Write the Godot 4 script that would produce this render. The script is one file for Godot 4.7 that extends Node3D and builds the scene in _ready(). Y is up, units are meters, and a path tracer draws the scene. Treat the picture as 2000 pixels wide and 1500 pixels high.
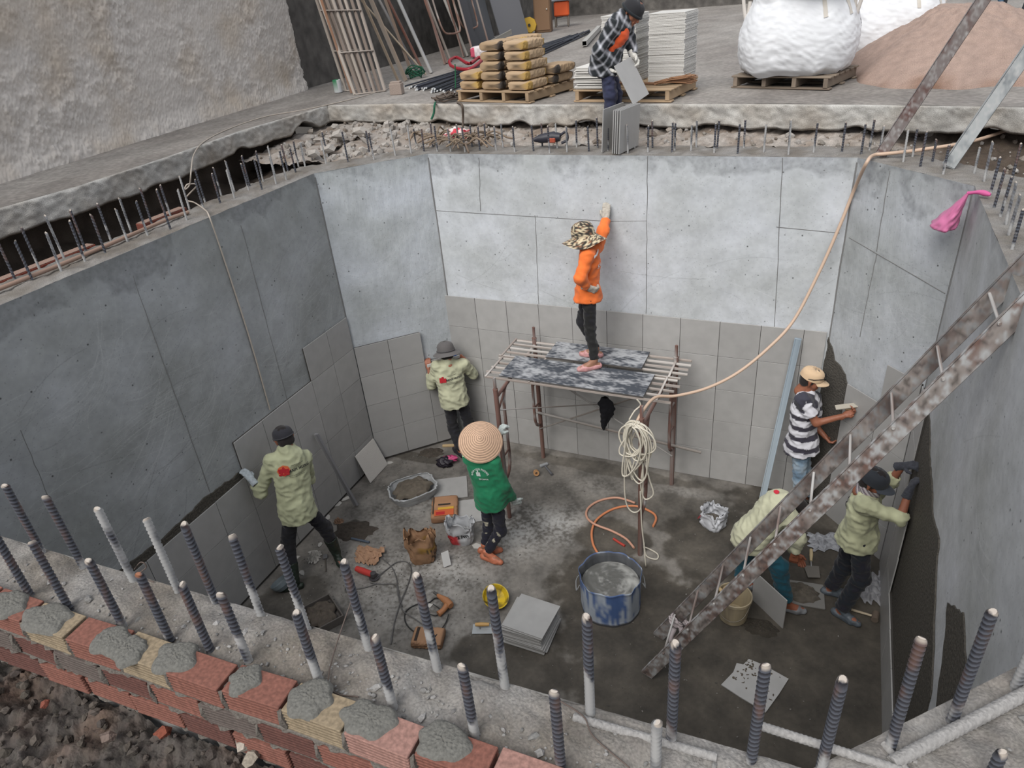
extends Node3D
# A concrete pit on a building site, tiled by workers: y is up, metres, the pit floor is y = 0, the tiled back wall is z = 0.

const TOP := 3.64      # top of the pit walls
const SLAB := 3.95     # top of the slab around the pit

class MB:
	var v := PackedVector3Array()
	var n := PackedVector3Array()
	var c := PackedColorArray()
	var t := PackedVector2Array()
	var ix := PackedInt32Array()
	var col := Color.WHITE
	func vert(p: Vector3, nn: Vector3, u := Vector2.ZERO) -> int:
		v.append(p); n.append(nn); c.append(col); t.append(u)
		return v.size() - 1
	func tri(a: Vector3, b: Vector3, d: Vector3) -> void:
		var nn := (b - a).cross(d - a).normalized()
		var i := vert(a, nn); vert(b, nn); vert(d, nn)
		ix.append_array([i, i + 2, i + 1])
	func quad(a: Vector3, b: Vector3, d: Vector3, e: Vector3) -> void:
		var nn := (d - a).cross(e - b).normalized()
		var i := vert(a, nn, Vector2(0, 1)); vert(b, nn, Vector2(1, 1)); vert(d, nn, Vector2(1, 0)); vert(e, nn, Vector2(0, 0))
		ix.append_array([i, i + 2, i + 1, i, i + 3, i + 2])
	func box(at: Vector3, size: Vector3, bv := 0.0, bs := Basis.IDENTITY) -> void:
		var h := size * 0.5
		bv = minf(bv, minf(h.x, minf(h.y, h.z)) * 0.9)
		var q := func(sx: float, sy: float, sz: float, ax: int) -> Vector3:
			var w := Vector3(sx * (h.x - bv), sy * (h.y - bv), sz * (h.z - bv))
			if ax == 0: w.x = sx * h.x
			elif ax == 1: w.y = sy * h.y
			else: w.z = sz * h.z
			return at + bs * w
		for s in [-1.0, 1.0]:
			var r: float = s
			if r > 0:
				quad(q.call(1, -1, 1, 0), q.call(1, -1, -1, 0), q.call(1, 1, -1, 0), q.call(1, 1, 1, 0))
				quad(q.call(-1, 1, 1, 1), q.call(1, 1, 1, 1), q.call(1, 1, -1, 1), q.call(-1, 1, -1, 1))
				quad(q.call(-1, -1, 1, 2), q.call(1, -1, 1, 2), q.call(1, 1, 1, 2), q.call(-1, 1, 1, 2))
			else:
				quad(q.call(-1, -1, -1, 0), q.call(-1, -1, 1, 0), q.call(-1, 1, 1, 0), q.call(-1, 1, -1, 0))
				quad(q.call(-1, -1, -1, 1), q.call(1, -1, -1, 1), q.call(1, -1, 1, 1), q.call(-1, -1, 1, 1))
				quad(q.call(1, -1, -1, 2), q.call(-1, -1, -1, 2), q.call(-1, 1, -1, 2), q.call(1, 1, -1, 2))
		if bv <= 0.0: return
		for a in [-1.0, 1.0]:
			for b in [-1.0, 1.0]:
				_edge(q.call(a, b, -1, 0), q.call(a, b, 1, 0), q.call(a, b, 1, 1), q.call(a, b, -1, 1), at)
				_edge(q.call(a, -1, b, 0), q.call(a, 1, b, 0), q.call(a, 1, b, 2), q.call(a, -1, b, 2), at)
				_edge(q.call(-1, a, b, 1), q.call(1, a, b, 1), q.call(1, a, b, 2), q.call(-1, a, b, 2), at)
				for d in [-1.0, 1.0]:
					var x: Vector3 = q.call(a, b, d, 0)
					var y: Vector3 = q.call(a, b, d, 1)
					var z: Vector3 = q.call(a, b, d, 2)
					if (y - x).cross(z - x).dot(x - at) < 0: tri(x, z, y)
					else: tri(x, y, z)
	func _edge(a: Vector3, b: Vector3, d: Vector3, e: Vector3, o: Vector3) -> void:
		if (d - a).cross(e - b).dot(a - o) < 0: quad(e, d, b, a)
		else: quad(a, b, d, e)
	func tube(path: Array, r, sides := 8, caps := true, ribs := 0.0) -> void:
		var m := path.size()
		var up := Vector3.UP
		var first := v.size()
		var dprev := Vector3.ZERO
		var side := Vector3.ZERO
		for i in m:
			var d: Vector3 = ((path[mini(i + 1, m - 1)] as Vector3) - (path[maxi(i - 1, 0)] as Vector3)).normalized()
			if i == 0:
				side = d.cross(up if absf(d.y) < 0.9 else Vector3.RIGHT).normalized()
			else:
				side = (side - d * side.dot(d)).normalized()
			var o := side.cross(d)
			var rr: float = r[i] if r is Array else r
			for k in sides:
				var a := TAU * k / sides
				var w := side * cos(a) + o * sin(a)
				vert((path[i] as Vector3) + w * rr + d * (ribs * cos(a) if ribs != 0.0 else 0.0), w, Vector2(float(k) / sides, i))
			if i > 0:
				for k in sides:
					var k2 := (k + 1) % sides
					var a0 := first + (i - 1) * sides
					var b0 := first + i * sides
					ix.append_array([a0 + k, a0 + k2, b0 + k2, a0 + k, b0 + k2, b0 + k])
			dprev = d
		if caps:
			for e in [0, m - 1]:
				var d2: Vector3 = ((path[1] as Vector3) - (path[0] as Vector3)).normalized() * -1.0 if e == 0 else dprev
				var base := first + int(e) * sides
				var ci := vert(path[e], d2)
				var ring := v.size()
				for k in sides: vert(v[base + k], d2)
				for k in sides:
					var k2 := (k + 1) % sides
					if e == 0: ix.append_array([ci, ring + k2, ring + k])
					else: ix.append_array([ci, ring + k, ring + k2])
	func lathe(prof: Array, seg := 24, xf := Transform3D.IDENTITY, sharp := true) -> void:
		# prof: Vector2(radius, height) from bottom to top; outside is to the right of the direction of travel
		var m := prof.size()
		for i in m - 1:
			var a: Vector2 = prof[i]
			var b: Vector2 = prof[i + 1]
			var tn := (b - a).normalized()
			var base := v.size()
			for e in 2:
				var pt: Vector2 = a if e == 0 else b
				var nr := Vector2(tn.y, -tn.x)
				if not sharp:
					var j := i + e
					var pa: Vector2 = prof[maxi(j - 1, 0)]
					var pb: Vector2 = prof[mini(j + 1, m - 1)]
					var t2 := (pb - pa).normalized()
					nr = Vector2(t2.y, -t2.x)
				for k in seg + 1:
					var g := TAU * k / seg
					var dir := Vector3(cos(g), 0, sin(g))
					vert(xf * (dir * pt.x + Vector3(0, pt.y, 0)), (xf.basis * (dir * nr.x + Vector3(0, nr.y, 0))).normalized(), Vector2(float(k) / seg, float(i + e) / (m - 1)))
			for k in seg:
				var p0 := base + k
				var q0 := base + seg + 1 + k
				ix.append_array([p0, p0 + 1, q0 + 1, p0, q0 + 1, q0])
	func grid(nu: int, nv: int, f: Callable, cf = null) -> void:
		var base := v.size()
		var w := nu + 1
		for j in nv + 1:
			for i in w:
				var u := float(i) / nu
				var vv := float(j) / nv
				var pt: Vector3 = f.call(u, vv)
				if cf != null: col = cf.call(pt, u, vv)
				vert(pt, Vector3.ZERO, Vector2(u, vv))
		for j in nv + 1:
			for i in w:
				var du := v[base + j * w + mini(i + 1, nu)] - v[base + j * w + maxi(i - 1, 0)]
				var dv := v[base + mini(j + 1, nv) * w + i] - v[base + maxi(j - 1, 0) * w + i]
				n[base + j * w + i] = dv.cross(du).normalized()
		for j in nv:
			for i in nu:
				var a := base + j * w + i
				ix.append_array([a, a + 1, a + w + 1, a, a + w + 1, a + w])
	func rock(at: Vector3, size: Vector3, rng: RandomNumberGenerator, bs := Basis.IDENTITY) -> void:
		var pts := []
		for i in 12:
			var y := 1.0 - 2.0 * (i + 0.5) / 12.0
			var a := 2.39996 * i
			var rr := sqrt(1.0 - y * y)
			pts.append(Vector3(cos(a) * rr, y, sin(a) * rr) * rng.randf_range(0.75, 1.1))
		var hull := MB.faces12()
		for fc in hull:
			var a3: Vector3 = at + bs * (pts[fc[0]] * size * 0.5)
			var b3: Vector3 = at + bs * (pts[fc[1]] * size * 0.5)
			var c3: Vector3 = at + bs * (pts[fc[2]] * size * 0.5)
			if (b3 - a3).cross(c3 - a3).dot(a3 + b3 + c3 - at * 3.0) < 0: tri(a3, c3, b3)
			else: tri(a3, b3, c3)
	static var _f12 := []
	static func faces12() -> Array:
		if _f12.is_empty():
			var pts := []
			for i in 12:
				var y := 1.0 - 2.0 * (i + 0.5) / 12.0
				var a := 2.39996 * i
				var rr := sqrt(1.0 - y * y)
				pts.append(Vector3(cos(a) * rr, y, sin(a) * rr))
			for i in 12:
				for j in range(i + 1, 12):
					for k in range(j + 1, 12):
						var nn: Vector3 = (pts[j] - pts[i]).cross(pts[k] - pts[i])
						var pos := 0
						var neg := 0
						for m in 12:
							if m == i or m == j or m == k: continue
							if nn.dot(pts[m] - pts[i]) > 0: pos += 1
							else: neg += 1
						if pos == 0 or neg == 0: _f12.append([i, j, k])
		return _f12
	func poly(outline: Array, xf: Transform3D, depth: float) -> void:
		# flat outline (Vector2) laid in the xy plane of xf, front face at +z * depth
		var flat := PackedVector2Array()
		for q in outline: flat.append(q)
		if not Geometry2D.is_polygon_clockwise(flat): flat.reverse()
		var idx := Geometry2D.triangulate_polygon(flat)
		var nz := xf.basis.z.normalized()
		for s in 2:
			var base := v.size()
			for q in flat: vert(xf * Vector3(q.x, q.y, depth if s == 0 else 0.0), nz if s == 0 else -nz, q)
			for k in range(0, idx.size(), 3):
				var a := idx[k]; var b := idx[k + 1]; var d := idx[k + 2]
				var cw := (flat[b] - flat[a]).cross(flat[d] - flat[a]) < 0
				if (cw and s == 0) or (not cw and s == 1): ix.append_array([base + a, base + b, base + d])
				else: ix.append_array([base + a, base + d, base + b])
		var m := flat.size()
		for i in m:
			var p0 := flat[i]
			var p1 := flat[(i + 1) % m]
			quad(xf * Vector3(p1.x, p1.y, 0), xf * Vector3(p0.x, p0.y, 0), xf * Vector3(p0.x, p0.y, depth), xf * Vector3(p1.x, p1.y, depth))
	func smooth() -> void:
		for i in n.size(): n[i] = Vector3.ZERO
		for k in range(0, ix.size(), 3):
			var a := ix[k]; var b := ix[k + 1]; var d := ix[k + 2]
			var fn := (v[d] - v[a]).cross(v[b] - v[a])
			n[a] += fn; n[b] += fn; n[d] += fn
		for i in n.size(): n[i] = n[i].normalized()
	func mesh() -> ArrayMesh:
		for k in range(0, ix.size(), 3):
			var i := ix[k]; var j := ix[k + 1]; var l := ix[k + 2]
			if (v[l] - v[i]).cross(v[j] - v[i]).dot(n[i] + n[j] + n[l]) < 0.0:
				ix[k + 1] = l; ix[k + 2] = j
		var a := []
		a.resize(Mesh.ARRAY_MAX)
		a[Mesh.ARRAY_VERTEX] = v; a[Mesh.ARRAY_NORMAL] = n; a[Mesh.ARRAY_COLOR] = c; a[Mesh.ARRAY_TEX_UV] = t; a[Mesh.ARRAY_INDEX] = ix
		var m := ArrayMesh.new()
		m.add_surface_from_arrays(Mesh.PRIMITIVE_TRIANGLES, a)
		return m

var taken := {}
var M := {}
var NT := {}
var rng := RandomNumberGenerator.new()
var noi := FastNoiseLite.new()
var noi2 := FastNoiseLite.new()

func S(r: float, g: float, b: float) -> Color:   # sRGB 0..255 to the linear value vertex colours hold
	return Color(r / 255.0, g / 255.0, b / 255.0).srgb_to_linear()

func numbered(called: String) -> String:
	if not taken.has(called):
		taken[called] = 0
		return called
	taken[called] += 1
	return "%s_%03d" % [called, taken[called]]

func put(m: Mesh, called: String, mat: Material, parent: Node = null) -> MeshInstance3D:
	var o := MeshInstance3D.new()
	o.mesh = m
	o.material_override = mat
	if parent == null:
		o.name = numbered(called)
		add_child(o)
	else:
		o.name = called
		parent.add_child(o, true)
	return o

func tag(o: Node, label: String, category: String, group := "") -> Node:
	o.set_meta("label", label)
	o.set_meta("category", category)
	if group != "": o.set_meta("group", group)
	return o

func thing(called: String, label: String, category: String, at := Vector3.ZERO, turn := 0.0, group := "") -> Node3D:
	var o := Node3D.new()
	o.name = numbered(called)
	add_child(o)
	o.position = at
	o.rotation.y = turn
	tag(o, label, category, group)
	return o

func struct(m: Mesh, called: String, mat: Material) -> MeshInstance3D:
	var o := put(m, called, mat)
	o.set_meta("kind", "structure")
	return o

func noise_tex(key: String, freq: float, lo: float, hi: float, oct := 4, size := 512, kind := FastNoiseLite.TYPE_SIMPLEX_SMOOTH) -> Texture2D:
	if NT.has(key): return NT[key]
	var f := FastNoiseLite.new()
	f.noise_type = kind
	f.frequency = freq
	f.fractal_octaves = oct
	f.seed = hash(key) % 1000
	var tx := NoiseTexture2D.new()
	tx.width = size; tx.height = size
	tx.seamless = true
	tx.noise = f
	var g := Gradient.new()
	g.set_color(0, Color(lo, lo, lo)); g.set_color(1, Color(hi, hi, hi))
	tx.color_ramp = g
	NT[key] = tx
	return tx

# a material: colour (sRGB 0..255), roughness, extra settings
func mat(key: String, r: float, g: float, b: float, rough := 0.8, opt := {}) -> StandardMaterial3D:
	if M.has(key): return M[key]
	var m := StandardMaterial3D.new()
	m.albedo_color = Color(r / 255.0, g / 255.0, b / 255.0)
	m.roughness = rough
	m.metallic = opt.get("metal", 0.0)
	m.vertex_color_use_as_albedo = opt.get("vc", false)
	if opt.has("tex") or opt.has("bump"):
		m.uv1_triplanar = true
		m.uv1_world_triplanar = opt.get("world", true)
		m.uv1_scale = Vector3.ONE * opt.get("scale", 1.0)
	if opt.has("tex"): m.albedo_texture = opt.tex
	if opt.has("bump"):
		m.heightmap_enabled = true
		m.heightmap_texture = opt.bump
		m.heightmap_scale = opt.get("height", 0.5)
	if opt.has("sheen"):
		m.rim_enabled = true; m.rim = opt.sheen; m.rim_tint = 0.5
	if opt.has("alpha"):
		m.transparency = BaseMaterial3D.TRANSPARENCY_ALPHA
		m.albedo_color.a = opt.alpha
	if opt.has("back"):
		m.backlight_enabled = true; m.backlight = opt.back
	m.cull_mode = BaseMaterial3D.CULL_DISABLED
	M[key] = m
	return m

func basis_z(dir: Vector3, up := Vector3.UP) -> Basis:   # z axis along dir, y near up
	var z := dir.normalized()
	if absf(z.dot(up)) > 0.99: up = Vector3.RIGHT
	var x := up.cross(z).normalized()
	return Basis(x, z.cross(x), z)

func basis_y(dir: Vector3, front := Vector3.BACK) -> Basis:   # y axis along dir
	var y := dir.normalized()
	if absf(y.dot(front)) > 0.99: front = Vector3.RIGHT
	var x := y.cross(front).normalized()
	return Basis(x, y, x.cross(y))

func spline(pts: Array, per := 8) -> Array:
	var out := []
	var m := pts.size()
	for i in m - 1:
		var p0: Vector3 = pts[maxi(i - 1, 0)]
		var p1: Vector3 = pts[i]
		var p2: Vector3 = pts[i + 1]
		var p3: Vector3 = pts[mini(i + 2, m - 1)]
		for k in per:
			var s := float(k) / per
			out.append(p1.cubic_interpolate(p2, p0, p3, s))
	out.append(pts[m - 1])
	return out

func _ready() -> void:
	# camera
	var cam := Camera3D.new()
	cam.name = "camera"
	add_child(cam)
	cam.position = Vector3(4.079, 5.222, 6.725)
	cam.rotation = Vector3(-0.524, 0.456, -0.097)
	cam.fov = rad_to_deg(2.0 * atan(750.0 / 1375.88))
	cam.near = 0.05
	cam.far = 200.0
	cam.current = true
	# overcast sky, and the brighter part of the cloud cover where the sun stands: a very wide, soft sun
	var env := Environment.new()
	var sky := Sky.new()
	var sm := ProceduralSkyMaterial.new()
	sm.sky_top_color = Color(0.83, 0.845, 0.87)
	sm.sky_horizon_color = Color(0.76, 0.775, 0.80)
	sm.ground_bottom_color = Color(0.30, 0.29, 0.28)
	sm.ground_horizon_color = Color(0.42, 0.41, 0.40)
	sm.sky_energy_multiplier = 0.88
	sky.sky_material = sm
	env.background_mode = Environment.BG_SKY
	env.sky = sky
	env.tonemap_mode = Environment.TONE_MAPPER_LINEAR
	env.tonemap_exposure = 1.40
	env.sdfgi_enabled = true
	env.ssao_enabled = true
	env.ssil_enabled = true
	var we := WorldEnvironment.new()
	we.name = "environment"
	we.environment = env
	add_child(we)
	var sun := DirectionalLight3D.new()
	sun.name = "sun"
	sun.light_energy = 0.72
	sun.light_color = Color(1.0, 0.985, 0.96)
	sun.light_angular_distance = 42.0
	sun.shadow_enabled = true
	sun.sky_mode = DirectionalLight3D.SKY_MODE_LIGHT_ONLY
	add_child(sun)
	sun.look_at_from_position(Vector3(-0.10, 0.90, 0.84), Vector3.ZERO)
	rng.seed = 7
	noi.seed = 3
	noi.noise_type = FastNoiseLite.TYPE_SIMPLEX_SMOOTH
	noi.frequency = 1.0
	noi.fractal_octaves = 4
	noi2.seed = 11
	noi2.noise_type = FastNoiseLite.TYPE_SIMPLEX_SMOOTH
	noi2.frequency = 1.0
	noi2.fractal_octaves = 1
	build_materials()
	build_pit()
	build_tiling()
	build_ground()
	build_plaster_wall()
	build_scaffold()
	build_floor_things()
	build_upper_yard()
	build_people()

const BARS := {
	"near": [[1.754,5.763,0.309,-0.000,0.000,0], [2.091,5.913,0.299,-0.000,0.000,0], [1.924,5.922,0.283,0.002,-0.005,0], [1.959,5.763,0.316,-0.001,0.003,0], [2.177,5.750,0.312,-0.001,0.003,2], [2.317,5.905,0.286,0.002,-0.004,0], [2.362,5.737,0.311,0.003,-0.004,2], [2.500,5.896,0.283,0.001,-0.002,3], [2.520,5.736,0.333,0.003,-0.005,0], [2.646,5.886,0.287,-0.001,0.002,0], [2.695,5.733,0.335,0.000,-0.000,1], [2.776,5.876,0.288,0.002,-0.003,1], [2.857,5.725,0.338,-0.000,0.001,1], [3.002,5.860,0.281,0.001,-0.001,1], [3.069,5.724,0.346,0.006,-0.006,1], [3.229,5.855,0.278,-0.001,0.001,1], [3.280,5.714,0.359,0.001,-0.001,1], [3.473,5.702,0.364,-0.008,0.005,1], [3.460,5.852,0.273,0.000,-0.000,1], [3.704,5.705,0.362,-0.004,0.001,1], [3.686,5.864,0.301,0.002,-0.001,0], [3.885,5.790,0.193,-0.006,0.001,2], [3.902,5.709,0.360,0.003,-0.001,0], [4.079,5.691,0.345,-0.008,-0.000,0], [4.225,5.644,0.308,0.000,0.000,0]],
	"near_right": [[4.363,5.550,0.374,0.003,0.001,0], [4.495,5.428,0.370,0.001,0.000,0], [4.637,5.288,0.141,-0.009,-0.003,2], [4.548,5.572,0.132,-0.004,-0.002,0]],
	"left": [[-1.208,3.836,0.309,0.006,-0.011,9], [-1.039,3.821,0.303,-0.000,0.001,9], [-1.245,3.621,0.323,-0.005,0.008,9], [-0.960,3.648,0.303,-0.001,0.001,9], [-1.228,3.424,0.347,-0.003,0.004,9], [-0.972,3.441,0.325,-0.001,0.001,9], [-1.220,3.240,0.332,-0.000,0.000,9], [-0.966,3.264,0.318,0.002,-0.003,9], [-1.256,2.980,0.303,-0.007,0.010,9], [-1.028,3.004,0.278,0.005,-0.006,9], [-1.258,2.773,0.287,-0.003,0.004,9], [-0.992,2.836,0.293,-0.002,0.003,9], [-1.242,2.566,0.314,-0.004,0.005,9], [-0.930,2.656,0.338,0.000,-0.001,9], [-1.312,2.300,0.267,0.003,-0.004,9], [-0.976,2.429,0.275,-0.006,0.007,9], [-1.242,2.138,0.301,0.005,-0.005,9], [-1.088,2.118,0.270,-0.005,0.006,9], [-1.402,1.798,0.280,0.002,-0.003,9], [-1.074,1.926,0.274,-0.005,0.005,9], [-1.395,1.587,0.239,-0.005,0.006,9], [-1.041,1.774,0.277,-0.004,0.004,9], [-1.228,1.570,0.302,0.002,-0.002,9], [-1.092,1.520,0.265,-0.006,0.006,9], [-1.199,1.385,0.306,0.007,-0.007,9], [-0.969,1.472,0.293,-0.006,0.006,9], [-1.193,1.195,0.307,0.001,-0.001,9], [-0.981,1.253,0.279,-0.005,0.005,9], [-1.309,0.884,0.286,0.001,-0.001,9], [-0.978,1.100,0.292,-0.001,0.001,9], [-1.222,0.773,0.275,0.009,-0.008,9], [-1.041,0.865,0.264,-0.005,0.005,9], [-1.307,0.494,0.252,0.002,-0.002,9], [-1.115,0.616,0.266,-0.012,0.010,9]],
	"back_left": [[-0.944,0.474,0.263,0.009,-0.008,9], [-1.229,0.068,0.261,0.025,-0.020,9], [-0.713,0.395,0.332,-0.007,0.006,9], [-0.667,0.048,0.268,0.013,-0.009,9], [-0.496,0.227,0.285,0.002,-0.002,9], [-0.327,0.059,0.293,-0.009,0.006,9], [-0.199,-0.063,0.302,0.013,-0.008,9]],
	"back": [[-0.303,-0.355,0.207,0.008,-0.005,9], [-0.067,-0.115,0.253,0.023,-0.014,9], [-0.092,-0.359,0.259,0.013,-0.008,9], [0.097,-0.120,0.283,0.021,-0.012,9], [0.258,-0.125,0.250,0.015,-0.008,9], [0.247,-0.341,0.250,0.014,-0.007,9], [0.429,-0.130,0.265,0.005,-0.003,9], [0.409,-0.344,0.238,0.011,-0.006,9], [0.603,-0.135,0.268,0.008,-0.004,9], [0.575,-0.347,0.256,0.016,-0.008,9], [0.791,-0.141,0.262,-0.004,0.002,9], [0.785,-0.327,0.261,-0.001,0.000,9], [1.000,-0.147,0.259,0.003,-0.001,9], [1.209,-0.153,0.273,-0.009,0.004,9], [1.225,-0.360,0.250,0.008,-0.003,9], [1.398,-0.115,0.269,-0.001,0.001,9], [1.407,-0.317,0.258,-0.004,0.001,9], [1.583,-0.121,0.262,0.000,-0.000,9], [1.609,-0.345,0.281,0.004,-0.001,9], [1.804,-0.149,0.260,-0.013,0.004,9], [1.839,-0.327,0.307,0.001,-0.000,9], [1.991,-0.177,0.239,-0.002,0.000,9], [2.214,-0.099,0.277,-0.004,0.001,9], [2.223,-0.313,0.278,-0.015,0.004,9], [2.387,-0.189,0.249,-0.007,0.002,9], [2.401,-0.318,0.270,-0.004,0.001,9], [2.623,-0.175,0.282,-0.003,0.001,9], [2.629,-0.259,0.261,-0.007,0.001,9], [2.800,-0.180,0.257,-0.005,0.001,9], [2.812,-0.370,0.261,-0.006,0.001,9], [3.015,-0.167,0.268,-0.005,0.001,9], [3.015,-0.332,0.267,-0.005,0.001,9], [3.231,-0.134,0.273,-0.009,0.001,9], [3.258,-0.337,0.268,-0.005,0.001,9], [3.451,-0.201,0.258,-0.003,0.000,9], [3.669,-0.111,0.304,-0.012,0.001,9], [3.871,-0.194,0.265,-0.020,0.001,9], [4.100,-0.202,0.266,-0.016,-0.000,9], [4.255,-0.151,0.258,-0.006,-0.000,9]],
	"back_right": [[4.318,-0.285,0.269,-0.009,-0.000,9], [4.388,-0.028,0.266,-0.003,-0.000,9], [4.568,0.103,0.259,-0.003,-0.000,9], [4.641,-0.057,0.238,-0.004,-0.000,9], [4.680,0.294,0.283,-0.004,-0.000,9], [4.777,0.092,0.186,-0.004,-0.000,9], [4.826,0.471,0.223,-0.007,-0.001,9], [5.029,0.456,0.207,0.002,0.000,9], [5.069,0.668,0.290,-0.003,-0.000,9]],
	"right": [[5.060,1.062,0.274,-0.001,-0.000,9], [5.058,1.310,0.266,0.001,0.000,9], [5.253,0.583,0.261,-0.001,-0.000,9], [5.068,1.506,0.264,0.012,0.002,9], [5.080,1.649,0.265,0.004,0.001,9], [5.066,1.865,0.253,0.017,0.003,9], [5.051,2.116,0.239,0.014,0.003,9]],
}

var IN := [Vector2(0.03, -0.025), Vector2(4.23, -0.025), Vector2(5.0, 0.80), Vector2(5.0, 4.87), Vector2(4.2, 5.665), Vector2(0.0, 5.80), Vector2(-0.815, 4.98), Vector2(-0.815, 0.86)]
var THICK := [0.42, 0.42, 0.42, 0.42, 0.255, 0.30, 0.42, 0.42]
const SIDES := ["back", "back_right", "right", "near_right", "near", "near_left", "left", "back_left"]
var OUT := []
var WALL := {}
var FLOOR: MeshInstance3D

func noise_bytes(w: int, h: int, freq: float, oct: int, sd: int, kind := FastNoiseLite.TYPE_SIMPLEX_SMOOTH) -> PackedByteArray:
	var f := FastNoiseLite.new()
	f.noise_type = kind
	f.frequency = freq
	f.fractal_octaves = oct
	f.seed = sd
	return f.get_image(w, h, false, false, true).get_data()

func line_px(im: Image, a: Vector2, b: Vector2, bend: float, c: Color, al: float, width := 1) -> void:
	var steps := int(a.distance_to(b)) + 1
	var nn := (b - a).orthogonal().normalized()
	for i in steps:
		var s := float(i) / steps
		var q := a.lerp(b, s) + nn * bend * 4.0 * s * (1.0 - s)
		for k in width:
			var x := int(q.x) + k
			var y := int(q.y)
			if x >= 0 and y >= 0 and x < im.get_width() and y < im.get_height():
				im.set_pixel(x, y, im.get_pixel(x, y).lerp(c, al * (0.4 + 0.6 * rng.randf())))

# poured concrete: mottling, the dark band of the last pour along the top, pinholes, trowel scratches
func wall_tex(wm: float, base: Color, sd: int, band: float, scratches: int, mottle := 0.10) -> ImageTexture:
	var w := int(wm * 165.0)
	var h := int(TOP * 165.0)
	var a := noise_bytes(w, h, 0.006, 5, sd)
	var b := noise_bytes(w, h, 0.09, 3, sd + 1)
	var d := noise_bytes(w, h, 0.022, 4, sd + 2)
	var e := noise_bytes(w, h, 0.35, 2, sd + 3)
	var px := PackedByteArray()
	px.resize(w * h * 3)
	var br := base.r * 255.0
	var bg := base.g * 255.0
	var bb := base.b * 255.0
	var i := 0
	for y in h:
		var ym := y / 165.0
		for x in w:
			var n1 := a[i] / 255.0 - 0.5
			var n2 := b[i] / 255.0 - 0.5
			var n3 := d[i] / 255.0 - 0.5
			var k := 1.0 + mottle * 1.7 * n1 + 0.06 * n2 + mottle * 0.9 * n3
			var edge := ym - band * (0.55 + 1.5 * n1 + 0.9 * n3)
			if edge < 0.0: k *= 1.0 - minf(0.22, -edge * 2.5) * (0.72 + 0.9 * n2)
			if e[i] < 38: k *= 0.86
			elif e[i] > 222: k *= 1.05
			px[i * 3] = clampi(int(br * k), 0, 255)
			px[i * 3 + 1] = clampi(int(bg * k), 0, 255)
			px[i * 3 + 2] = clampi(int(bb * k * (1.0 + 0.03 * n1)), 0, 255)
			i += 1
	var im := Image.create_from_data(w, h, false, Image.FORMAT_RGB8, px)
	for s in scratches:
		var q := Vector2(rng.randf() * w, (0.18 + 0.82 * rng.randf()) * h)
		var ln := rng.randf_range(30, 150)
		var ang := rng.randf_range(-0.9, 0.35)
		var light := rng.randf() < 0.75
		line_px(im, q, q + Vector2(cos(ang), sin(ang)) * ln, rng.randf_range(-12, 12), base.lightened(0.4) if light else base.darkened(0.35), rng.randf_range(0.12, 0.4))
	for s in scratches / 12:
		var q3 := Vector2(rng.randf() * w, (0.15 + 0.85 * rng.randf()) * h)
		var a3 := rng.randf_range(-0.9, 0.1)
		var l3 := rng.randf_range(60, 190)
		var b3 := rng.randf_range(-38, 6)
		for k in 9:
			var o3 := Vector2(-sin(a3), cos(a3)) * (k * rng.randf_range(3.0, 6.0)) + Vector2(rng.randf_range(-12, 12), 0)
			line_px(im, q3 + o3, q3 + o3 + Vector2(cos(a3), sin(a3)) * l3 * rng.randf_range(0.5, 1.0), b3, base.lightened(0.42), rng.randf_range(0.16, 0.42))
	for s in int(wm * 50):
		var q2 := Vector2i(rng.randi() % (w - 3), rng.randi() % (h - 3))
		im.fill_rect(Rect2i(q2.x, q2.y, 1 + rng.randi() % 2, 1 + rng.randi() % 2), base.darkened(0.5))
	return ImageTexture.create_from_image(im)

func tex_mat(key: String, tx: Texture2D, rough: float, bump: Texture2D = null, height := 0.1) -> StandardMaterial3D:
	var m := StandardMaterial3D.new()
	m.albedo_texture = tx
	m.roughness = rough
	m.cull_mode = BaseMaterial3D.CULL_DISABLED
	if bump:
		m.heightmap_enabled = true
		m.heightmap_texture = bump
		m.heightmap_scale = height
	M[key] = m
	return m

func wall_at(k: int, s: float, y: float, off := 0.0) -> Vector3:   # a point on the inner face of wall k, s metres along, off metres into the pit
	var a: Vector2 = IN[k]
	var b: Vector2 = IN[(k + 1) % 8]
	var d := (b - a).normalized()
	var nn := Vector2(-d.y, d.x)
	var q := a + d * s + nn * off
	return Vector3(q.x, y, q.y)

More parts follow.
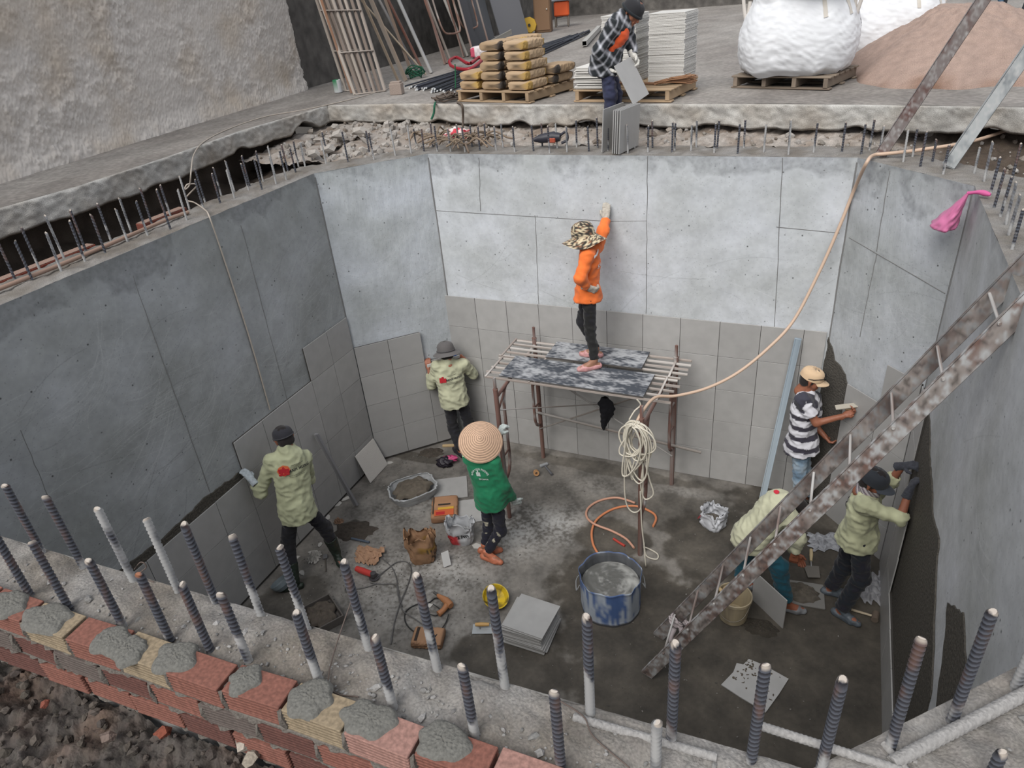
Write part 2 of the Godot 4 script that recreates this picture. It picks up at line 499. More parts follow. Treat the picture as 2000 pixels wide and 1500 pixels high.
func build_materials() -> void:
	mat("concrete", 168, 167, 166, 0.92, {"tex": noise_tex("conc", 0.012, 0.62, 1.0, 5), "bump": noise_tex("concb", 0.03, 0, 1, 5), "height": 0.8, "scale": 0.9})
	mat("rubble", 158, 153, 148, 0.95, {"vc": true, "tex": noise_tex("rub", 0.05, 0.5, 1.0, 4), "bump": noise_tex("rubb", 0.08, 0, 1, 4), "height": 0.7, "scale": 1.6})
	mat("vrough", 255, 255, 255, 0.92, {"vc": true, "tex": noise_tex("grain", 0.1, 0.72, 1.0, 4), "bump": noise_tex("grainb", 0.12, 0, 1, 3), "height": 0.25, "scale": 1.7})
	mat("vmatt", 255, 255, 255, 0.85, {"vc": true})
	mat("vsemi", 255, 255, 255, 0.5, {"vc": true})
	mat("vgloss", 255, 255, 255, 0.3, {"vc": true})
	mat("mortar", 96, 92, 86, 0.85, {"tex": noise_tex("mort", 0.05, 0.6, 1.0, 4), "bump": noise_tex("mortb", 0.06, 0, 1, 4), "height": 0.8, "scale": 1.5})
	mat("wet_mortar", 92, 87, 79, 0.75, {"tex": noise_tex("mort", 0.05, 0.6, 1.0, 4), "bump": noise_tex("mortb", 0.06, 0, 1, 4), "height": 0.6, "scale": 1.2})
	for i in 3:
		mat("tile%d" % i, [171, 167, 174][i], [170, 166, 173][i], [169, 165, 172][i], 0.38, {"tex": noise_tex("tilen", 0.015, 0.94, 1.0, 3), "scale": 0.7})
	mat("fabric", 255, 255, 255, 0.88, {"vc": true, "sheen": 0.25})
	mat("skin", 255, 255, 255, 0.55, {"vc": true})
	mat("tile_edge", 190, 187, 182, 0.7)
	mat("tile_bed", 66, 63, 60, 0.9)
	mat("seam", 118, 118, 118, 0.9)

func build_pit() -> void:
	for k in 8:
		var a: Vector2 = IN[k]
		var b: Vector2 = IN[(k + 1) % 8]
		var d := (b - a).normalized()
		var z: Vector2 = IN[(k + 7) % 8]
		var dz := (a - z).normalized()
		var n0 := Vector2(dz.y, -dz.x)
		var n1 := Vector2(d.y, -d.x)
		var hit = Geometry2D.line_intersects_line(z + n0 * THICK[(k + 7) % 8], dz, a + n1 * THICK[k], d)
		OUT.append(hit)
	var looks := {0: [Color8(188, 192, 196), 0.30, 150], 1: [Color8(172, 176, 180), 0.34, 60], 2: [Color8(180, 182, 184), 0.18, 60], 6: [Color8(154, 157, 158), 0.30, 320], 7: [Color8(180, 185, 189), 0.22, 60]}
	var cb := noise_tex("wallb", 0.02, 0, 1, 5)
	for k in 8:
		var a: Vector2 = IN[k]
		var b: Vector2 = IN[(k + 1) % 8]
		var oa: Vector2 = OUT[k]
		var ob: Vector2 = OUT[(k + 1) % 8]
		var ln := a.distance_to(b)
		var m: Material = M["concrete"]
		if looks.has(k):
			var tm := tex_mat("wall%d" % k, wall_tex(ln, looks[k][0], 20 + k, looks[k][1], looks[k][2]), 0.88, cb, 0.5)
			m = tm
		var g := MB.new()
		var inner := func(u: float, v: float) -> Vector3:
			var y := TOP * (1.0 - v)
			var q := a.lerp(b, u)
			var o := 0.004 * noi.get_noise_3d(q.x * 1.3, y * 1.3, q.y * 1.3)
			if v < 0.012 and (k == 4 or k == 3): o = 0.0
			return wall_at(k, u * ln, y, o if u > 0.001 and u < 0.999 else 0.0)
		g.grid(int(ln * 14) + 1, 48, inner)
		var face := g.mesh()
		var w := struct(face, "wall_" + SIDES[k], m)
		WALL[k] = w
		# the body behind the face: outer side and underside
		var bd := MB.new()
		bd.quad(Vector3(ob.x, 0, ob.y), Vector3(oa.x, 0, oa.y), Vector3(oa.x, TOP - 0.02, oa.y), Vector3(ob.x, TOP - 0.02, ob.y))
		bd.quad(Vector3(a.x, 0, a.y), Vector3(oa.x, 0, oa.y), Vector3(oa.x, TOP - 0.02, oa.y), Vector3(a.x, TOP - 0.02, a.y))
		bd.quad(Vector3(ob.x, 0, ob.y), Vector3(b.x, 0, b.y), Vector3(b.x, TOP - 0.02, b.y), Vector3(ob.x, TOP - 0.02, ob.y))
		put(bd.mesh(), "outer_face", M["concrete"], w)
		# the broken, dusty top of the wall
		var fine := 95.0 if k in [3, 4] else 30.0
		var tp := MB.new()
		var near := k in [3, 4]
		var top := func(u: float, v: float) -> Vector3:
			var q := a.lerp(b, u).lerp(oa.lerp(ob, u), v)
			var rough := noi.get_noise_2d(q.x * 3.0, q.y * 3.0) * 0.018 + noi2.get_noise_2d(q.x * 14.0, q.y * 14.0) * 0.006 + noi2.get_noise_2d(q.x * 40.0, q.y * 40.0) * 0.003
			var y := TOP + rough * (1.0 if v > 0.0 else 0.25)
			if near:
				y += 0.012 * sin(v * PI) - 0.05 * maxf(0.0, v - 0.75)
				if v < 0.05:
					var bite := maxf(0.0, noi2.get_noise_2d(q.x * 6.0 + 9.0, q.y * 6.0)) * 0.018
					y -= bite
			return Vector3(q.x, y, q.y)
		var topc := func(pt: Vector3, _u: float, v: float) -> Color:
			var n1 := noi.get_noise_2d(pt.x * 2.2 + 5.0, pt.z * 2.2)
			var n2 := noi.get_noise_2d(pt.x * 11.0, pt.z * 11.0 + 3.0)
			var base := S(154, 151, 148).lerp(S(128, 121, 113), clampf(0.35 + 1.1 * n1 + 0.35 * v, 0, 1))
			return base * (1.0 + 0.30 * n2)
		tp.grid(int(ln * fine), int(THICK[k] * fine), top, topc)
		put(tp.mesh(), "wall_top", M["vrough"], w)
	# floor
	floor_slab()
	seams()
	bars()

func floor_slab() -> void:
	var w := 1000
	var a := noise_bytes(w, w, 0.004, 5, 51)
	var b := noise_bytes(w, w, 0.10, 3, 52)
	var d := noise_bytes(w, w, 0.016, 5, 53)
	var e := noise_bytes(w, w, 0.4, 2, 54)
	# [x, z, radius x, radius z, strength] of dry cement dust (light) and of wet or dirty ground (dark)
	var dust := [[Vector3(1.428, 0.000, 1.546), 0.55, 0.5, 1.0], [Vector3(1.795, 0.000, 1.255), 0.5, 0.35, 1.0], [Vector3(0.982, 0.000, 2.257), 0.7, 0.5, 0.55], [Vector3(0.468, 0.000, 2.429), 0.9, 0.5, 0.45], [Vector3(0.367, -0.000, 1.344), 0.6, 0.5, 0.4], [Vector3(-0.121, 0.000, 1.689), 0.5, 0.5, 0.4], [Vector3(1.980, 0.000, 0.545), 0.5, 0.3, 0.3], [Vector3(2.947, 0.000, 0.341), 0.4, 0.15, 0.35], [Vector3(1.076, 0.000, 2.863), 0.8, 0.4, 0.35], [Vector3(0.528, 0.000, 2.917), 0.6, 0.4, 0.35]]
	var wet := [[Vector3(3.809, 0.000, 2.666), 1.6, 1.25, 1.0], [Vector3(2.709, 0.000, 2.035), 0.75, 0.6, 1.0], [Vector3(4.541, 0.000, 1.344), 0.9, 0.9, 1.0], [Vector3(4.597, 0.000, 2.727), 0.9, 0.8, 1.0], [Vector3(2.445, 0.000, 1.299), 0.45, 0.3, 0.8], [Vector3(2.029, 0.000, 3.082), 0.55, 0.35, 0.9], [Vector3(3.723, 0.000, 1.117), 0.9, 0.6, 0.8], [Vector3(4.189, 0.000, 0.225), 0.7, 0.4, 0.8], [Vector3(3.139, 0.000, 0.736), 0.9, 0.35, 0.35], [Vector3(-0.350, 0.000, 2.081), 0.22, 0.16, 0.9], [Vector3(-0.366, 0.000, 3.224), 0.4, 0.4, 0.55], [Vector3(-0.460, 0.000, 0.648), 0.5, 0.10, 0.7], [Vector3(1.994, 0.000, 0.182), 1.4, 0.12, 0.45]]
	var px := PackedByteArray()
	px.resize(w * w * 3)
	var zones := PackedFloat32Array()
	zones.resize(w * w)
	for list in [[dust, 1.0], [wet, -1.0]]:
		for q in list[0]:
			var o: Vector3 = q[0]
			var x0 := clampi(int((o.x - q[1] * 1.6 + 0.85) / 5.9 * w), 0, w - 1)
			var x1 := clampi(int((o.x + q[1] * 1.6 + 0.85) / 5.9 * w), 0, w - 1)
			var z0 := clampi(int((o.z - q[2] * 1.6 + 0.1) / 5.9 * w), 0, w - 1)
			var z1 := clampi(int((o.z + q[2] * 1.6 + 0.1) / 5.9 * w), 0, w - 1)
			for zz in range(z0, z1):
				for xx in range(x0, x1):
					var ix := zz * w + xx
					var dx: float = (xx * 5.9 / w - 0.85 - o.x) / q[1]
					var dz: float = (zz * 5.9 / w - 0.1 - o.z) / q[2]
					var r := sqrt(dx * dx + dz * dz) + (d[ix] / 255.0 - 0.5) * 0.35 + (a[ix] / 255.0 - 0.5) * 0.25
					var f: float = 0.0
					if list[1] > 0.0: f = clampf(1.1 - r, 0.0, 1.0) * q[3]
					else: f = clampf((1.0 - r) * 7.0, 0.0, 1.0) * q[3]
					if f > 0.0: zones[ix] = zones[ix] * (1.0 - f) + list[1] * f
	for i in w * w:
		var n1 := a[i] / 255.0 - 0.5
		var n2 := b[i] / 255.0 - 0.5
		var n3 := d[i] / 255.0 - 0.5
		var zn := zones[i]
		var k := 1.0 + 0.30 * n1 + 0.16 * n2 + 0.34 * n3
		var cr := 114.0
		var cg := 110.0
		var cc := 105.0
		if zn > 0.0:
			var f := zn * clampf(0.75 + 2.2 * n2 + 1.4 * n3, 0, 1)
			cr = lerpf(cr, 166, f); cg = lerpf(cg, 165, f); cc = lerpf(cc, 163, f)
		else:
			cr = lerpf(cr, 74, -zn); cg = lerpf(cg, 69, -zn); cc = lerpf(cc, 62, -zn)
		if e[i] > 215: k *= 1.12
		elif e[i] < 36: k *= 0.84
		px[i * 3] = clampi(int(cr * k), 0, 255)
		px[i * 3 + 1] = clampi(int(cg * k), 0, 255)
		px[i * 3 + 2] = clampi(int(cc * k), 0, 255)
	var tx := ImageTexture.create_from_image(Image.create_from_data(w, w, false, Image.FORMAT_RGB8, px))
	var g := MB.new()
	var f := func(u: float, v: float) -> Vector3:
		var q := Vector2(-0.85 + 5.9 * u, -0.1 + 5.9 * v)
		return Vector3(q.x, 0.004 * noi.get_noise_2d(q.x * 1.6, q.y * 1.6), q.y)
	g.grid(90, 90, f)
	var m := tex_mat("floor", tx, 0.8, noise_tex("floorb", 0.05, 0, 1, 5), 0.7)
	var fl := struct(g.mesh(), "floor", m)
	FLOOR = fl
	var sub := MB.new()
	sub.box(Vector3(2.1, -0.16, 2.85), Vector3(6.6, 0.3, 6.6))
	put(sub.mesh(), "base_slab", M["concrete"], fl)

func seam_line(k: int, s0: float, y0: float, s1: float, y1: float, wd := 0.0035, mt := "seam") -> void:
	var pts := []
	var steps := 14
	for i in steps + 1:
		var f := float(i) / steps
		pts.append(wall_at(k, lerpf(s0, s1, f) + noi2.get_noise_2d(f * 6.0, s0 * 7.0) * 0.006, lerpf(y0, y1, f), 0.0))
	var g := MB.new()
	g.tube(pts, wd, 5)
	put(g.mesh(), "formwork_seam", M[mt], WALL[k])

func sy(k: int, p3: Vector3) -> Vector2:
	var a: Vector2 = IN[k]
	var b: Vector2 = IN[(k + 1) % 8]
	return Vector2((Vector2(p3.x, p3.z) - a).dot((b - a).normalized()), p3.y)

func seams() -> void:
	var lines := [[0, Vector3(0.640, 3.603, -0.025), Vector3(0.591, 3.036, -0.025)], [0, Vector3(0.013, 3.019, -0.025), Vector3(2.042, 2.987, -0.025)], [0, Vector3(2.042, 2.987, -0.025), Vector3(2.420, 3.009, -0.025)], [0, Vector3(2.423, 3.635, -0.025), Vector3(2.432, 2.003, -0.025)], [0, Vector3(1.233, 3.017, -0.025), Vector3(1.201, 1.984, -0.025)], [0, Vector3(3.629, 3.632, -0.025), Vector3(3.726, 1.980, -0.025)], [0, Vector3(3.639, 3.006, -0.025), Vector3(4.182, 2.976, -0.025)],
		[6, Vector3(-0.815, 3.451, 3.227), Vector3(-0.815, 1.350, 3.259)], [6, Vector3(-0.815, 3.635, 2.322), Vector3(-0.815, 1.659, 2.304)], [6, Vector3(-0.815, 3.465, 2.007), Vector3(-0.815, 1.629, 2.051)], [6, Vector3(-0.815, 2.810, 4.449), Vector3(-0.815, 1.845, 4.527)]]
	for l in lines:
		var a := sy(l[0], l[1])
		var b := sy(l[0], l[2])
		seam_line(l[0], a.x, a.y, b.x, b.y)
	for l in [[1, 0.05, 2.95, 1.10, 2.80], [1, 0.38, 2.9, 0.36, 2.1], [1, 0.36, 3.6, 0.37, 2.92]]:
		seam_line(l[0], l[1], l[2], l[3], l[4], 0.004)
	for k in [0, 1, 2, 6, 7]:
		var ln: float = (IN[k] as Vector2).distance_to(IN[(k + 1) % 8])
		if k != 2: seam_line(k, ln, 0.4, ln, 3.6, 0.009)

func rebar_mesh(h: float, r: float, sides: int, pitch: float, kind: int, sd: int) -> ArrayMesh:
	var g := MB.new()
	var path := []
	var rad := []
	var cols := []
	var y := -0.04
	while y < h - pitch:
		for q in [[0.0, 0.0], [0.32, 0.0], [0.46, 0.2], [0.74, 0.2]]:
			path.append(Vector3(0, y + q[0] * pitch, 0)); rad.append(r * (1.0 + q[1]))
			cols.append(y)
		y += pitch
	path.append(Vector3(0, h - r * 0.25, 0)); rad.append(r); cols.append(h)
	path.append(Vector3(0, h, 0)); rad.append(r * 0.72); cols.append(h)
	g.tube(path, rad, sides, true, pitch * 0.3)
	var dark := S(64, 66, 73)
	var dust := S(168, 168, 168)
	var rust := S(120, 88, 72)
	for i in g.v.size():
		var yy := g.v[i].y / h
		var nn := noi2.get_noise_3d(g.v[i].x * 30.0 + sd * 3.1, g.v[i].y * 9.0, g.v[i].z * 30.0)
		var f := 0.0
		if kind == 2: f = clampf(0.85 + nn, 0, 1)
		elif kind == 1: f = clampf((0.42 + 0.35 * nn - yy) * 6.0, 0, 1)
		else: f = clampf((0.12 + 0.25 * nn - yy) * 6.0, 0, 1)
		var rib := Vector2(g.v[i].x, g.v[i].z).length() > r * 1.08
		var col := (dark * (1.9 if rib else 0.7)).lerp(rust, clampf(nn * 0.8 - 0.1, 0, 0.5)).lerp(dust, f)  # paler ribs, darker grooves: wear plus the light ribs catch, painted in
		if g.v[i].y > h - 0.002: col = S(188, 178, 168) if kind != 3 else S(150, 100, 75)
		g.c[i] = col
	return g.mesh()

func bars() -> void:
	var small := []
	for v in 4: small.append(rebar_mesh(0.27, 0.0085, 7, 0.022, [0, 1, 2, 1][v], v * 5 + 60))
	var i := 0
	for side in BARS:
		var k := SIDES.find(side)
		for q in BARS[side]:
			var o: MeshInstance3D
			if side.begins_with("near"):
				o = put(rebar_mesh(q[2], 0.0105, 10, 0.0145, q[5], i), "rebar", M["vsemi"], WALL[k])
			else:
				o = put(small[(i * 7 + i / 3) % 4], "rebar", M["vsemi"], WALL[k])
				o.scale.y = q[2] / 0.27
			o.position = Vector3(q[0], TOP - 0.01, q[1])
			var lean := 0.008 if side.begins_with("near") else 0.03
			o.rotation = Vector3(rng.randf_range(-lean, lean), rng.randf() * TAU, rng.randf_range(-lean, lean))
			i += 1
	# bars lying in the tops of the near walls, half cast in
	for l in [[4, Vector3(4.082, 3.655, 5.603), Vector3(4.381, 3.655, 5.608), 0.010], [4, Vector3(3.670, 3.655, 5.731), Vector3(4.007, 3.655, 5.716), 0.010], [3, Vector3(4.364, 3.655, 5.596), Vector3(4.661, 3.655, 5.299), 0.015], [3, Vector3(4.348, 3.650, 5.550), Vector3(4.402, 3.650, 5.610), 0.008]]:
		var g := MB.new()
		var path := []
		var rad := []
		for s in 61:
			path.append((l[1] as Vector3).lerp(l[2], s / 60.0)); rad.append(l[3] * (1.12 if s % 2 else 1.0))
		g.col = S(170, 168, 166)
		g.tube(path, rad, 8)
		put(g.mesh(), "cast_in_bar", M["vrough"], WALL[l[0]])
	# rusty loops of tying wire on the near wall
	for l in [[Vector3(2.150, 3.650, 5.718), Vector3(2.230, 3.720, 5.732), Vector3(2.242, 3.700, 5.730), Vector3(2.198, 3.660, 5.743), Vector3(2.256, 3.645, 5.736)], [Vector3(3.628, 3.660, 5.705), Vector3(3.697, 3.670, 5.732), Vector3(3.733, 3.660, 5.767), Vector3(3.831, 3.660, 5.810)], [Vector3(2.950, 3.700, 5.606), Vector3(3.028, 3.655, 5.854), Vector3(3.134, 3.655, 5.867)]]:
		var g := MB.new()
		g.col = S(96, 84, 78)
		g.tube(spline(l, 6), 0.002, 5)
		put(g.mesh(), "tie_wire", M["vmatt"], WALL[4])

func tile_mesh(w: float, h: float) -> ArrayMesh:
	var g := MB.new()
	g.box(Vector3(0, 0, -0.005), Vector3(w - 0.0045, h - 0.0045, 0.01), 0.0012)
	return g.mesh()

func lay(k: int, bs: Basis, at: Vector3, w: float, h: float, cache: Dictionary) -> void:
	var key := "%.3f_%.3f" % [w, h]
	if not cache.has(key): cache[key] = tile_mesh(w, h)
	var o := put(cache[key], "tile", M["tile%d" % (rng.randi() % 3)], WALL[k])
	o.transform = Transform3D(bs.rotated(bs.x.normalized(), rng.randf_range(-0.004, 0.004)).rotated(bs.y.normalized(), rng.randf_range(-0.004, 0.004)), at + bs.z * rng.randf_range(-0.0015, 0.0015))

func build_tiling() -> void:
	var cache := {}
	# back wall: five rows, the last column cut
	for r in 5:
		for cidx in 11:
			var w := 0.4 if cidx < 10 else 0.205
			lay(0, Basis.IDENTITY, Vector3(0.4 * cidx + w * 0.5, 1.8 - 0.4 * r, 0.0), w, 0.4, cache)
	var bed := MB.new()
	bed.box(Vector3(2.105, 0.995, -0.018), Vector3(4.19, 1.99, 0.017))
	put(bed.mesh(), "mortar_bed", M["tile_bed"], WALL[0])
	# back left wall
	var d := Vector3(0.7036, 0, -0.7106)
	var nz := Vector3(0.7106, 0, 0.7036)
	var bl := Basis(d, Vector3.UP, nz)
	var c0 := Vector3(-0.783, 0, 0.878)
	for r in 4:
		for cidx in 3:
			if cidx == 2 and r == 0: continue
			var w := 0.4 if cidx < 2 else 0.30
			lay(7, bl, c0 + d * (0.4 * cidx + w * 0.5) + Vector3(0, 1.432 - 0.4 * r, 0), w, 0.4, cache)
	var b2 := MB.new()
	b2.box(c0 + d * 0.40 + Vector3(0, 0.82, 0) - nz * 0.018, Vector3(0.79, 1.62, 0.016), 0, bl)
	b2.box(c0 + d * 0.94 + Vector3(0, 0.62, 0) - nz * 0.018, Vector3(0.30, 1.22, 0.016), 0, bl)
	put(b2.mesh(), "mortar_bed", M["tile_bed"], WALL[7])
	# left wall: two tiles in the top row, five in the next, the lower rows run on to the near end
	var ll := Basis(Vector3(0, 0, -1), Vector3.UP, Vector3(1, 0, 0))
	var rows := [2, 5, 10, 10, 10]
	for r in 5:
		for cidx in int(rows[r]):
			var w := 0.386 if cidx == 0 else 0.4
			var z0 := 0.878 if cidx == 0 else 0.864 + 0.4 * cidx
			lay(6, ll, Vector3(-0.79, 1.832 - 0.4 * r, z0 + w * 0.5), w, 0.4, cache)
	var b3 := MB.new()
	for q in [[0.878, 1.66, 1.63, 2.02], [0.878, 2.86, 1.23, 1.63], [0.878, 4.86, 0.0, 1.23]]:
		b3.box(Vector3(-0.808, (q[2] + q[3]) * 0.5, (q[0] + q[1]) * 0.5), Vector3(0.015, q[3] - q[2], q[1] - q[0]))
	put(b3.mesh(), "mortar_bed", M["tile_bed"], WALL[6])
	# back right wall: a bare column of mortar, then two columns of tiles
	var a: Vector2 = IN[1]
	var e: Vector2 = IN[2]
	var dd := (e - a).normalized()
	var br := Basis(Vector3(dd.x, 0, dd.y), Vector3.UP, Vector3(-dd.y, 0, dd.x))
	for r in 5:
		if r > 0: lay(1, br, wall_at(1, 0.54, 1.8 - 0.4 * r, 0.03), 0.4, 0.4, cache)
		lay(1, br, wall_at(1, 0.925, 1.8 - 0.4 * r, 0.03), 0.37, 0.4, cache)
	var b4 := MB.new()
	b4.box(wall_at(1, 0.54, 0.79, 0.01), Vector3(0.39, 1.58, 0.02), 0, br)
	b4.box(wall_at(1, 0.925, 0.99, 0.01), Vector3(0.36, 1.98, 0.02), 0, br)
	put(b4.mesh(), "mortar_bed", M["tile_bed"], WALL[1])
	coat(1, [Vector2(0.0, 0.0), Vector2(0.335, 0.0), Vector2(0.335, 1.56), Vector2(0.28, 1.66), Vector2(0.20, 1.72), Vector2(0.12, 1.74), Vector2(0.06, 1.86), Vector2(0.0, 1.94)], 0.012)
	# right wall: a column up the corner, the bottom row, the tile being pressed on, and the spread mortar
	var rr := Basis(Vector3(0, 0, 1), Vector3.UP, Vector3(-1, 0, 0))
	for r in 5: lay(2, rr, Vector3(4.965, 1.8 - 0.4 * r, 1.045), 0.4, 0.4, cache)
	for cidx in 6: lay(2, rr, Vector3(4.965, 0.2, 1.45 + 0.4 * cidx), 0.4, 0.4, cache)
	lay(2, rr, Vector3(4.965, 0.6, 1.45), 0.4, 0.4, cache)
	lay(2, rr, Vector3(4.965, 1.0, 1.45), 0.4, 0.4, cache)
	var b5 := MB.new()
	b5.box(Vector3(4.985, 0.99, 1.04), Vector3(0.02, 1.98, 0.4))
	b5.box(Vector3(4.985, 0.195, 2.45), Vector3(0.02, 0.39, 2.4))
	put(b5.mesh(), "mortar_bed", M["tile_bed"], WALL[2])
	coat(2, [Vector2(0.44, 0.38), Vector2(2.75, 0.38), Vector2(2.72, 0.9), Vector2(2.62, 1.40), Vector2(2.45, 1.50), Vector2(2.2, 1.62), Vector2(1.95, 1.76), Vector2(1.83, 1.88), Vector2(1.5, 1.80), Vector2(1.2, 1.86), Vector2(0.9, 1.88), Vector2(0.70, 1.96), Vector2(0.44, 2.0)], 0.010, "wet_mortar")
	coat(2, [Vector2(2.84, 0.3), Vector2(3.62, 0.3), Vector2(3.5, 0.9), Vector2(3.35, 1.5), Vector2(3.12, 2.05), Vector2(2.70, 2.14), Vector2(2.40, 1.90), Vector2(2.55, 1.78), Vector2(2.80, 1.45)], 0.008, "wet_mortar")
	coat(6, [sy(6, Vector3(-0.8, 1.2, 4.85)), sy(6, Vector3(-0.8, 1.2, 2.87)), sy(6, Vector3(-0.8, 1.30, 2.88)), sy(6, Vector3(-0.8, 1.34, 3.3)), sy(6, Vector3(-0.8, 1.30, 3.8)), sy(6, Vector3(-0.8, 1.335, 4.3)), sy(6, Vector3(-0.8, 1.31, 4.85))], 0.014, "wet_mortar")
	coat(7, [Vector2(0.06, 1.24), Vector2(0.06, 1.60), Vector2(0.12, 1.52), Vector2(0.2, 1.50), Vector2(0.3, 1.36), Vector2(0.4, 1.33), Vector2(0.4, 1.24)], 0.01)

func coat(k: int, pts: Array, depth: float, mt := "mortar") -> void:   # spread mortar with its own outline on a wall, in metres along and up
	if pts.size() < 3: return
	var a: Vector2 = IN[k]
	var b: Vector2 = IN[(k + 1) % 8]
	var d := (b - a).normalized()
	var out := []
	for i in pts.size():
		var p0: Vector2 = pts[i]
		var p1: Vector2 = pts[(i + 1) % pts.size()]
		var steps := maxi(1, int(p0.distance_to(p1) / 0.05))
		for s in steps:
			var q := p0.lerp(p1, float(s) / steps)
			if s > 0: q += Vector2(noi2.get_noise_2d(q.x * 9.0, q.y * 9.0), noi2.get_noise_2d(q.x * 9.0 + 40.0, q.y * 9.0)) * 0.018
			out.append(q)
	var g := MB.new()
	g.poly(out, Transform3D(Basis(Vector3(d.x, 0, d.y), Vector3.UP, Vector3(-d.y, 0, d.x)), wall_at(k, 0, 0, 0.001)), depth)
	put(g.mesh(), "mortar_coat", M[mt], WALL[k])

var SLABS: MeshInstance3D

func ledge(pts: Array, bottom: float, called: String, parent: Node, sd: float) -> void:   # broken edge of a slab: a rough face from the top edge down
	var lens := [0.0]
	for i in pts.size() - 1: lens.append(lens[i] + (pts[i] as Vector3).distance_to(pts[i + 1]))
	var total: float = lens[-1]
	var at := func(s: float) -> Array:
		for i in pts.size() - 1:
			if s <= lens[i + 1] or i == pts.size() - 2:
				var f: float = clampf((s - lens[i]) / (lens[i + 1] - lens[i]), 0, 1)
				var dd: Vector3 = ((pts[i + 1] as Vector3) - (pts[i] as Vector3)).normalized()
				return [(pts[i] as Vector3).lerp(pts[i + 1], f), Vector3(-dd.z, 0, dd.x)]
		return []
	var g := MB.new()
	var f := func(u: float, v: float) -> Vector3:
		var q: Array = at.call(u * total)
		var s := u * total
		var y := SLAB
		var o := 0.0
		var chip := maxf(0.0, noi2.get_noise_2d(s * 1.3 + sd, 4.0) - 0.25) * 0.30
		var deep := bottom + noi.get_noise_2d(s * 1.6, sd) * 0.035 + chip * 0.6
		if v < 0.12:
			y = SLAB - 0.012 * (v / 0.12); o = 0.015 * (v / 0.12) - 0.012
		elif v < 0.85:
			var w := (v - 0.12) / 0.73
			y = lerpf(SLAB - 0.012, deep, w)
			o = 0.003 + 0.014 * noi.get_noise_3d(s * 2.5, y * 4.0, sd) + 0.009 * noi2.get_noise_3d(s * 14.0, y * 14.0, sd)
		else:
			var w2 := (v - 0.85) / 0.15
			y = deep - 0.01 + 0.02 * w2
			o = -0.7 * w2
		return (q[0] as Vector3) * Vector3(1, 0, 1) + Vector3(0, y, 0) + (q[1] as Vector3) * o
	var cf := func(pt: Vector3, _u: float, v: float) -> Color:
		var k := 1.0 + 0.45 * noi.get_noise_3d(pt.x * 6.0, pt.y * 6.0, pt.z * 6.0)
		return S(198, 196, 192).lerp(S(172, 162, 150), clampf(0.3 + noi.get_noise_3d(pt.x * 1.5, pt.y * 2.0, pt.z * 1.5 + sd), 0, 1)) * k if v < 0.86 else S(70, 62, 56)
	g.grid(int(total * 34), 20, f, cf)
	put(g.mesh(), called, M["vrough"], parent)

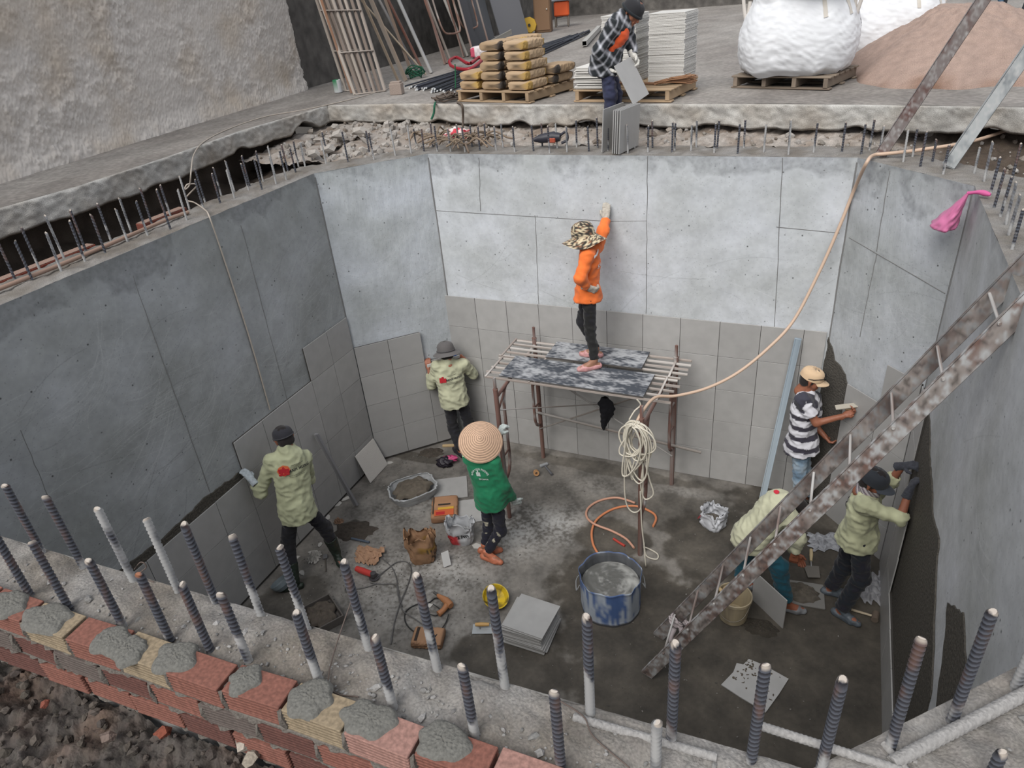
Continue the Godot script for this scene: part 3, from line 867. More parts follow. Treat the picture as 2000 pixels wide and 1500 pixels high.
func build_ground() -> void:
	# the slab around the pit: back part and left part
	var edge_back := [Vector3(-2.15, SLAB, -1.29), Vector3(-0.93, SLAB, -1.30), Vector3(0.47, SLAB, -1.07), Vector3(2.39, SLAB, -0.91), Vector3(3.40, SLAB, -0.80), Vector3(4.28, SLAB, -0.66), Vector3(5.5, SLAB, -0.42), Vector3(9.0, SLAB, 0.2)]
	var edge_left := [Vector3(-1.98, SLAB, 7.5), Vector3(-2.05, SLAB, 3.3), Vector3(-1.96, SLAB, 2.6), Vector3(-2.03, SLAB, 1.5), Vector3(-2.2, SLAB, 0.25), Vector3(-2.15, SLAB, -1.29)]
	var gc := func(pt: Vector3, _u: float, _v: float) -> Color:
		var n1 := noi.get_noise_2d(pt.x * 0.5, pt.z * 0.25)
		var n2 := noi.get_noise_2d(pt.x * 2.2, pt.z * 1.4)
		return S(162, 157, 152).lerp(S(142, 136, 131), clampf(0.5 + n1 * 1.2, 0, 1)) * (1.0 + 0.3 * n2)
	var g := MB.new()
	var fb := func(u: float, v: float) -> Vector3:
		var x := -3.9 + 12.9 * u
		var ze := -1.29
		for i in edge_back.size() - 1:
			if x >= edge_back[i].x: ze = lerpf(edge_back[i].z, edge_back[i + 1].z, clampf((x - edge_back[i].x) / (edge_back[i + 1].x - edge_back[i].x), 0, 1))
		var z := lerpf(ze - 0.012, -34.0, v * v)
		if v == 0.0 and x < -2.15: z = -1.29
		return Vector3(lerpf(x, x * 2.4 - 3.0, v * v) if x < 9.5 else x, SLAB + 0.006 * noi.get_noise_2d(x, z), z)
	g.grid(150, 110, fb, gc)
	var fl := func(u: float, v: float) -> Vector3:
		var z := lerpf(7.5, -1.29, u)
		var xe := -2.05
		for i in edge_left.size() - 1:
			if z <= edge_left[i].z: xe = lerpf(edge_left[i].x, edge_left[i + 1].x, clampf((edge_left[i].z - z) / (edge_left[i].z - edge_left[i + 1].z), 0, 1))
		return Vector3(lerpf(-3.9, xe - 0.012, v), SLAB + 0.006 * noi.get_noise_2d(v * 2.0, z), z)
	g.grid(150, 30, fl, gc)
	SLABS = struct(g.mesh(), "ground_slab", mat("slab", 255, 255, 255, 0.9, {"vc": true, "tex": noise_tex("slabn", 0.03, 0.78, 1.0, 5), "bump": noise_tex("slabb", 0.05, 0, 1, 4), "height": 0.5, "scale": 0.8}))
	ledge(edge_back, 3.74, "broken_edge", SLABS, 3.0)
	ledge(edge_left, 3.735, "broken_edge", SLABS, 17.0)
	# the cut earth under and beyond the slab, and the rubble in the trench
	var e := MB.new()
	var earth := func(u: float, v: float) -> Vector3:   # trench to the left of the pit, dark under the slab
		var z := lerpf(7.2, -1.2, u)
		var prof := [Vector2(-1.26, 3.60), Vector2(-1.30, 3.42), Vector2(-1.5, 3.28), Vector2(-1.8, 3.22), Vector2(-2.2, 3.25), Vector2(-2.62, 3.4), Vector2(-2.75, 3.8)]
		var s := v * 5.999
		var q: Vector2 = (prof[int(s)] as Vector2).lerp(prof[int(s) + 1], s - int(s))
		var fill := smoothstep(1.0, -0.6, z)
		var y := lerpf(q.y, maxf(q.y, 3.66 - 0.05 * noi.get_noise_2d(z, q.x)), fill * smoothstep(-2.6, -1.9, q.x))
		return Vector3(q.x + 0.05 * noi.get_noise_2d(z * 3.0, v * 9.0), y + 0.06 * noi.get_noise_3d(z * 4.0, v * 7.0, 2.0), z)
	var ec := func(pt: Vector3, _u: float, _v: float) -> Color:
		return S(92, 82, 74).lerp(S(120, 108, 98), clampf(0.4 + noi.get_noise_3d(pt.x * 5.0, pt.y * 5.0, pt.z * 5.0), 0, 1))
	e.grid(220, 30, earth, ec)
	struct(e.mesh(), "trench_earth", M["vrough"])
	var r := MB.new()
	var rub := func(u: float, v: float) -> Vector3:   # rubble slope behind the pit
		var x := lerpf(-2.3, 8.5, u)
		var z0 := -0.40 + 0.9 * smoothstep(4.3, 5.4, x) * (1.0 if x > 4.3 else 0.0) + 0.75 * smoothstep(0.1, -0.85, x)
		var z1 := -1.45 + 0.11 * x
		if x > 4.3: z1 += 0.1 * (x - 4.3)
		var z := lerpf(z0, z1, v)
		var dip := 0.16 * smoothstep(4.2, 5.0, x)
		var y := 3.62 - dip * sin(v * PI) + 0.10 * v + 0.05 * noi.get_noise_2d(x * 2.0, z * 2.0) + 0.035 * noi.get_noise_2d(x * 7.0, z * 7.0)
		return Vector3(x, y, z)
	var rc := func(pt: Vector3, _u: float, _v: float) -> Color:
		var n1 := noi.get_noise_2d(pt.x * 2.5, pt.z * 2.5)
		var n2 := noi.get_noise_2d(pt.x * 14.0, pt.z * 14.0)
		var base := S(178, 170, 163).lerp(S(142, 127, 114), clampf(0.3 + n1 * 1.3, 0, 1))
		base = base.lerp(S(92, 80, 70), smoothstep(4.4, 5.2, pt.x))
		return base * (1.0 + 0.4 * n2)
	r.grid(420, 44, rub, rc)
	var bank := struct(r.mesh(), "rubble_bank", M["vrough"])
	var soil := MB.new()
	var far_side := func(u: float, v: float) -> Vector3:   # earth to the right of the pit
		var z := lerpf(0.6, 8.0, u)
		var x := 5.36 + 3.2 * v
		return Vector3(x, 3.55 + 0.25 * v + 0.06 * noi.get_noise_2d(x * 2.0, z * 2.0), z)
	soil.grid(120, 50, far_side, ec)
	struct(soil.mesh(), "earth_bank", M["vrough"])
	# loose lumps
	var lump_m := []
	for i in 6:
		var l := MB.new()
		l.col = [S(172, 167, 162), S(150, 143, 136), S(186, 182, 178), S(138, 126, 116), S(165, 155, 145), S(120, 104, 92)][i]
		l.rock(Vector3.ZERO, Vector3(1, 0.7, 0.85), rng)
		lump_m.append(l)
	var heap := MB.new()
	for i in 620:
		var x := rng.randf_range(-2.2, 5.6)
		var v := rng.randf()
		if i < 260: x = rng.randf_range(-1.9, 0.2)
		var q: Vector3 = rub.call((x + 2.3) / 10.8, v)
		var sz := rng.randf_range(0.015, 0.05) * (2.0 if rng.randf() < 0.12 else 1.0)
		heap.col = [S(172, 167, 162), S(150, 143, 136), S(186, 182, 178), S(138, 126, 116), S(165, 155, 145)][i % 5]
		heap.rock(q + Vector3(0, sz * 0.2, 0), Vector3(sz * rng.randf_range(0.8, 1.5), sz, sz), rng, Basis.from_euler(Vector3(rng.randf() * 3, rng.randf() * 3, rng.randf() * 3)))
	for i in 90:
		var x := rng.randf_range(-2.0, -0.55)
		var q: Vector3 = rub.call((x + 2.3) / 10.8, rng.randf_range(0.05, 0.9))
		var sz := rng.randf_range(0.05, 0.13)
		heap.col = S(186, 180, 174) * rng.randf_range(0.75, 1.1)
		heap.rock(q + Vector3(0, sz * 0.15, 0), Vector3(sz * rng.randf_range(0.9, 1.6), sz * 0.8, sz), rng, Basis.from_euler(Vector3(rng.randf() * 3, rng.randf() * 3, rng.randf() * 3)))
	var hp := put(heap.mesh(), "rubble", M["vrough"], bank)
	hp.set_meta("kind", "stuff")
	# bigger slabs of broken concrete in the left corner of the trench
	for q in [[Vector3(-1.233, 3.700, 0.028), Vector3(0.24, 0.10, 0.2)], [Vector3(-1.246, 3.700, 0.275), Vector3(0.2, 0.1, 0.12)], [Vector3(-1.337, 3.780, -0.344), Vector3(0.22, 0.12, 0.2)], [Vector3(-1.181, 3.780, -0.541), Vector3(0.25, 0.12, 0.18)], [Vector3(-1.484, 3.750, -0.212), Vector3(0.3, 0.03, 0.05)]]:
		var l := MB.new()
		l.col = S(188, 182, 176)
		l.rock(Vector3.ZERO, q[1], rng)
		var o := put(l.mesh(), "concrete_lump", M["vrough"], SLABS)
		o.position = q[0]
	near_ground()

func near_ground() -> void:
	# mud at the camera's feet
	var g := MB.new()
	var mud := func(u: float, v: float) -> Vector3:
		var x := lerpf(0.6, 4.3, u)
		var z := lerpf(6.00, 7.3, v)
		var y := 3.36 + 0.12 * v + 0.10 * smoothstep(2.2, 3.4, x) + 0.05 * noi.get_noise_2d(x * 2.2, z * 2.2) + 0.035 * noi.get_noise_2d(x * 7.0, z * 7.0 + 3.0) + 0.018 * absf(noi2.get_noise_2d(x * 22.0, z * 22.0)) + 0.010 * noi2.get_noise_2d(x * 45.0, z * 45.0)
		return Vector3(x, y, z)
	var mc := func(pt: Vector3, _u: float, _v: float) -> Color:
		var n2 := noi.get_noise_2d(pt.x * 9.0, pt.z * 9.0)
		return S(86, 80, 76).lerp(S(112, 92, 80), clampf(noi.get_noise_2d(pt.x * 3.0, pt.z * 3.0) * 1.4, 0, 1)) * (1.0 + 0.5 * n2)
	g.grid(330, 120, mud, mc)
	var md := struct(g.mesh(), "mud_bank", M["vrough"])
	var lumps := MB.new()
	for i in 520:
		var u := rng.randf() * 0.75
		var v := rng.randf() * 0.45
		var q: Vector3 = mud.call(u, v)
		var sz := rng.randf_range(0.008, 0.035)
		lumps.col = S(90, 82, 76) * rng.randf_range(0.7, 1.25)
		lumps.rock(q + Vector3(0, sz * 0.15, 0), Vector3(sz * 1.3, sz, sz * 1.1), rng, Basis.from_euler(Vector3(rng.randf() * 3, rng.randf() * 3, 0)))
	var ls := put(lumps.mesh(), "clods", M["vrough"], md)
	ls.set_meta("kind", "stuff")
	for q in [[Vector3(2.497, 3.400, 6.028), Vector3(0.06, 0.05, 0.035), S(150, 84, 66), 0.7], [Vector3(2.789, 3.450, 5.993), Vector3(0.05, 0.045, 0.05), S(188, 178, 166), 0.2], [Vector3(2.838, 3.450, 6.017), Vector3(0.06, 0.03, 0.05), S(170, 160, 146), 1.2], [Vector3(2.828, 3.460, 5.929), Vector3(0.04, 0.02, 0.04), S(150, 146, 142), 0.4], [Vector3(2.058, 3.400, 6.086), Vector3(0.04, 0.03, 0.03), S(140, 80, 66), 2.0], [Vector3(2.367, 3.420, 6.103), Vector3(0.06, 0.04, 0.04), S(128, 112, 104), 0.3]]:
		var l := MB.new()
		l.col = q[2]
		l.rock(Vector3.ZERO, q[1], rng, Basis(Vector3.UP, q[3]))
		var o := put(l.mesh(), "broken_brick", M["vrough"], md)
		o.position = (q[0] as Vector3)
	var ex := MB.new()
	var far_mud := func(u: float, v: float) -> Vector3:
		var x := lerpf(-2.0, 11.0, u)
		var z := lerpf(5.95, 12.0, v)
		return Vector3(x, 3.29 + 0.08 * noi.get_noise_2d(x, z), z)
	ex.grid(90, 50, far_mud, mc)
	put(ex.mesh(), "mud_beyond", M["vrough"], md)
	brick_wall()
	# grit and crumbs on the tops of the near walls
	for kk in [4, 3]:
		var a: Vector2 = IN[kk]
		var b: Vector2 = IN[kk + 1]
		var oa: Vector2 = OUT[kk]
		var ob: Vector2 = OUT[kk + 1]
		var grit := MB.new()
		for i in (900 if kk == 4 else 160):
			var s := rng.randf() * 0.72
			if kk == 3: s = rng.randf()
			var w := sqrt(rng.randf())
			if rng.randf() < 0.4: s = clampf(rng.randfn(0.28, 0.12), 0, 1)
			var q := a.lerp(b, s).lerp(oa.lerp(ob, s), 0.04 + 0.92 * w)
			var sz := rng.randf_range(0.003, 0.011) * (2.2 if rng.randf() < 0.10 else 1.0)
			grit.col = S(168, 166, 164) * rng.randf_range(0.55, 1.1)
			var y := TOP + noi.get_noise_2d(q.x * 3.0, q.y * 3.0) * 0.018 + 0.012 * sin(w * PI) - 0.05 * maxf(0.0, w - 0.75)
			grit.rock(Vector3(q.x, y + sz * 0.15, q.y), Vector3(sz * rng.randf_range(1, 1.8), sz * 0.8, sz), rng, Basis(Vector3.UP, rng.randf() * 6))
		var o := put(grit.mesh(), "grit", M["vrough"], WALL[kk])
		o.set_meta("kind", "stuff")

func brick_mesh(ln: float, c: Color) -> ArrayMesh:   # hollow brick: long sides with grooves
	var g := MB.new()
	g.col = c
	var h := 0.078
	var w := 0.085
	var ribs := 5
	for side in [-1.0, 1.0]:
		for i in ribs:
			var y0 := 0.009 + (h - 0.018) * i / ribs
			g.box(Vector3(0, y0 + (h - 0.018) / ribs * 0.5, side * (w * 0.5 - 0.005)), Vector3(ln, (h - 0.018) / ribs * 0.5, 0.010), 0.0015)
	g.box(Vector3(0, h * 0.5, 0), Vector3(ln - 0.002, h - 0.006, w - 0.016), 0.002)
	g.box(Vector3(0, h - 0.0045, 0), Vector3(ln, 0.009, w), 0.002)
	g.box(Vector3(0, 0.0045, 0), Vector3(ln, 0.009, w), 0.002)
	return g.mesh()

func brick_wall() -> void:
	# three courses of hollow bricks laid against the outside of the near wall
	var cols := {"r": S(140, 92, 80), "p": S(168, 128, 118), "o": S(158, 106, 92), "t": S(156, 140, 116), "d": S(106, 70, 62), "g": S(106, 96, 90)}
	var origin := Vector3(1.55, 0, 5.993)
	var dirv := Vector3(1.0, 0, -0.036).normalized()
	var bs := Basis(dirv, Vector3.UP, dirv.cross(Vector3.UP))
	var host := Node3D.new()
	host.name = "brick_wall"
	host.set_meta("kind", "structure")
	add_child(host)
	var meshes := {}
	var top_cols := "oortrtrrtprpt"
	var mid_cols := "dgdgdrgdrdrrd"
	var low_cols := "dddrrrdrdrrrd"
	var course := [[top_cols, 3.602, 0.0], [mid_cols, 3.512, 0.09], [low_cols, 3.422, -0.02]]
	for ci in 3:
		for i in 13:
			var ch: String = (course[ci][0] as String)[i]
			if not meshes.has(ch): meshes[ch] = brick_mesh(0.178, cols[ch])
			var o := put(meshes[ch], "brick", mat("brick", 255, 255, 255, 0.9, {"vc": true, "tex": noise_tex("brickn", 0.06, 0.72, 1.0, 4), "scale": 2.0}), host)
			o.transform = Transform3D(bs.rotated(Vector3.UP, rng.randf_range(-0.03, 0.03)).rotated(bs.z, rng.randf_range(-0.02, 0.02)), origin + dirv * (0.19 * i + (course[ci][2] as float)) + Vector3(0, course[ci][1] + 0.002 * rng.randf() + 0.004 * i * 0, 0.004 * ci + rng.randf_range(-0.004, 0.004)))
		# mortar between this course and the next
		var mo := MB.new()
		mo.col = S(122, 116, 110)
		var y: float = course[ci][1]
		var bed := func(u: float, v: float) -> Vector3:
			var q := origin + dirv * (u * 2.55 - 0.1) + bs.z * (lerpf(-0.042, 0.046, v) + 0.012 * noi2.get_noise_2d(u * 60.0, v * 2.0 + ci))
			return Vector3(q.x, y - 0.004 + 0.010 * sin(v * PI) * absf(noi2.get_noise_2d(u * 40.0, ci * 5.0)), q.z)
		mo.grid(200, 6, bed)
		mo.box(origin + dirv * 1.15 + Vector3(0, y - 0.006, 0), Vector3(2.5, 0.014, 0.082), 0.003, bs)
		put(mo.mesh(), "mortar_joint", M["vrough"], host)
	# mortar squeezed out of the upright joints and spread in tongues over the top course
	for i in 12:
		for ci in 2:
			var j := MB.new()
			j.col = S(118, 112, 106)
			var q := origin + dirv * (0.19 * i + 0.095 + (course[ci][2] as float)) + Vector3(0, course[ci][1] + 0.036, 0.004 * ci)
			j.rock(q + bs.z * 0.036, Vector3(0.022, 0.10, 0.03), rng, bs)
			j.rock(q, Vector3(0.018, 0.08, 0.09), rng, bs)
			put(j.mesh(), "mortar_joint", M["vrough"], host)
	for q in [[Vector3(1.922, 3.683, 5.983), 0.07, 0.05], [Vector3(2.100, 3.683, 5.980), 0.085, 0.055], [Vector3(2.368, 3.683, 5.974), 0.06, 0.05], [Vector3(2.445, 3.683, 5.980), 0.055, 0.05], [Vector3(2.599, 3.683, 5.953), 0.07, 0.055], [Vector3(2.829, 3.683, 5.939), 0.045, 0.045], [Vector3(3.034, 3.683, 5.929), 0.06, 0.055], [Vector3(3.210, 3.683, 5.926), 0.075, 0.05], [Vector3(3.411, 3.683, 5.915), 0.065, 0.055]]:
		var b := MB.new()
		b.col = S(120, 118, 114)
		var o3: Vector3 = q[0]
		var blob := func(u: float, v: float) -> Vector3:
			var a := u * TAU
			var rr := v * (1.0 + 0.22 * noi2.get_noise_2d(cos(a) * 0.9 + o3.x * 5.0, sin(a) * 0.9))
			var hgt := 0.012 * sqrt(maxf(0.0, 1.0 - v * v)) + 0.003 * noi2.get_noise_2d(cos(a) * v * 8.0, sin(a) * v * 8.0 + o3.x)
			return o3 + dirv * (cos(a) * rr * (q[1] as float)) + bs.z * (sin(a) * rr * (q[2] as float)) + Vector3(0, hgt if v < 0.99 else -0.006, 0)
		b.grid(44, 10, blob)
		put(b.mesh(), "mortar_tongue", M["vrough"], host)

func build_plaster_wall() -> void:
	# rough-cast wall to the left of the pit, its rounded end, and the wall that goes on behind the racks
	var p0 := Vector3(-2.66, SLAB, 6.4)
	var p1 := Vector3(-3.60, SLAB, -2.65)
	var d := (p1 - p0).normalized()
	var nn := Vector3(-d.z, 0, d.x)
	var ln := p0.distance_to(p1)
	var g := MB.new()
	var f := func(u: float, v: float) -> Vector3:
		var s := u * (ln + 0.9)
		var y := SLAB - 0.06 + 3.3 * v
		var q: Vector3
		var nrm := nn
		if s < ln: q = p0 + d * s
		else:
			var a := minf((s - ln) / 0.30, PI * 0.5)
			q = p0 + d * ln - nn * 0.22 + (nn * cos(a) + d * sin(a)) * 0.22
			nrm = nn * cos(a) + d * sin(a)
			if s - ln > 0.47: q -= nn * (s - ln - 0.47)
		var patch := clampf(0.6 + 1.3 * noi.get_noise_2d(s * 0.7, y * 0.7 + 3.0), 0.25, 1.3)
		var o := 0.026 * noi.get_noise_2d(s * 5.0, y * 5.0) * patch + 0.015 * patch * absf(noi2.get_noise_2d(s * 17.0, y * 15.0)) + 0.007 * noi2.get_noise_2d(s * 36.0, y * 36.0)
		o += 0.05 * smoothstep(SLAB + 0.22, SLAB - 0.05, y)
		return Vector3(q.x, y, q.z) + nrm * o
	var cf := func(pt: Vector3, _u: float, _v: float) -> Color:
		var k := 1.0 + 0.14 * noi.get_noise_3d(pt.x, pt.y * 3.0, pt.z * 3.0)
		return S(200, 194, 188).lerp(S(192, 180, 166), clampf(0.15 + noi.get_noise_3d(pt.x, pt.y * 1.2, pt.z * 1.2) * 1.3, 0, 1)) * k
	g.grid(640, 190, f, cf)
	var w := struct(g.mesh(), "wall_left_upper", M["vmatt"])
	var bk := MB.new()
	bk.box((p0 + p1) * 0.5 - nn * 0.30 + Vector3(0, 1.55, 0), Vector3(0.3, 3.4, ln + 0.3), 0.0, Basis(nn, Vector3.UP, d))
	bk.box(Vector3(-4.30, SLAB + 1.6, -12.2), Vector3(0.2, 3.4, 19.5), 0.0, Basis(Vector3.UP, 0.05))
	put(bk.mesh(), "wall_core", mat("dark_wall", 112, 108, 104, 0.92, {"tex": noise_tex("conc", 0.012, 0.62, 1.0, 5), "scale": 0.5}), w)  # dark tone holds dirt and also the shade behind the racks

func pipe(g: MB, pts: Array, r: float, sides := 8) -> void:
	g.tube(pts, r, sides)

func dirty(g: MB, base: Color, dust: Color, amount := 0.45, freq := 14.0) -> void:   # splashes of cement on steel and timber
	for i in g.v.size():
		var q := g.v[i] * freq
		var nn := noi.get_noise_3d(q.x, q.y, q.z)
		g.c[i] = base.lerp(dust, clampf((nn + amount - 0.45) * 3.0 + 0.2, 0, 1)) * (1.0 + 0.25 * noi2.get_noise_3d(q.z, q.x, q.y))

func build_scaffold() -> void:
	var rust := S(112, 84, 76)
	var dust := S(158, 156, 154)
	var s := thing("scaffold", "rusty steel frame scaffold standing against the tiled back wall", "scaffold", Vector3(2.0, 0, 0.8))
	var o := s.position
	var feet := [[Vector3(1.205, 0, 0.182), Vector3(1.248, 0, 1.342)], [Vector3(2.814, 0, 0.237), Vector3(2.761, 0, 1.458)]]
	for fr in feet:
		var a: Vector3 = fr[0] - o
		var b: Vector3 = fr[1] - o
		for e in 2:
			var q := a if e == 0 else b
			var inn := (b - a).normalized() * (0.17 if e == 0 else -0.17)
			var g := MB.new()
			pipe(g, [q, q + Vector3(0, 0.6, 0), q + Vector3(0, 1.2, 0), q + Vector3(0, 1.66, 0)], 0.025, 10)
			pipe(g, [q + Vector3(0, 1.66, 0), q + Vector3(0, 1.80, 0)], 0.017, 8)
			g.tube([q + Vector3(0, 1.655, 0), q + Vector3(0, 1.67, 0)], 0.027, 10)
			dirty(g, rust, dust, 0.30, 7.0)
			put(g.mesh(), "post", M["vmatt"], s)
			var h := MB.new()
			pipe(h, spline([q + Vector3(0, 0.52, 0), q + inn * 0.6 + Vector3(0, 0.55, 0), q + inn + Vector3(0, 0.68, 0), q + inn + Vector3(0, 1.0, 0), q + inn + Vector3(0, 1.40, 0), q + inn * 1.3 + Vector3(0, 1.57, 0)], 5), 0.018, 8)
			for y in [0.82, 1.12]: pipe(h, [q + Vector3(0, y, 0), q + inn + Vector3(0, y, 0)], 0.011, 6)
			pipe(h, [q + inn * 0.1 + Vector3(0, 1.40, 0), q + inn * 1.7 + Vector3(0, 1.575, 0)], 0.012, 6)
			dirty(h, rust, dust, 0.35, 9.0)
			put(h.mesh(), "side_rail", M["vmatt"], s)
		var t := MB.new()
		pipe(t, [a + Vector3(0, 1.575, 0), a.lerp(b, 0.5) + Vector3(0, 1.575, 0), b + Vector3(0, 1.575, 0)], 0.02, 10)
		dirty(t, rust, dust, 0.4, 9.0)
		put(t.mesh(), "top_bar", M["vmatt"], s)
	var A: Vector3 = feet[0][0] - o
	var B: Vector3 = feet[1][0] - o
	for pr in [[A + Vector3(-0.03, 0.69, 0.04), B + Vector3(0.32, 0.55, 0.05), 0.016], [A + Vector3(0, 0.45, 0.03), B + Vector3(0, 1.35, 0.03), 0.010], [A + Vector3(0, 1.30, 0.03), B + Vector3(0, 0.42, 0.03), 0.010], [(feet[0][1] as Vector3) - o + Vector3(0, 1.42, 0), A.lerp(B, 0.5) + Vector3(0.05, 0.95, 0.0), 0.007]]:
		var g := MB.new()
		pipe(g, [pr[0], (pr[0] as Vector3).lerp(pr[1], 0.5), pr[1]], pr[2], 8)
		dirty(g, S(120, 112, 106), dust, 0.5, 8.0)
		put(g.mesh(), "brace", M["vmatt"], s)
	# slatted steel decks
	for dk in [[Vector3(0.955, 1.595, 0.18), 2.0, 0.39, "rear"], [Vector3(0.98, 1.595, 0.62), 1.96, 0.42, "front"]]:
		var t := thing("scaffold_deck", "pale slatted steel scaffold deck, the %s one under the plywood" % dk[3], "scaffold deck", dk[0], 0.0, "scaffold decks")
		for i in 5:
			var g := MB.new()
			var off := rng.randf_range(-0.03, 0.03)
			g.box(Vector3((dk[1] as float) * 0.5 + off, 0.012, (dk[2] as float) * i / 4.0), Vector3(dk[1], 0.024, 0.022), 0.004)
			dirty(g, S(150, 140, 134), S(196, 192, 188), 0.5, 12.0)
			put(g.mesh(), "slat", M["vmatt"], t)
		for x in [0.02, (dk[1] as float) * 0.26, (dk[1] as float) * 0.93]:
			var g := MB.new()
			g.box(Vector3(x, 0.027, (dk[2] as float) * 0.5), Vector3(0.022, 0.014, (dk[2] as float) + 0.03), 0.003)
			dirty(g, S(150, 140, 134), S(196, 192, 188), 0.5, 12.0)
			put(g.mesh(), "cross_bar", M["vmatt"], t)
	# plywood sheets
	for sh in [[Vector3(1.15, 1.632, 0.59), Vector3(1.53, 0.012, 0.45), -0.01, "front"], [Vector3(1.47, 1.632, 0.16), Vector3(1.05, 0.012, 0.37), 0.005, "rear"]]:
		var g := MB.new()
		var sz: Vector3 = sh[1]
		var cf := func(pt: Vector3, _u: float, _v: float) -> Color:
			var n1 := noi.get_noise_2d(pt.x * 2.4 + 3.0, pt.z * 5.0)
			var n2 := noi.get_noise_2d(pt.x * 12.0, pt.z * 26.0)
			var f := clampf(0.32 + (0.22 if sh[3] == "rear" else 0.0) + n1 * 1.2 + n2 * 0.9, 0, 1)
			return S(66, 70, 78).lerp(S(164, 166, 170), f)
		var top := func(u: float, v: float) -> Vector3: return Vector3(u * sz.x, sz.y, v * sz.z)
		g.grid(150, 60, top, cf)
		g.col = S(84, 82, 82)
		g.box(Vector3(sz.x * 0.5, sz.y * 0.5 - 0.0005, sz.z * 0.5), Vector3(sz.x, sz.y - 0.001, sz.z))
		var ob := put(g.mesh(), "plywood_sheet", M["vmatt"])
		ob.position = sh[0]
		ob.rotation.y = sh[2]
		tag(ob, "dark cement-smeared plywood sheet, the %s one on the scaffold decks" % sh[3], "plywood sheet", "plywood sheets on the scaffold")
	# black cloth bag hanging on the cross brace
	var bag := MB.new()
	bag.col = S(20, 20, 22)
	var prof := func(u: float, v: float) -> Vector3:
		var a := u * TAU
		var r := 0.085 * (1.0 - pow(maxf(0.0, v - 0.3) / 0.7, 1.4)) * sqrt(minf(1.0, v * 6.0 + 0.1)) + 0.012
		r *= 1.0 + 0.25 * sin(a * 3.0 + v * 4.0) + 0.2 * noi2.get_noise_2d(cos(a) * 2.0, v * 6.0 + sin(a))
		return Vector3(cos(a) * r * 0.8 + 0.02 * sin(v * 5.0), 1.10 - v * 0.44, sin(a) * r * 0.6)
	bag.grid(24, 30, prof)
	var bo := put(bag.mesh(), "cloth_bag", M["vmatt"])
	bo.position = Vector3(2.06, 0, 0.32)
	tag(bo, "black cloth bag hanging from the brace under the scaffold", "bag")
	ladder_and_rails()
	hoses()

func channel(g: MB, a: Vector3, b: Vector3, h: float, fl: float, zdir: float) -> void:   # steel channel, web in the plane of a-b and its normal, flanges along z
	var d := (b - a).normalized()
	var up := Vector3(0, 0, 1).cross(d).normalized()
	var bs := Basis(d, up, d.cross(up))
	var ln := a.distance_to(b)
	for s in [-1.0, 1.0]:
		var web := func(u: float, v: float) -> Vector3: return a + d * (ln * u) + up * ((v - 0.5) * h * s) + bs.z * (0.003 * s)
		g.grid(int(ln * 55), 7, web)
		for e in [-1.0, 1.0]:
			var flange := func(u: float, v: float) -> Vector3: return a + d * (ln * u) + up * (s * h * 0.5 - e * s * 0.003) + bs.z * (zdir * fl * (v if s * e * zdir < 0.0 else 1.0 - v))
			g.grid(int(ln * 55), 2, flange)
	for q in [a, b]:
		g.box(q, Vector3(0.006, h, 0.006), 0.0, bs)

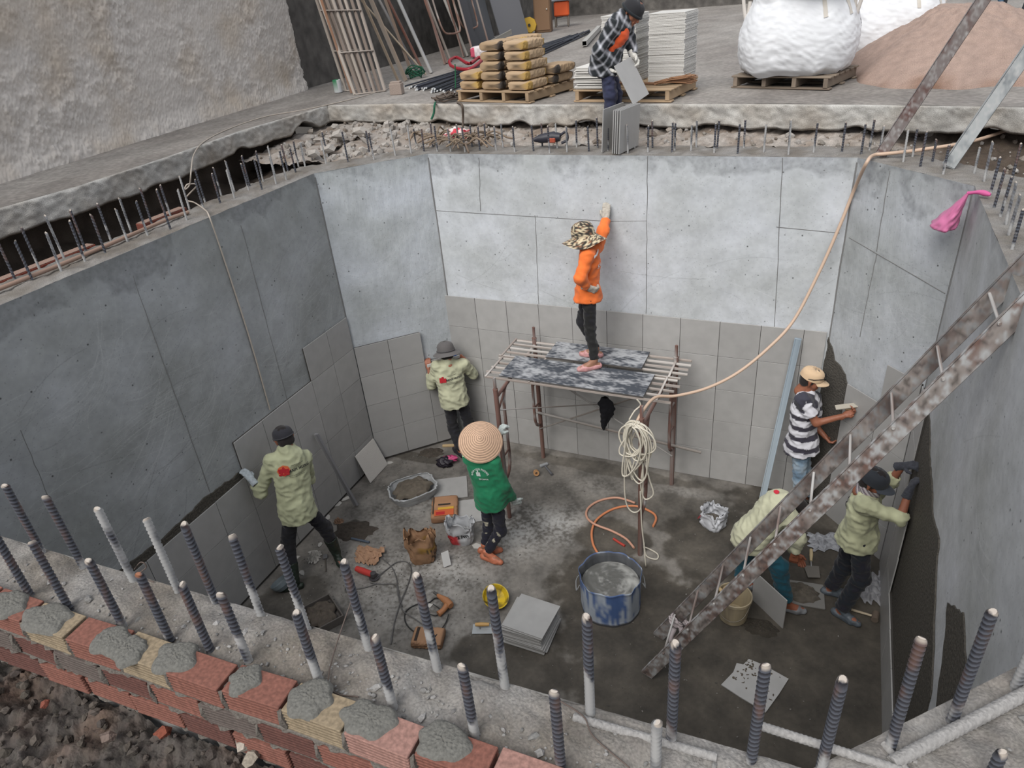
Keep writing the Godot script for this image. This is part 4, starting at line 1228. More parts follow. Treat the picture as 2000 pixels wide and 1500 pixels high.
func ladder_and_rails() -> void:
	var t := thing("steel_ladder", "long rusty channel steel ladder leaning from the pit floor to the right wall", "ladder", Vector3(3.18, 0, 2.66))
	var d := Vector3(0.457, 0.889, 0).normalized()
	for e in 2:
		var z := 0.205 if e == 0 else -0.215
		var st := Vector3(0.0, 0.045, z)
		var g := MB.new()
		var en := st + d * 4.75 + Vector3(0, 0, 0.01 if e == 0 else 0.06)
		channel(g, st, en, 0.098, 0.028, -1.0)
		for i in g.v.size():
			var q := g.v[i]
			var n1 := noi.get_noise_3d(q.x * 4.0, q.y * 4.0, q.z * 9.0 + e)
			var n2 := noi.get_noise_3d(q.x * 15.0, q.y * 15.0, q.z * 30.0 + e * 5.0)
			var c := S(142, 134, 130).lerp(S(112, 88, 80), clampf(0.25 + n1 * 1.9, 0, 1))
			c = c.lerp(S(176, 178, 180), clampf((n2 - 0.02) * 3.0, 0, 0.9)).lerp(S(78, 72, 70), clampf((-n2 - 0.12) * 3.0, 0, 0.8))
			if e == 1: c = c.lerp(S(82, 80, 80), clampf(0.3 + n1 + n2, 0, 0.8))
			g.c[i] = c
		put(g.mesh(), "rail", M["vmatt"], t)
	for i in 12:
		var y := 0.36 + 0.348 * i
		var q := Vector3(y * 0.514, y, 0) + Vector3(-0.889, 0.457, 0) * 0.055
		var g := MB.new()
		g.tube([q + Vector3(0, 0, 0.225), q, q + Vector3(0.0, 0, -0.215)], 0.009, 8)
		dirty(g, S(120, 104, 98), S(180, 178, 176), 0.55, 20.0)
		put(g.mesh(), "rung", M["vmatt"], t)
	var rag := MB.new()
	rag.col = S(186, 176, 178)
	var kn := func(u: float, v: float) -> Vector3:
		var a := u * TAU
		var r := 0.055 + 0.02 * noi2.get_noise_2d(cos(a) * 2.0, v * 5.0 + sin(a) * 2.0)
		return Vector3(0.17, 0.33, -0.2) + d * ((v - 0.5) * 0.09) + Vector3(0.889, -0.457, 0) * cos(a) * r * 1.25 + Vector3(0, 0, 1) * sin(a) * r * 0.75
	rag.grid(20, 12, kn)
	for tail in [[Vector3(0.20, 0.30, -0.16), Vector3(0.22, 0.22, -0.13), Vector3(0.21, 0.13, -0.12)], [Vector3(0.15, 0.28, -0.15), Vector3(0.13, 0.2, -0.1), Vector3(0.15, 0.12, -0.09)]]:
		rag.tube(spline(tail, 5), [0.02, 0.022, 0.02, 0.018, 0.018, 0.02, 0.022, 0.02, 0.015, 0.008, 0.004], 6)
	var ro := put(rag.mesh(), "knotted_rag", M["vmatt"])
	ro.position = t.position
	tag(ro, "pale pink rag knotted round the foot of the long ladder", "rag")
	# two more steel rails standing on the far right corner of the wall top
	for r in [[Vector3(4.40, 3.66, -0.02), Vector3(4.88, 4.81, 0.20), 0.085, "dark rust-streaked"], [Vector3(4.87, 3.66, 0.33), Vector3(5.20, 4.46, 0.33), 0.085, "paler bluish"]]:
		var a: Vector3 = r[0]
		var dir := ((r[1] as Vector3) - a).normalized()
		var g := MB.new()
		channel(g, Vector3.ZERO, dir * 2.3, r[2], 0.05, -1.0)
		var bl := (r[3] as String).begins_with("pale")
		for i in g.v.size():
			var q := g.v[i]
			var n1 := noi.get_noise_3d(q.x * 5.0, q.y * 5.0, q.z * 20.0)
			g.c[i] = (S(168, 172, 174) if bl else S(128, 120, 118)).lerp(S(104, 78, 74) if not bl else S(120, 126, 130), clampf(n1 * 2.0 + 0.2, 0, 1)).lerp(S(190, 190, 190), clampf(noi2.get_noise_3d(q.x * 30.0, q.y * 30.0, q.z * 30.0) * 0.8, 0, 1))
		var o := put(g.mesh(), "steel_rail", M["vmatt"])
		o.position = a
		tag(o, "%s steel rail standing on the wall top at the far right corner" % (r[3] as String), "steel rail", "steel rails at the far right corner")
	# straightedges
	var alu := MB.new()
	var a0 := Vector3(3.81, 0.03, 0.26)
	var a1 := Vector3(3.955, 1.93, 0.055)
	alu.col = S(150, 164, 174)
	var b0 := basis_y(a1 - a0)
	alu.box((a1 - a0) * 0.5, Vector3(0.066, (a1 - a0).length(), 0.03), 0.004, b0)
	for s in [-1.0, 1.0]: alu.box((a1 - a0) * 0.5 + b0.x * 0.027 * s + b0.z * 0.016, Vector3(0.012, (a1 - a0).length(), 0.012), 0.003, b0)
	dirty(alu, S(138, 152, 164), S(178, 190, 198), 0.5, 10.0)
	var ao := put(alu.mesh(), "straightedge", M["vsemi"])
	ao.position = a0
	tag(ao, "long pale blue aluminium straightedge leaning on the tiled back wall", "straightedge")
	var le := MB.new()
	var l0 := Vector3(-0.54, 0.03, 1.73)
	var l1 := Vector3(-0.745, 1.08, 1.85)
	var b1 := basis_y(l1 - l0)
	le.box((l1 - l0) * 0.5, Vector3(0.05, (l1 - l0).length(), 0.028), 0.004, b1)
	le.box((l1 - l0) * 0.5 + b1.z * 0.016 + b1.x * 0.02, Vector3(0.008, (l1 - l0).length(), 0.006), 0.0, b1)
	le.box((l1 - l0) * 0.5 + b1.z * 0.016 - b1.x * 0.02, Vector3(0.008, (l1 - l0).length(), 0.006), 0.0, b1)
	dirty(le, S(116, 116, 120), S(150, 150, 152), 0.4, 10.0)
	var lo := put(le.mesh(), "straightedge", M["vsemi"])
	lo.position = l0
	tag(lo, "short grey metal straightedge leaning on the tiled left wall", "straightedge")

func hoses() -> void:
	# the long hose from the right bank, over the wall, in a bow to the scaffold
	var h := MB.new()
	h.col = S(196, 170, 150)
	var pts := [Vector3(5.823, 3.750, -1.412), Vector3(5.484, 3.720, -0.896), Vector3(5.093, 3.700, -0.384), Vector3(4.704, 3.690, -0.104), Vector3(4.438, 3.680, 0.005), Vector3(4.346, 3.675, 0.040), Vector3(4.295, 3.660, 0.241), Vector3(4.241, 3.384, 0.030), Vector3(4.171, 3.073, 0.060), Vector3(4.059, 2.672, 0.160), Vector3(3.901, 2.242, 0.320), Vector3(3.715, 2.016, 0.500), Vector3(3.479, 1.816, 0.680), Vector3(3.231, 1.707, 0.850), Vector3(2.975, 1.669, 1.000), Vector3(2.815, 1.714, 1.150), Vector3(2.755, 1.70, 1.40), Vector3(2.72, 1.62, 1.50)]
	h.tube(spline(pts, 8), 0.015, 8)
	var ho := put(h.mesh(), "rubber_hose", M["vsemi"])
	tag(ho, "pale orange rubber hose slung in a bow from the right bank to the scaffold", "hose")
	# white hose hung in a hank over the front right post
	var w := MB.new()
	w.col = S(206, 200, 186)
	var top := Vector3(2.74, 1.68, 1.48)
	for i in 15:
		var ph := rng.randf_range(-0.5, 0.5)
		var ln := rng.randf_range(0.30, 0.66)
		var wd := rng.randf_range(0.04, 0.14)
		var sh := rng.randf_range(-0.08, 0.08)
		var loop := []
		for k in 15:
			var a := TAU * k / 14.0 + PI * 0.5
			loop.append(top + Vector3(cos(a) * wd + sh * (1 - sin(a)) * 0.5 + ph * 0.09 * sin(a * 2.0 + i), (sin(a) - 1.0) * ln * 0.5 + rng.randf_range(-0.01, 0.01), 0.045 + 0.012 * i * 0.6 + cos(a) * 0.02 + ph * 0.02))
		w.tube(spline(loop, 4), 0.0075, 6, false)
	for l in [[Vector3(2.80, 1.3, 1.53), Vector3(2.86, 1.05, 1.53), Vector3(2.90, 0.88, 1.53), Vector3(2.82, 0.80, 1.53), Vector3(2.78, 0.95, 1.53), Vector3(2.80, 1.2, 1.53)], [Vector3(2.66, 1.5, 1.52), Vector3(2.62, 1.1, 1.52), Vector3(2.63, 0.72, 1.52), Vector3(2.70, 0.60, 1.52), Vector3(2.78, 0.68, 1.52), Vector3(2.80, 1.0, 1.53), Vector3(2.79, 1.3, 1.53)], [Vector3(2.78, 0.9, 1.55), Vector3(2.80, 0.5, 1.56), Vector3(2.83, 0.25, 1.58), Vector3(2.86, 0.02, 1.62), Vector3(2.762, 0.015, 1.293), Vector3(2.826, 0.010, 1.463), Vector3(2.935, 0.010, 1.480), Vector3(2.928, 0.010, 1.406), Vector3(2.832, 0.010, 1.360), Vector3(2.768, 0.020, 1.360)]]:
		w.tube(spline(l, 7), 0.0075, 6, false)
	w.tube(spline([Vector3(2.66, 1.66, 1.50), Vector3(2.70, 1.74, 1.47), Vector3(2.75, 1.80, 1.45), Vector3(2.72, 1.86, 1.46)], 5), 0.0075, 6)
	var wo := put(w.mesh(), "white_hose", M["vsemi"])
	tag(wo, "thin white hose hung in a tangled hank on the scaffold post", "hose")
	# orange hose lying in loops behind the drum
	var f := MB.new()
	f.col = S(206, 132, 92)
	f.tube(spline([Vector3(2.788, 0.015, 1.021), Vector3(2.790, 0.020, 0.890), Vector3(2.719, 0.020, 0.807), Vector3(2.522, 0.015, 0.755), Vector3(2.319, 0.015, 0.865), Vector3(2.197, 0.020, 1.080), Vector3(2.191, 0.020, 1.280), Vector3(2.265, 0.020, 1.478), Vector3(2.377, 0.020, 1.622)], 8), 0.013, 8)
	f.col = S(196, 150, 128)
	f.tube(spline([Vector3(2.513, 0.030, 0.722), Vector3(2.295, 0.015, 0.678), Vector3(2.119, 0.015, 0.790), Vector3(2.039, 0.015, 0.954), Vector3(2.075, 0.020, 1.101), Vector3(2.204, 0.045, 1.211), Vector3(2.395, 0.015, 1.224), Vector3(2.566, 0.015, 1.293), Vector3(2.683, 0.020, 1.404)], 8), 0.013, 8)
	f.col = S(176, 66, 54)
	f.tube(spline([Vector3(2.443, 0.012, 1.330), Vector3(2.521, 0.012, 1.369), Vector3(2.583, 0.012, 1.397)], 4), 0.014, 6)
	var fo := put(f.mesh(), "orange_hose", M["vsemi"])
	tag(fo, "orange hose lying in loops on the floor behind the blue drum", "hose")
	# cable over the left slab and down the left wall
	var cb := MB.new()
	cb.col = S(176, 166, 156)
	cb.tube(spline([Vector3(-2.024, 3.960, -2.780), Vector3(-2.024, 3.957, -1.845), Vector3(-2.243, 3.957, -1.003), Vector3(-2.529, 3.957, -0.548), Vector3(-2.458, 3.957, 0.164), Vector3(-2.197, 3.957, 0.838), Vector3(-1.812, 3.950, 1.381), Vector3(-1.233, 3.960, 1.990), Vector3(-1.268, 3.831, 2.029), Vector3(-1.304, 3.795, 2.069), Vector3(-1.279, 3.835, 2.041), Vector3(-1.230, 3.812, 1.987), Vector3(-1.401, 3.690, 2.006), Vector3(-1.250, 3.670, 2.051), Vector3(-0.963, 3.665, 2.218), Vector3(-0.800, 3.655, 2.341), Vector3(-0.800, 3.431, 2.328), Vector3(-0.800, 2.991, 2.313), Vector3(-0.800, 2.412, 2.303), Vector3(-0.800, 1.670, 2.318)], 8), 0.0065, 6)
	var co := put(cb.mesh(), "power_cable", M["vsemi"])
	tag(co, "thin grey power cable running over the left slab and down the left wall", "cable")

func single(g: MB, called: String, mt: String, at: Vector3, turn: float, label: String, cat: String, group := "") -> MeshInstance3D:
	var o := put(g.mesh(), called, M[mt])
	o.position = at
	o.rotation.y = turn
	tag(o, label, cat, group)
	return o

func sack_mesh(ln: float, w: float, h: float, c: Color, band: Color, sd: float) -> ArrayMesh:   # filled paper sack lying down: pillow with folded ends
	var g := MB.new()
	var f := func(u: float, v: float) -> Vector3:
		var a := v * TAU
		var x := u * 2.0 - 1.0
		var en := pow(maxf(0.0, 1.0 - pow(absf(x), 8.0)), 0.5)
		var shut := 0.0 if u <= 0.0 or u >= 1.0 else 1.0
		x = signf(x) * minf(absf(x), 0.985) if shut == 1.0 else signf(x) * 0.985
		var cy := sin(a)
		var cz := cos(a)
		var yy := signf(cy) * pow(absf(cy), 0.45)
		var zz := signf(cz) * pow(absf(cz), 0.35)
		var bulge := 1.0 - 0.10 * x * x
		var wr := 0.0 if shut == 0.0 else 0.02 * noi2.get_noise_3d(x * 4.0 + sd, yy * 2.0, zz * 3.0) + 0.01 * noi2.get_noise_3d(x * 14.0 + sd, yy * 5.0, zz * 8.0)
		return Vector3(x * ln * 0.5, h * 0.5 + yy * h * 0.5 * bulge * (0.62 + 0.38 * en) * shut + wr * h, zz * w * 0.5 * (0.92 + 0.08 * en) * shut + wr * 0.4)
	var cf := func(pt: Vector3, u: float, _v: float) -> Color:
		var k := 1.0 + 0.22 * noi.get_noise_3d(pt.x * 6.0 + sd, pt.y * 8.0, pt.z * 6.0)
		if (u < 0.24 and pt.z > w * 0.42) or u > 0.93: return band * k
		return c * k
	g.grid(34, 28, f, cf)
	return g.mesh()

func bag_open(g: MB, r: Vector2, h: float, c: Color, sd: float, flare := 1.1, fold := 0.25) -> void:   # open standing bag: crumpled rounded box with a thin torn rim
	var f := func(u: float, v: float) -> Vector3:
		var a := u * TAU
		var ca := cos(a)
		var sa := sin(a)
		var sq := Vector2(signf(ca) * pow(absf(ca), 0.6), signf(sa) * pow(absf(sa), 0.6))
		var inner := v > 0.5
		var t := v * 2.0 if not inner else (1.0 - v) * 2.0
		var k := (0.86 + 0.14 * sqrt(minf(1.0, t * 5.0))) * lerpf(1.0, flare, t) * (1.0 - (0.03 if inner else 0.0))
		var cr := fold * (0.045 * noi2.get_noise_3d(ca * 2.0 + sd, sa * 2.0, t * 3.0) + 0.018 * noi2.get_noise_3d(ca * 4.0, sa * 4.0 + sd, t * 6.0)) * (0.4 + t)
		var y := t * h * (1.0 + 0.20 * noi2.get_noise_2d(ca * 1.6 + sd, sa * 1.6) * t)
		if inner: y = maxf(y, h * 0.30)
		return Vector3(sq.x * (r.x * k + cr), y, sq.y * (r.y * k + cr))
	var cf := func(pt: Vector3, _u: float, _v: float) -> Color:
		return c * (1.0 + 0.30 * noi.get_noise_3d(pt.x * 9.0 + sd, pt.y * 9.0, pt.z * 9.0))
	g.grid(48, 26, f, cf)

func stamp(g: MB, at: Vector3, ux: Vector3, uy: Vector3, c: Color) -> void:   # small printed patch
	g.col = c
	var nn := ux.cross(uy).normalized() * 0.002
	g.quad(at - ux - uy + nn, at + ux - uy + nn, at + ux + uy + nn, at - ux + uy + nn)

func letters(txt: String, size: float, c: Color, parent: Node, xf: Transform3D, called := "lettering") -> void:
	var tm := TextMesh.new()
	var f := SystemFont.new()
	f.font_names = PackedStringArray(["Droid Sans"])
	f.font_weight = 700
	tm.font = f
	tm.text = txt
	tm.font_size = 64
	tm.pixel_size = size / 48.0
	tm.depth = 0.001
	var key := "ink%d" % int(c.to_rgba32())
	var o := put(tm, called, mat(key, c.r * 255, c.g * 255, c.b * 255, 0.8), parent)
	o.transform = xf

func mound(g: MB, rx: float, rz: float, h: float, c: Color, sd: float, flat := 0.0) -> void:   # heap of mortar or dirt
	var f := func(u: float, v: float) -> Vector3:
		var a := u * TAU
		var rr := v * (1.0 + 0.22 * noi2.get_noise_2d(cos(a) * 1.7 + sd, sin(a) * 1.7))
		var y := h * pow(maxf(0.0, 1.0 - v * v), 0.8 if flat == 0.0 else flat) + 0.25 * h * noi.get_noise_2d(cos(a) * v * 5.0 + sd, sin(a) * v * 5.0) * (1.0 - v) + (0.008 * noi2.get_noise_2d(cos(a) * v * 20.0, sin(a) * v * 20.0 + sd) if v < 0.99 else -0.004)
		return Vector3(cos(a) * rr * rx, y, sin(a) * rr * rz)
	var cf := func(pt: Vector3, _u: float, _v: float) -> Color:
		return c * (1.0 + 0.5 * noi.get_noise_3d(pt.x * 18.0 + sd, 0, pt.z * 18.0))
	g.grid(36, 14, f, cf)

func build_floor_things() -> void:
	drum_and_buckets()
	tiles_lying()
	sacks()
	tools()
	debris()

func drum_and_buckets() -> void:
	var t := thing("steel_drum", "blue cut-down steel drum of grey cement slurry, dented rim", "drum", Vector3(2.665, 0, 2.18))
	var g := MB.new()
	var n_h := 0.40
	var f := func(u: float, v: float) -> Vector3:
		var a := u * TAU
		var inner := v > 0.5
		var s := v * 2.0 if not inner else (1.0 - v) * 2.0
		var r := 0.278 + 0.010 * noi2.get_noise_2d(cos(a) * 1.5, sin(a) * 1.5) + 0.012 * s * noi2.get_noise_2d(cos(a) * 2.5, sin(a) * 2.5 + 5.0)
		if absf(s - 0.98) < 0.05: r += 0.006
		if s < 0.06: r += 0.004
		var y := s * (n_h + 0.02 * noi2.get_noise_2d(cos(a) * 1.3 + 3.0, sin(a) * 1.3))
		return Vector3(cos(a) * (r - (0.006 if inner else 0.0)), y, sin(a) * (r - (0.006 if inner else 0.0)))
	var cf := func(pt: Vector3, _u: float, v: float) -> Color:
		var n1 := noi.get_noise_3d(pt.x * 4.0, pt.y * 2.0, pt.z * 4.0)
		var n2 := noi.get_noise_3d(pt.x * 14.0, pt.y * 2.5, pt.z * 14.0)
		var blue := S(66, 96, 150)
		var grey := S(170, 178, 188)
		if v > 0.5: return S(92, 94, 98) * (1.0 + 0.4 * n2)
		var k := clampf((0.55 - pt.y * 2.2 + n1 * 0.9 + n2 * 1.1) * 3.0 + 0.35, 0.08, 0.95)
		return blue.lerp(grey, k) * (1.0 + 0.25 * n2) if pt.y > 0.02 else S(70, 70, 72)
	g.grid(72, 44, f, cf)
	put(g.mesh(), "shell", M["vsemi"], t)
	var s := MB.new()
	var sl := func(u: float, v: float) -> Vector3:
		var a := u * TAU
		return Vector3(cos(a) * v * 0.268, 0.285 + 0.004 * noi.get_noise_2d(cos(a) * v * 5.0, sin(a) * v * 5.0), sin(a) * v * 0.268)
	var sc := func(pt: Vector3, _u: float, _v: float) -> Color:
		var n1 := noi.get_noise_2d(pt.x * 5.0 + 1.0, pt.z * 5.0)
		var n2 := noi.get_noise_2d(pt.x * 16.0, pt.z * 16.0 + 2.0)
		var side := smoothstep(-0.05, 0.2, pt.x - pt.z * 0.4)
		return S(104, 104, 102).lerp(S(176, 176, 172), clampf((n1 * 1.4 + n2 * 1.0) * 0.8 + side * 0.6 - 0.2, 0, 1))
	s.grid(48, 26, sl, sc)
	put(s.mesh(), "slurry", mat("slurry", 255, 255, 255, 0.25, {"vc": true}), t)
	for e in [[2.75, 0.0], [-0.35, 0.0]]:
		var h := MB.new()
		h.col = S(150, 152, 154)
		var a: float = e[0]
		var c := Vector3(cos(a) * 0.29, 0.33, sin(a) * 0.29)
		var tg := Vector3(-sin(a), 0, cos(a))
		var on := Vector3(cos(a), 0, sin(a))
		h.tube(spline([c - tg * 0.06, c - tg * 0.06 + on * 0.025 - Vector3(0, 0.06, 0), c + on * 0.03 - Vector3(0, 0.12, 0), c + tg * 0.06 + on * 0.025 - Vector3(0, 0.06, 0), c + tg * 0.06], 5), 0.005, 6)
		put(h.mesh(), "handle", M["vsemi"], t)
	var b := thing("plastic_bucket", "worn beige plastic bucket on the wet floor behind the ladder", "bucket", Vector3(3.75, 0, 1.96))
	var bg := MB.new()
	bg.lathe([Vector2(0.0, 0.0), Vector2(0.115, 0.0), Vector2(0.122, 0.01), Vector2(0.146, 0.24), Vector2(0.153, 0.245), Vector2(0.153, 0.275), Vector2(0.147, 0.28), Vector2(0.142, 0.275), Vector2(0.118, 0.03), Vector2(0.0, 0.025)], 36)
	for i in bg.v.size(): bg.c[i] = S(182, 168, 140).lerp(S(128, 118, 104), clampf(0.3 + noi.get_noise_3d(bg.v[i].x * 8.0, bg.v[i].y * 8.0, bg.v[i].z * 8.0) * 1.5, 0, 1))
	put(bg.mesh(), "shell", M["vsemi"], b)
	var bh := MB.new()
	bh.col = S(120, 112, 100)
	bh.tube(spline([Vector3(-0.15, 0.25, 0), Vector3(-0.10, 0.17, 0.15), Vector3(0, 0.12, 0.18), Vector3(0.10, 0.17, 0.15), Vector3(0.15, 0.25, 0)], 6), 0.004, 6)
	put(bh.mesh(), "handle", M["vsemi"], b)
	var rg := MB.new()
	rg.col = S(196, 170, 128)
	rg.tube(spline([Vector3(-0.14, 0.27, -0.03), Vector3(-0.12, 0.31, 0.02), Vector3(-0.07, 0.29, 0.07), Vector3(-0.03, 0.31, 0.02), Vector3(-0.08, 0.30, -0.04), Vector3(-0.12, 0.22, 0.0)], 6), 0.018, 8)
	put(rg.mesh(), "rope_end", M["vmatt"], b)

func tile_thing(label: String, xf: Transform3D, group := "", mt := "tile0", sz := Vector2(0.397, 0.397)) -> MeshInstance3D:
	var g := MB.new()
	g.box(Vector3(0, 0, -0.005), Vector3(sz.x, sz.y, 0.01), 0.0012)
	var o := put(g.mesh(), "floor_tile", M[mt])
	o.transform = xf
	tag(o, label, "tile", group)
	return o

func flat_xf(at: Vector3, turn: float, tilt := Vector2.ZERO) -> Transform3D:
	return Transform3D(Basis.from_euler(Vector3(tilt.x, turn, tilt.y)) * Basis(Vector3.RIGHT, -PI / 2), at)

func tiles_lying() -> void:
	# the stack beside the drum
	var tm := MB.new()
	tm.box(Vector3(0, 0.005, 0), Vector3(0.397, 0.01, 0.397), 0.0012)
	var m := tm.mesh()
	for i in 20:
		var o := put(m, "stacked_tile", M["tile%d" % (i % 3)])
		o.position = Vector3(2.075 + rng.randf_range(-0.010, 0.010) + 0.02 * sin(i * 0.4), 0.0115 * i + 0.002, 2.74 + rng.randf_range(-0.010, 0.010))
		o.rotation.y = -0.02 + rng.randf_range(-0.05, 0.05)
		tag(o, "topmost grey tile of the stack beside the blue drum" if i == 19 else "grey tile inside the stack beside the blue drum, below its top tile", "tile", "tiles stacked beside the drum")
	# dirty tile with a broken corner
	var dt := MB.new()
	dt.poly([Vector2(-0.2, -0.19), Vector2(-0.02, -0.2), Vector2(0.19, -0.2), Vector2(0.2, 0.02), Vector2(0.2, 0.2), Vector2(-0.02, 0.2), Vector2(-0.14, 0.18), Vector2(-0.15, 0.1), Vector2(-0.2, 0.08), Vector2(-0.18, -0.02)], Transform3D(Basis(Vector3.RIGHT, -PI / 2), Vector3.ZERO), 0.01)
	var dto := put(dt.mesh(), "floor_tile", M["tile2"])
	dto.position = Vector3(4.02, 0.003, 2.61)
	dto.rotation.y = -0.33
	tag(dto, "mortar-splashed tile with broken edges lying on the wet floor", "tile")
	var sp := MB.new()
	for i in 46:
		var q := Vector3(rng.randf_range(-0.17, 0.17), 0.011, rng.randf_range(-0.17, 0.17))
		if i > 20: q = Vector3(rng.randf_range(-0.14, -0.05), 0.012, rng.randf_range(-0.18, 0.1) + 0.0)
		sp.col = S(84, 76, 66) * rng.randf_range(0.8, 1.3)
		sp.rock(q, Vector3(rng.randf_range(0.008, 0.035), 0.008, rng.randf_range(0.008, 0.025)), rng, Basis(Vector3.UP, rng.randf() * 6))
	put(sp.mesh(), "mortar_splashes", M["vmatt"], dto).set_meta("kind", "stuff")
	tile_thing("grey tile lying flat next to the grey mortar bag", flat_xf(Vector3(0.37, 0.012, 1.09), 0.5, Vector2(0.0, 0.0)), "", "tile1")
	tile_thing("grey tile lying flat behind the white cement bag", flat_xf(Vector3(0.72, 0.012, 1.42), 0.5), "", "tile2")
	# ribbed back of a tile, leaning on the left wall
	var pf := MB.new()
	pf.box(Vector3(0, 0, -0.005), Vector3(0.397, 0.397, 0.01), 0.0012)
	for i in 19:
		for j in 19:
			pf.box(Vector3(-0.18 + 0.02 * i, -0.18 + 0.02 * j, 0.001), Vector3(0.013, 0.013, 0.003))
	var po := put(pf.mesh(), "floor_tile", mat("tile_back", 200, 196, 192, 0.7))
	po.transform = Transform3D(Basis(Vector3(0, 0, -1), Vector3(-0.35, 0.937, 0), Vector3(0.937, 0.35, 0)), Vector3(-0.700, 0.195, 1.10))
	tag(po, "tile leaning on the left wall with its pale studded back outwards", "tile")
	# a tile standing by the bucket and one near the bent worker
	var st := Transform3D(Basis(Vector3(0.75, 0, 0.66).normalized(), Vector3(0, 1, 0), Vector3(-0.66, 0, 0.75).normalized()), Vector3(4.03, 0.175, 1.83))
	tile_thing("tile standing on edge behind the beige bucket", st, "", "tile1", Vector2(0.397, 0.35))
	# small mirror-like grey offcut standing by the paper sack
	var oc := MB.new()
	oc.poly([Vector2(-0.03, 0), Vector2(0.05, 0.02), Vector2(0.03, 0.17), Vector2(-0.045, 0.15)], Transform3D(Basis.IDENTITY, Vector3.ZERO), 0.008)
	var oo := put(oc.mesh(), "tile_offcut", M["tile1"])
	oo.transform = Transform3D(Basis.from_euler(Vector3(-0.9, 0.5, 0)), Vector3(0.940, 0.010, 2.266))
	tag(oo, "narrow grey tile offcut lying in front of the paper sack", "tile offcut")

func sacks() -> void:
	# mortar in a flattened grey bag
	var t := thing("mortar_bag", "flattened grey bag filled with dark mortar", "bag", Vector3(0.001, 0.000, 1.332), 0.0)
	var g := MB.new()
	var f := func(u: float, v: float) -> Vector3:
		var a := u * TAU
		var q := Vector2(signf(cos(a)) * pow(absf(cos(a)), 0.6) * 0.21, signf(sin(a)) * pow(absf(sin(a)), 0.6) * 0.27)
		var w := 1.0 + 0.06 * noi2.get_noise_2d(cos(a) * 3.0, sin(a) * 3.0)
		var k := 0.85 + 0.2 * sin(minf(1.0, v * 1.4) * PI * 0.5) - 0.25 * maxf(0.0, v - 0.7)
		return Vector3(q.x * w * k, 0.13 * sin(minf(v * 1.3, 1.0) * PI * 0.5) + 0.008 * noi2.get_noise_2d(a * 4.0, v * 5.0), q.y * w * k)
	var cf := func(pt: Vector3, _u: float, _v: float) -> Color: return S(168, 170, 172) * (1.0 + 0.35 * noi.get_noise_3d(pt.x * 8.0, pt.y * 14.0, pt.z * 8.0))
	g.grid(44, 12, f, cf)
	var sh := put(g.mesh(), "bag_skin", M["vsemi"], t)
	sh.rotation.y = -0.75
	var mo := MB.new()
	mound(mo, 0.185, 0.24, 0.06, S(96, 88, 78), 3.0, 0.5)
	var mm := put(mo.mesh(), "mortar", M["vmatt"], t)
	mm.position.y = 0.10
	mm.rotation.y = -0.75
	# lying cement sack with its orange and red print
	var s := thing("cement_sack", "full paper cement sack lying flat, orange, red and yellow print", "sack", Vector3(0.51, 0.0, 1.49), 0.46 - PI / 2)
	put(sack_mesh(0.40, 0.30, 0.095, S(164, 124, 94), S(140, 104, 78), 4.0), "paper", M["vmatt"], s)
	var pr := MB.new()
	stamp(pr, Vector3(0.12, 0.099, 0.0), Vector3(0.05, 0, 0), Vector3(0, 0, -0.11), S(196, 96, 56))
	stamp(pr, Vector3(0.13, 0.1005, 0.04), Vector3(0.025, 0, 0), Vector3(0, 0, -0.05), S(176, 46, 46))
	stamp(pr, Vector3(0.05, 0.101, -0.02), Vector3(0.02, 0, 0), Vector3(0, 0, -0.09), S(206, 160, 60))
	stamp(pr, Vector3(-0.02, 0.101, 0.0), Vector3(0.012, 0, 0), Vector3(0, 0, -0.07), S(60, 50, 44))
	stamp(pr, Vector3(-0.02, 0.099, 0.125), Vector3(0.15, 0, 0), Vector3(0, 0, -0.006), S(60, 50, 44))
	put(pr.mesh(), "print", M["vmatt"], s)
	# open paper sack
	var o := thing("open_sack", "torn open brown paper sack standing on the dusty floor", "sack", Vector3(0.649, 0.000, 2.229), 0.5)
	var og := MB.new()
	bag_open(og, Vector2(0.135, 0.09), 0.36, S(152, 118, 90), 2.0, 1.12, 0.5)
	for i in og.v.size():
		var q := og.v[i]
		if q.y > 0.17 and q.y < 0.23 and q.x > 0.0: og.c[i] = S(150, 116, 56)
		if q.x > 0.06 and q.y < 0.2 and noi2.get_noise_2d(q.y * 30.0, q.z * 20.0) > -0.1: og.c[i] = S(64, 54, 46)
	put(og.mesh(), "paper", M["vmatt"], o)
	# white bag of cement
	var w := thing("cement_bag", "open white woven cement bag with red mark and black lettering", "bag", Vector3(0.919, 0.000, 1.864), 0.35)
	var wg := MB.new()
	bag_open(wg, Vector2(0.12, 0.075), 0.30, S(176, 178, 182), 9.0, 1.30, 0.4)
	for i in wg.v.size():
		var q := wg.v[i]
		if q.y < 0.15 and q.y > 0.02 and q.x < -0.03 and q.z > -0.02: wg.c[i] = S(190, 60, 66)
	put(wg.mesh(), "woven_cloth", M["vsemi"], w)
	letters("27m", 0.05, Color(0.12, 0.12, 0.13), w, Transform3D(Basis.from_euler(Vector3(0.12, 0, 0.25)), Vector3(0.03, 0.15, 0.090)))
	var cem := MB.new()
	mound(cem, 0.12, 0.08, 0.03, S(150, 150, 150), 5.0, 0.6)
	var ce := put(cem.mesh(), "cement", M["vmatt"], w)
	ce.position.y = 0.15
	# plastic bag by the right end of the scaffold
	var pb := thing("plastic_bag", "white plastic bag of grey grit with faint red print, slumped on the floor", "bag", Vector3(3.375, 0.000, 0.789), -0.5)
	var pg := MB.new()
	bag_open(pg, Vector2(0.13, 0.11), 0.22, S(190, 192, 198), 21.0, 0.90, 0.5)
	put(pg.mesh(), "plastic", M["vsemi"], pb)
	var gr := MB.new()
	mound(gr, 0.11, 0.09, 0.05, S(108, 102, 94), 8.0)
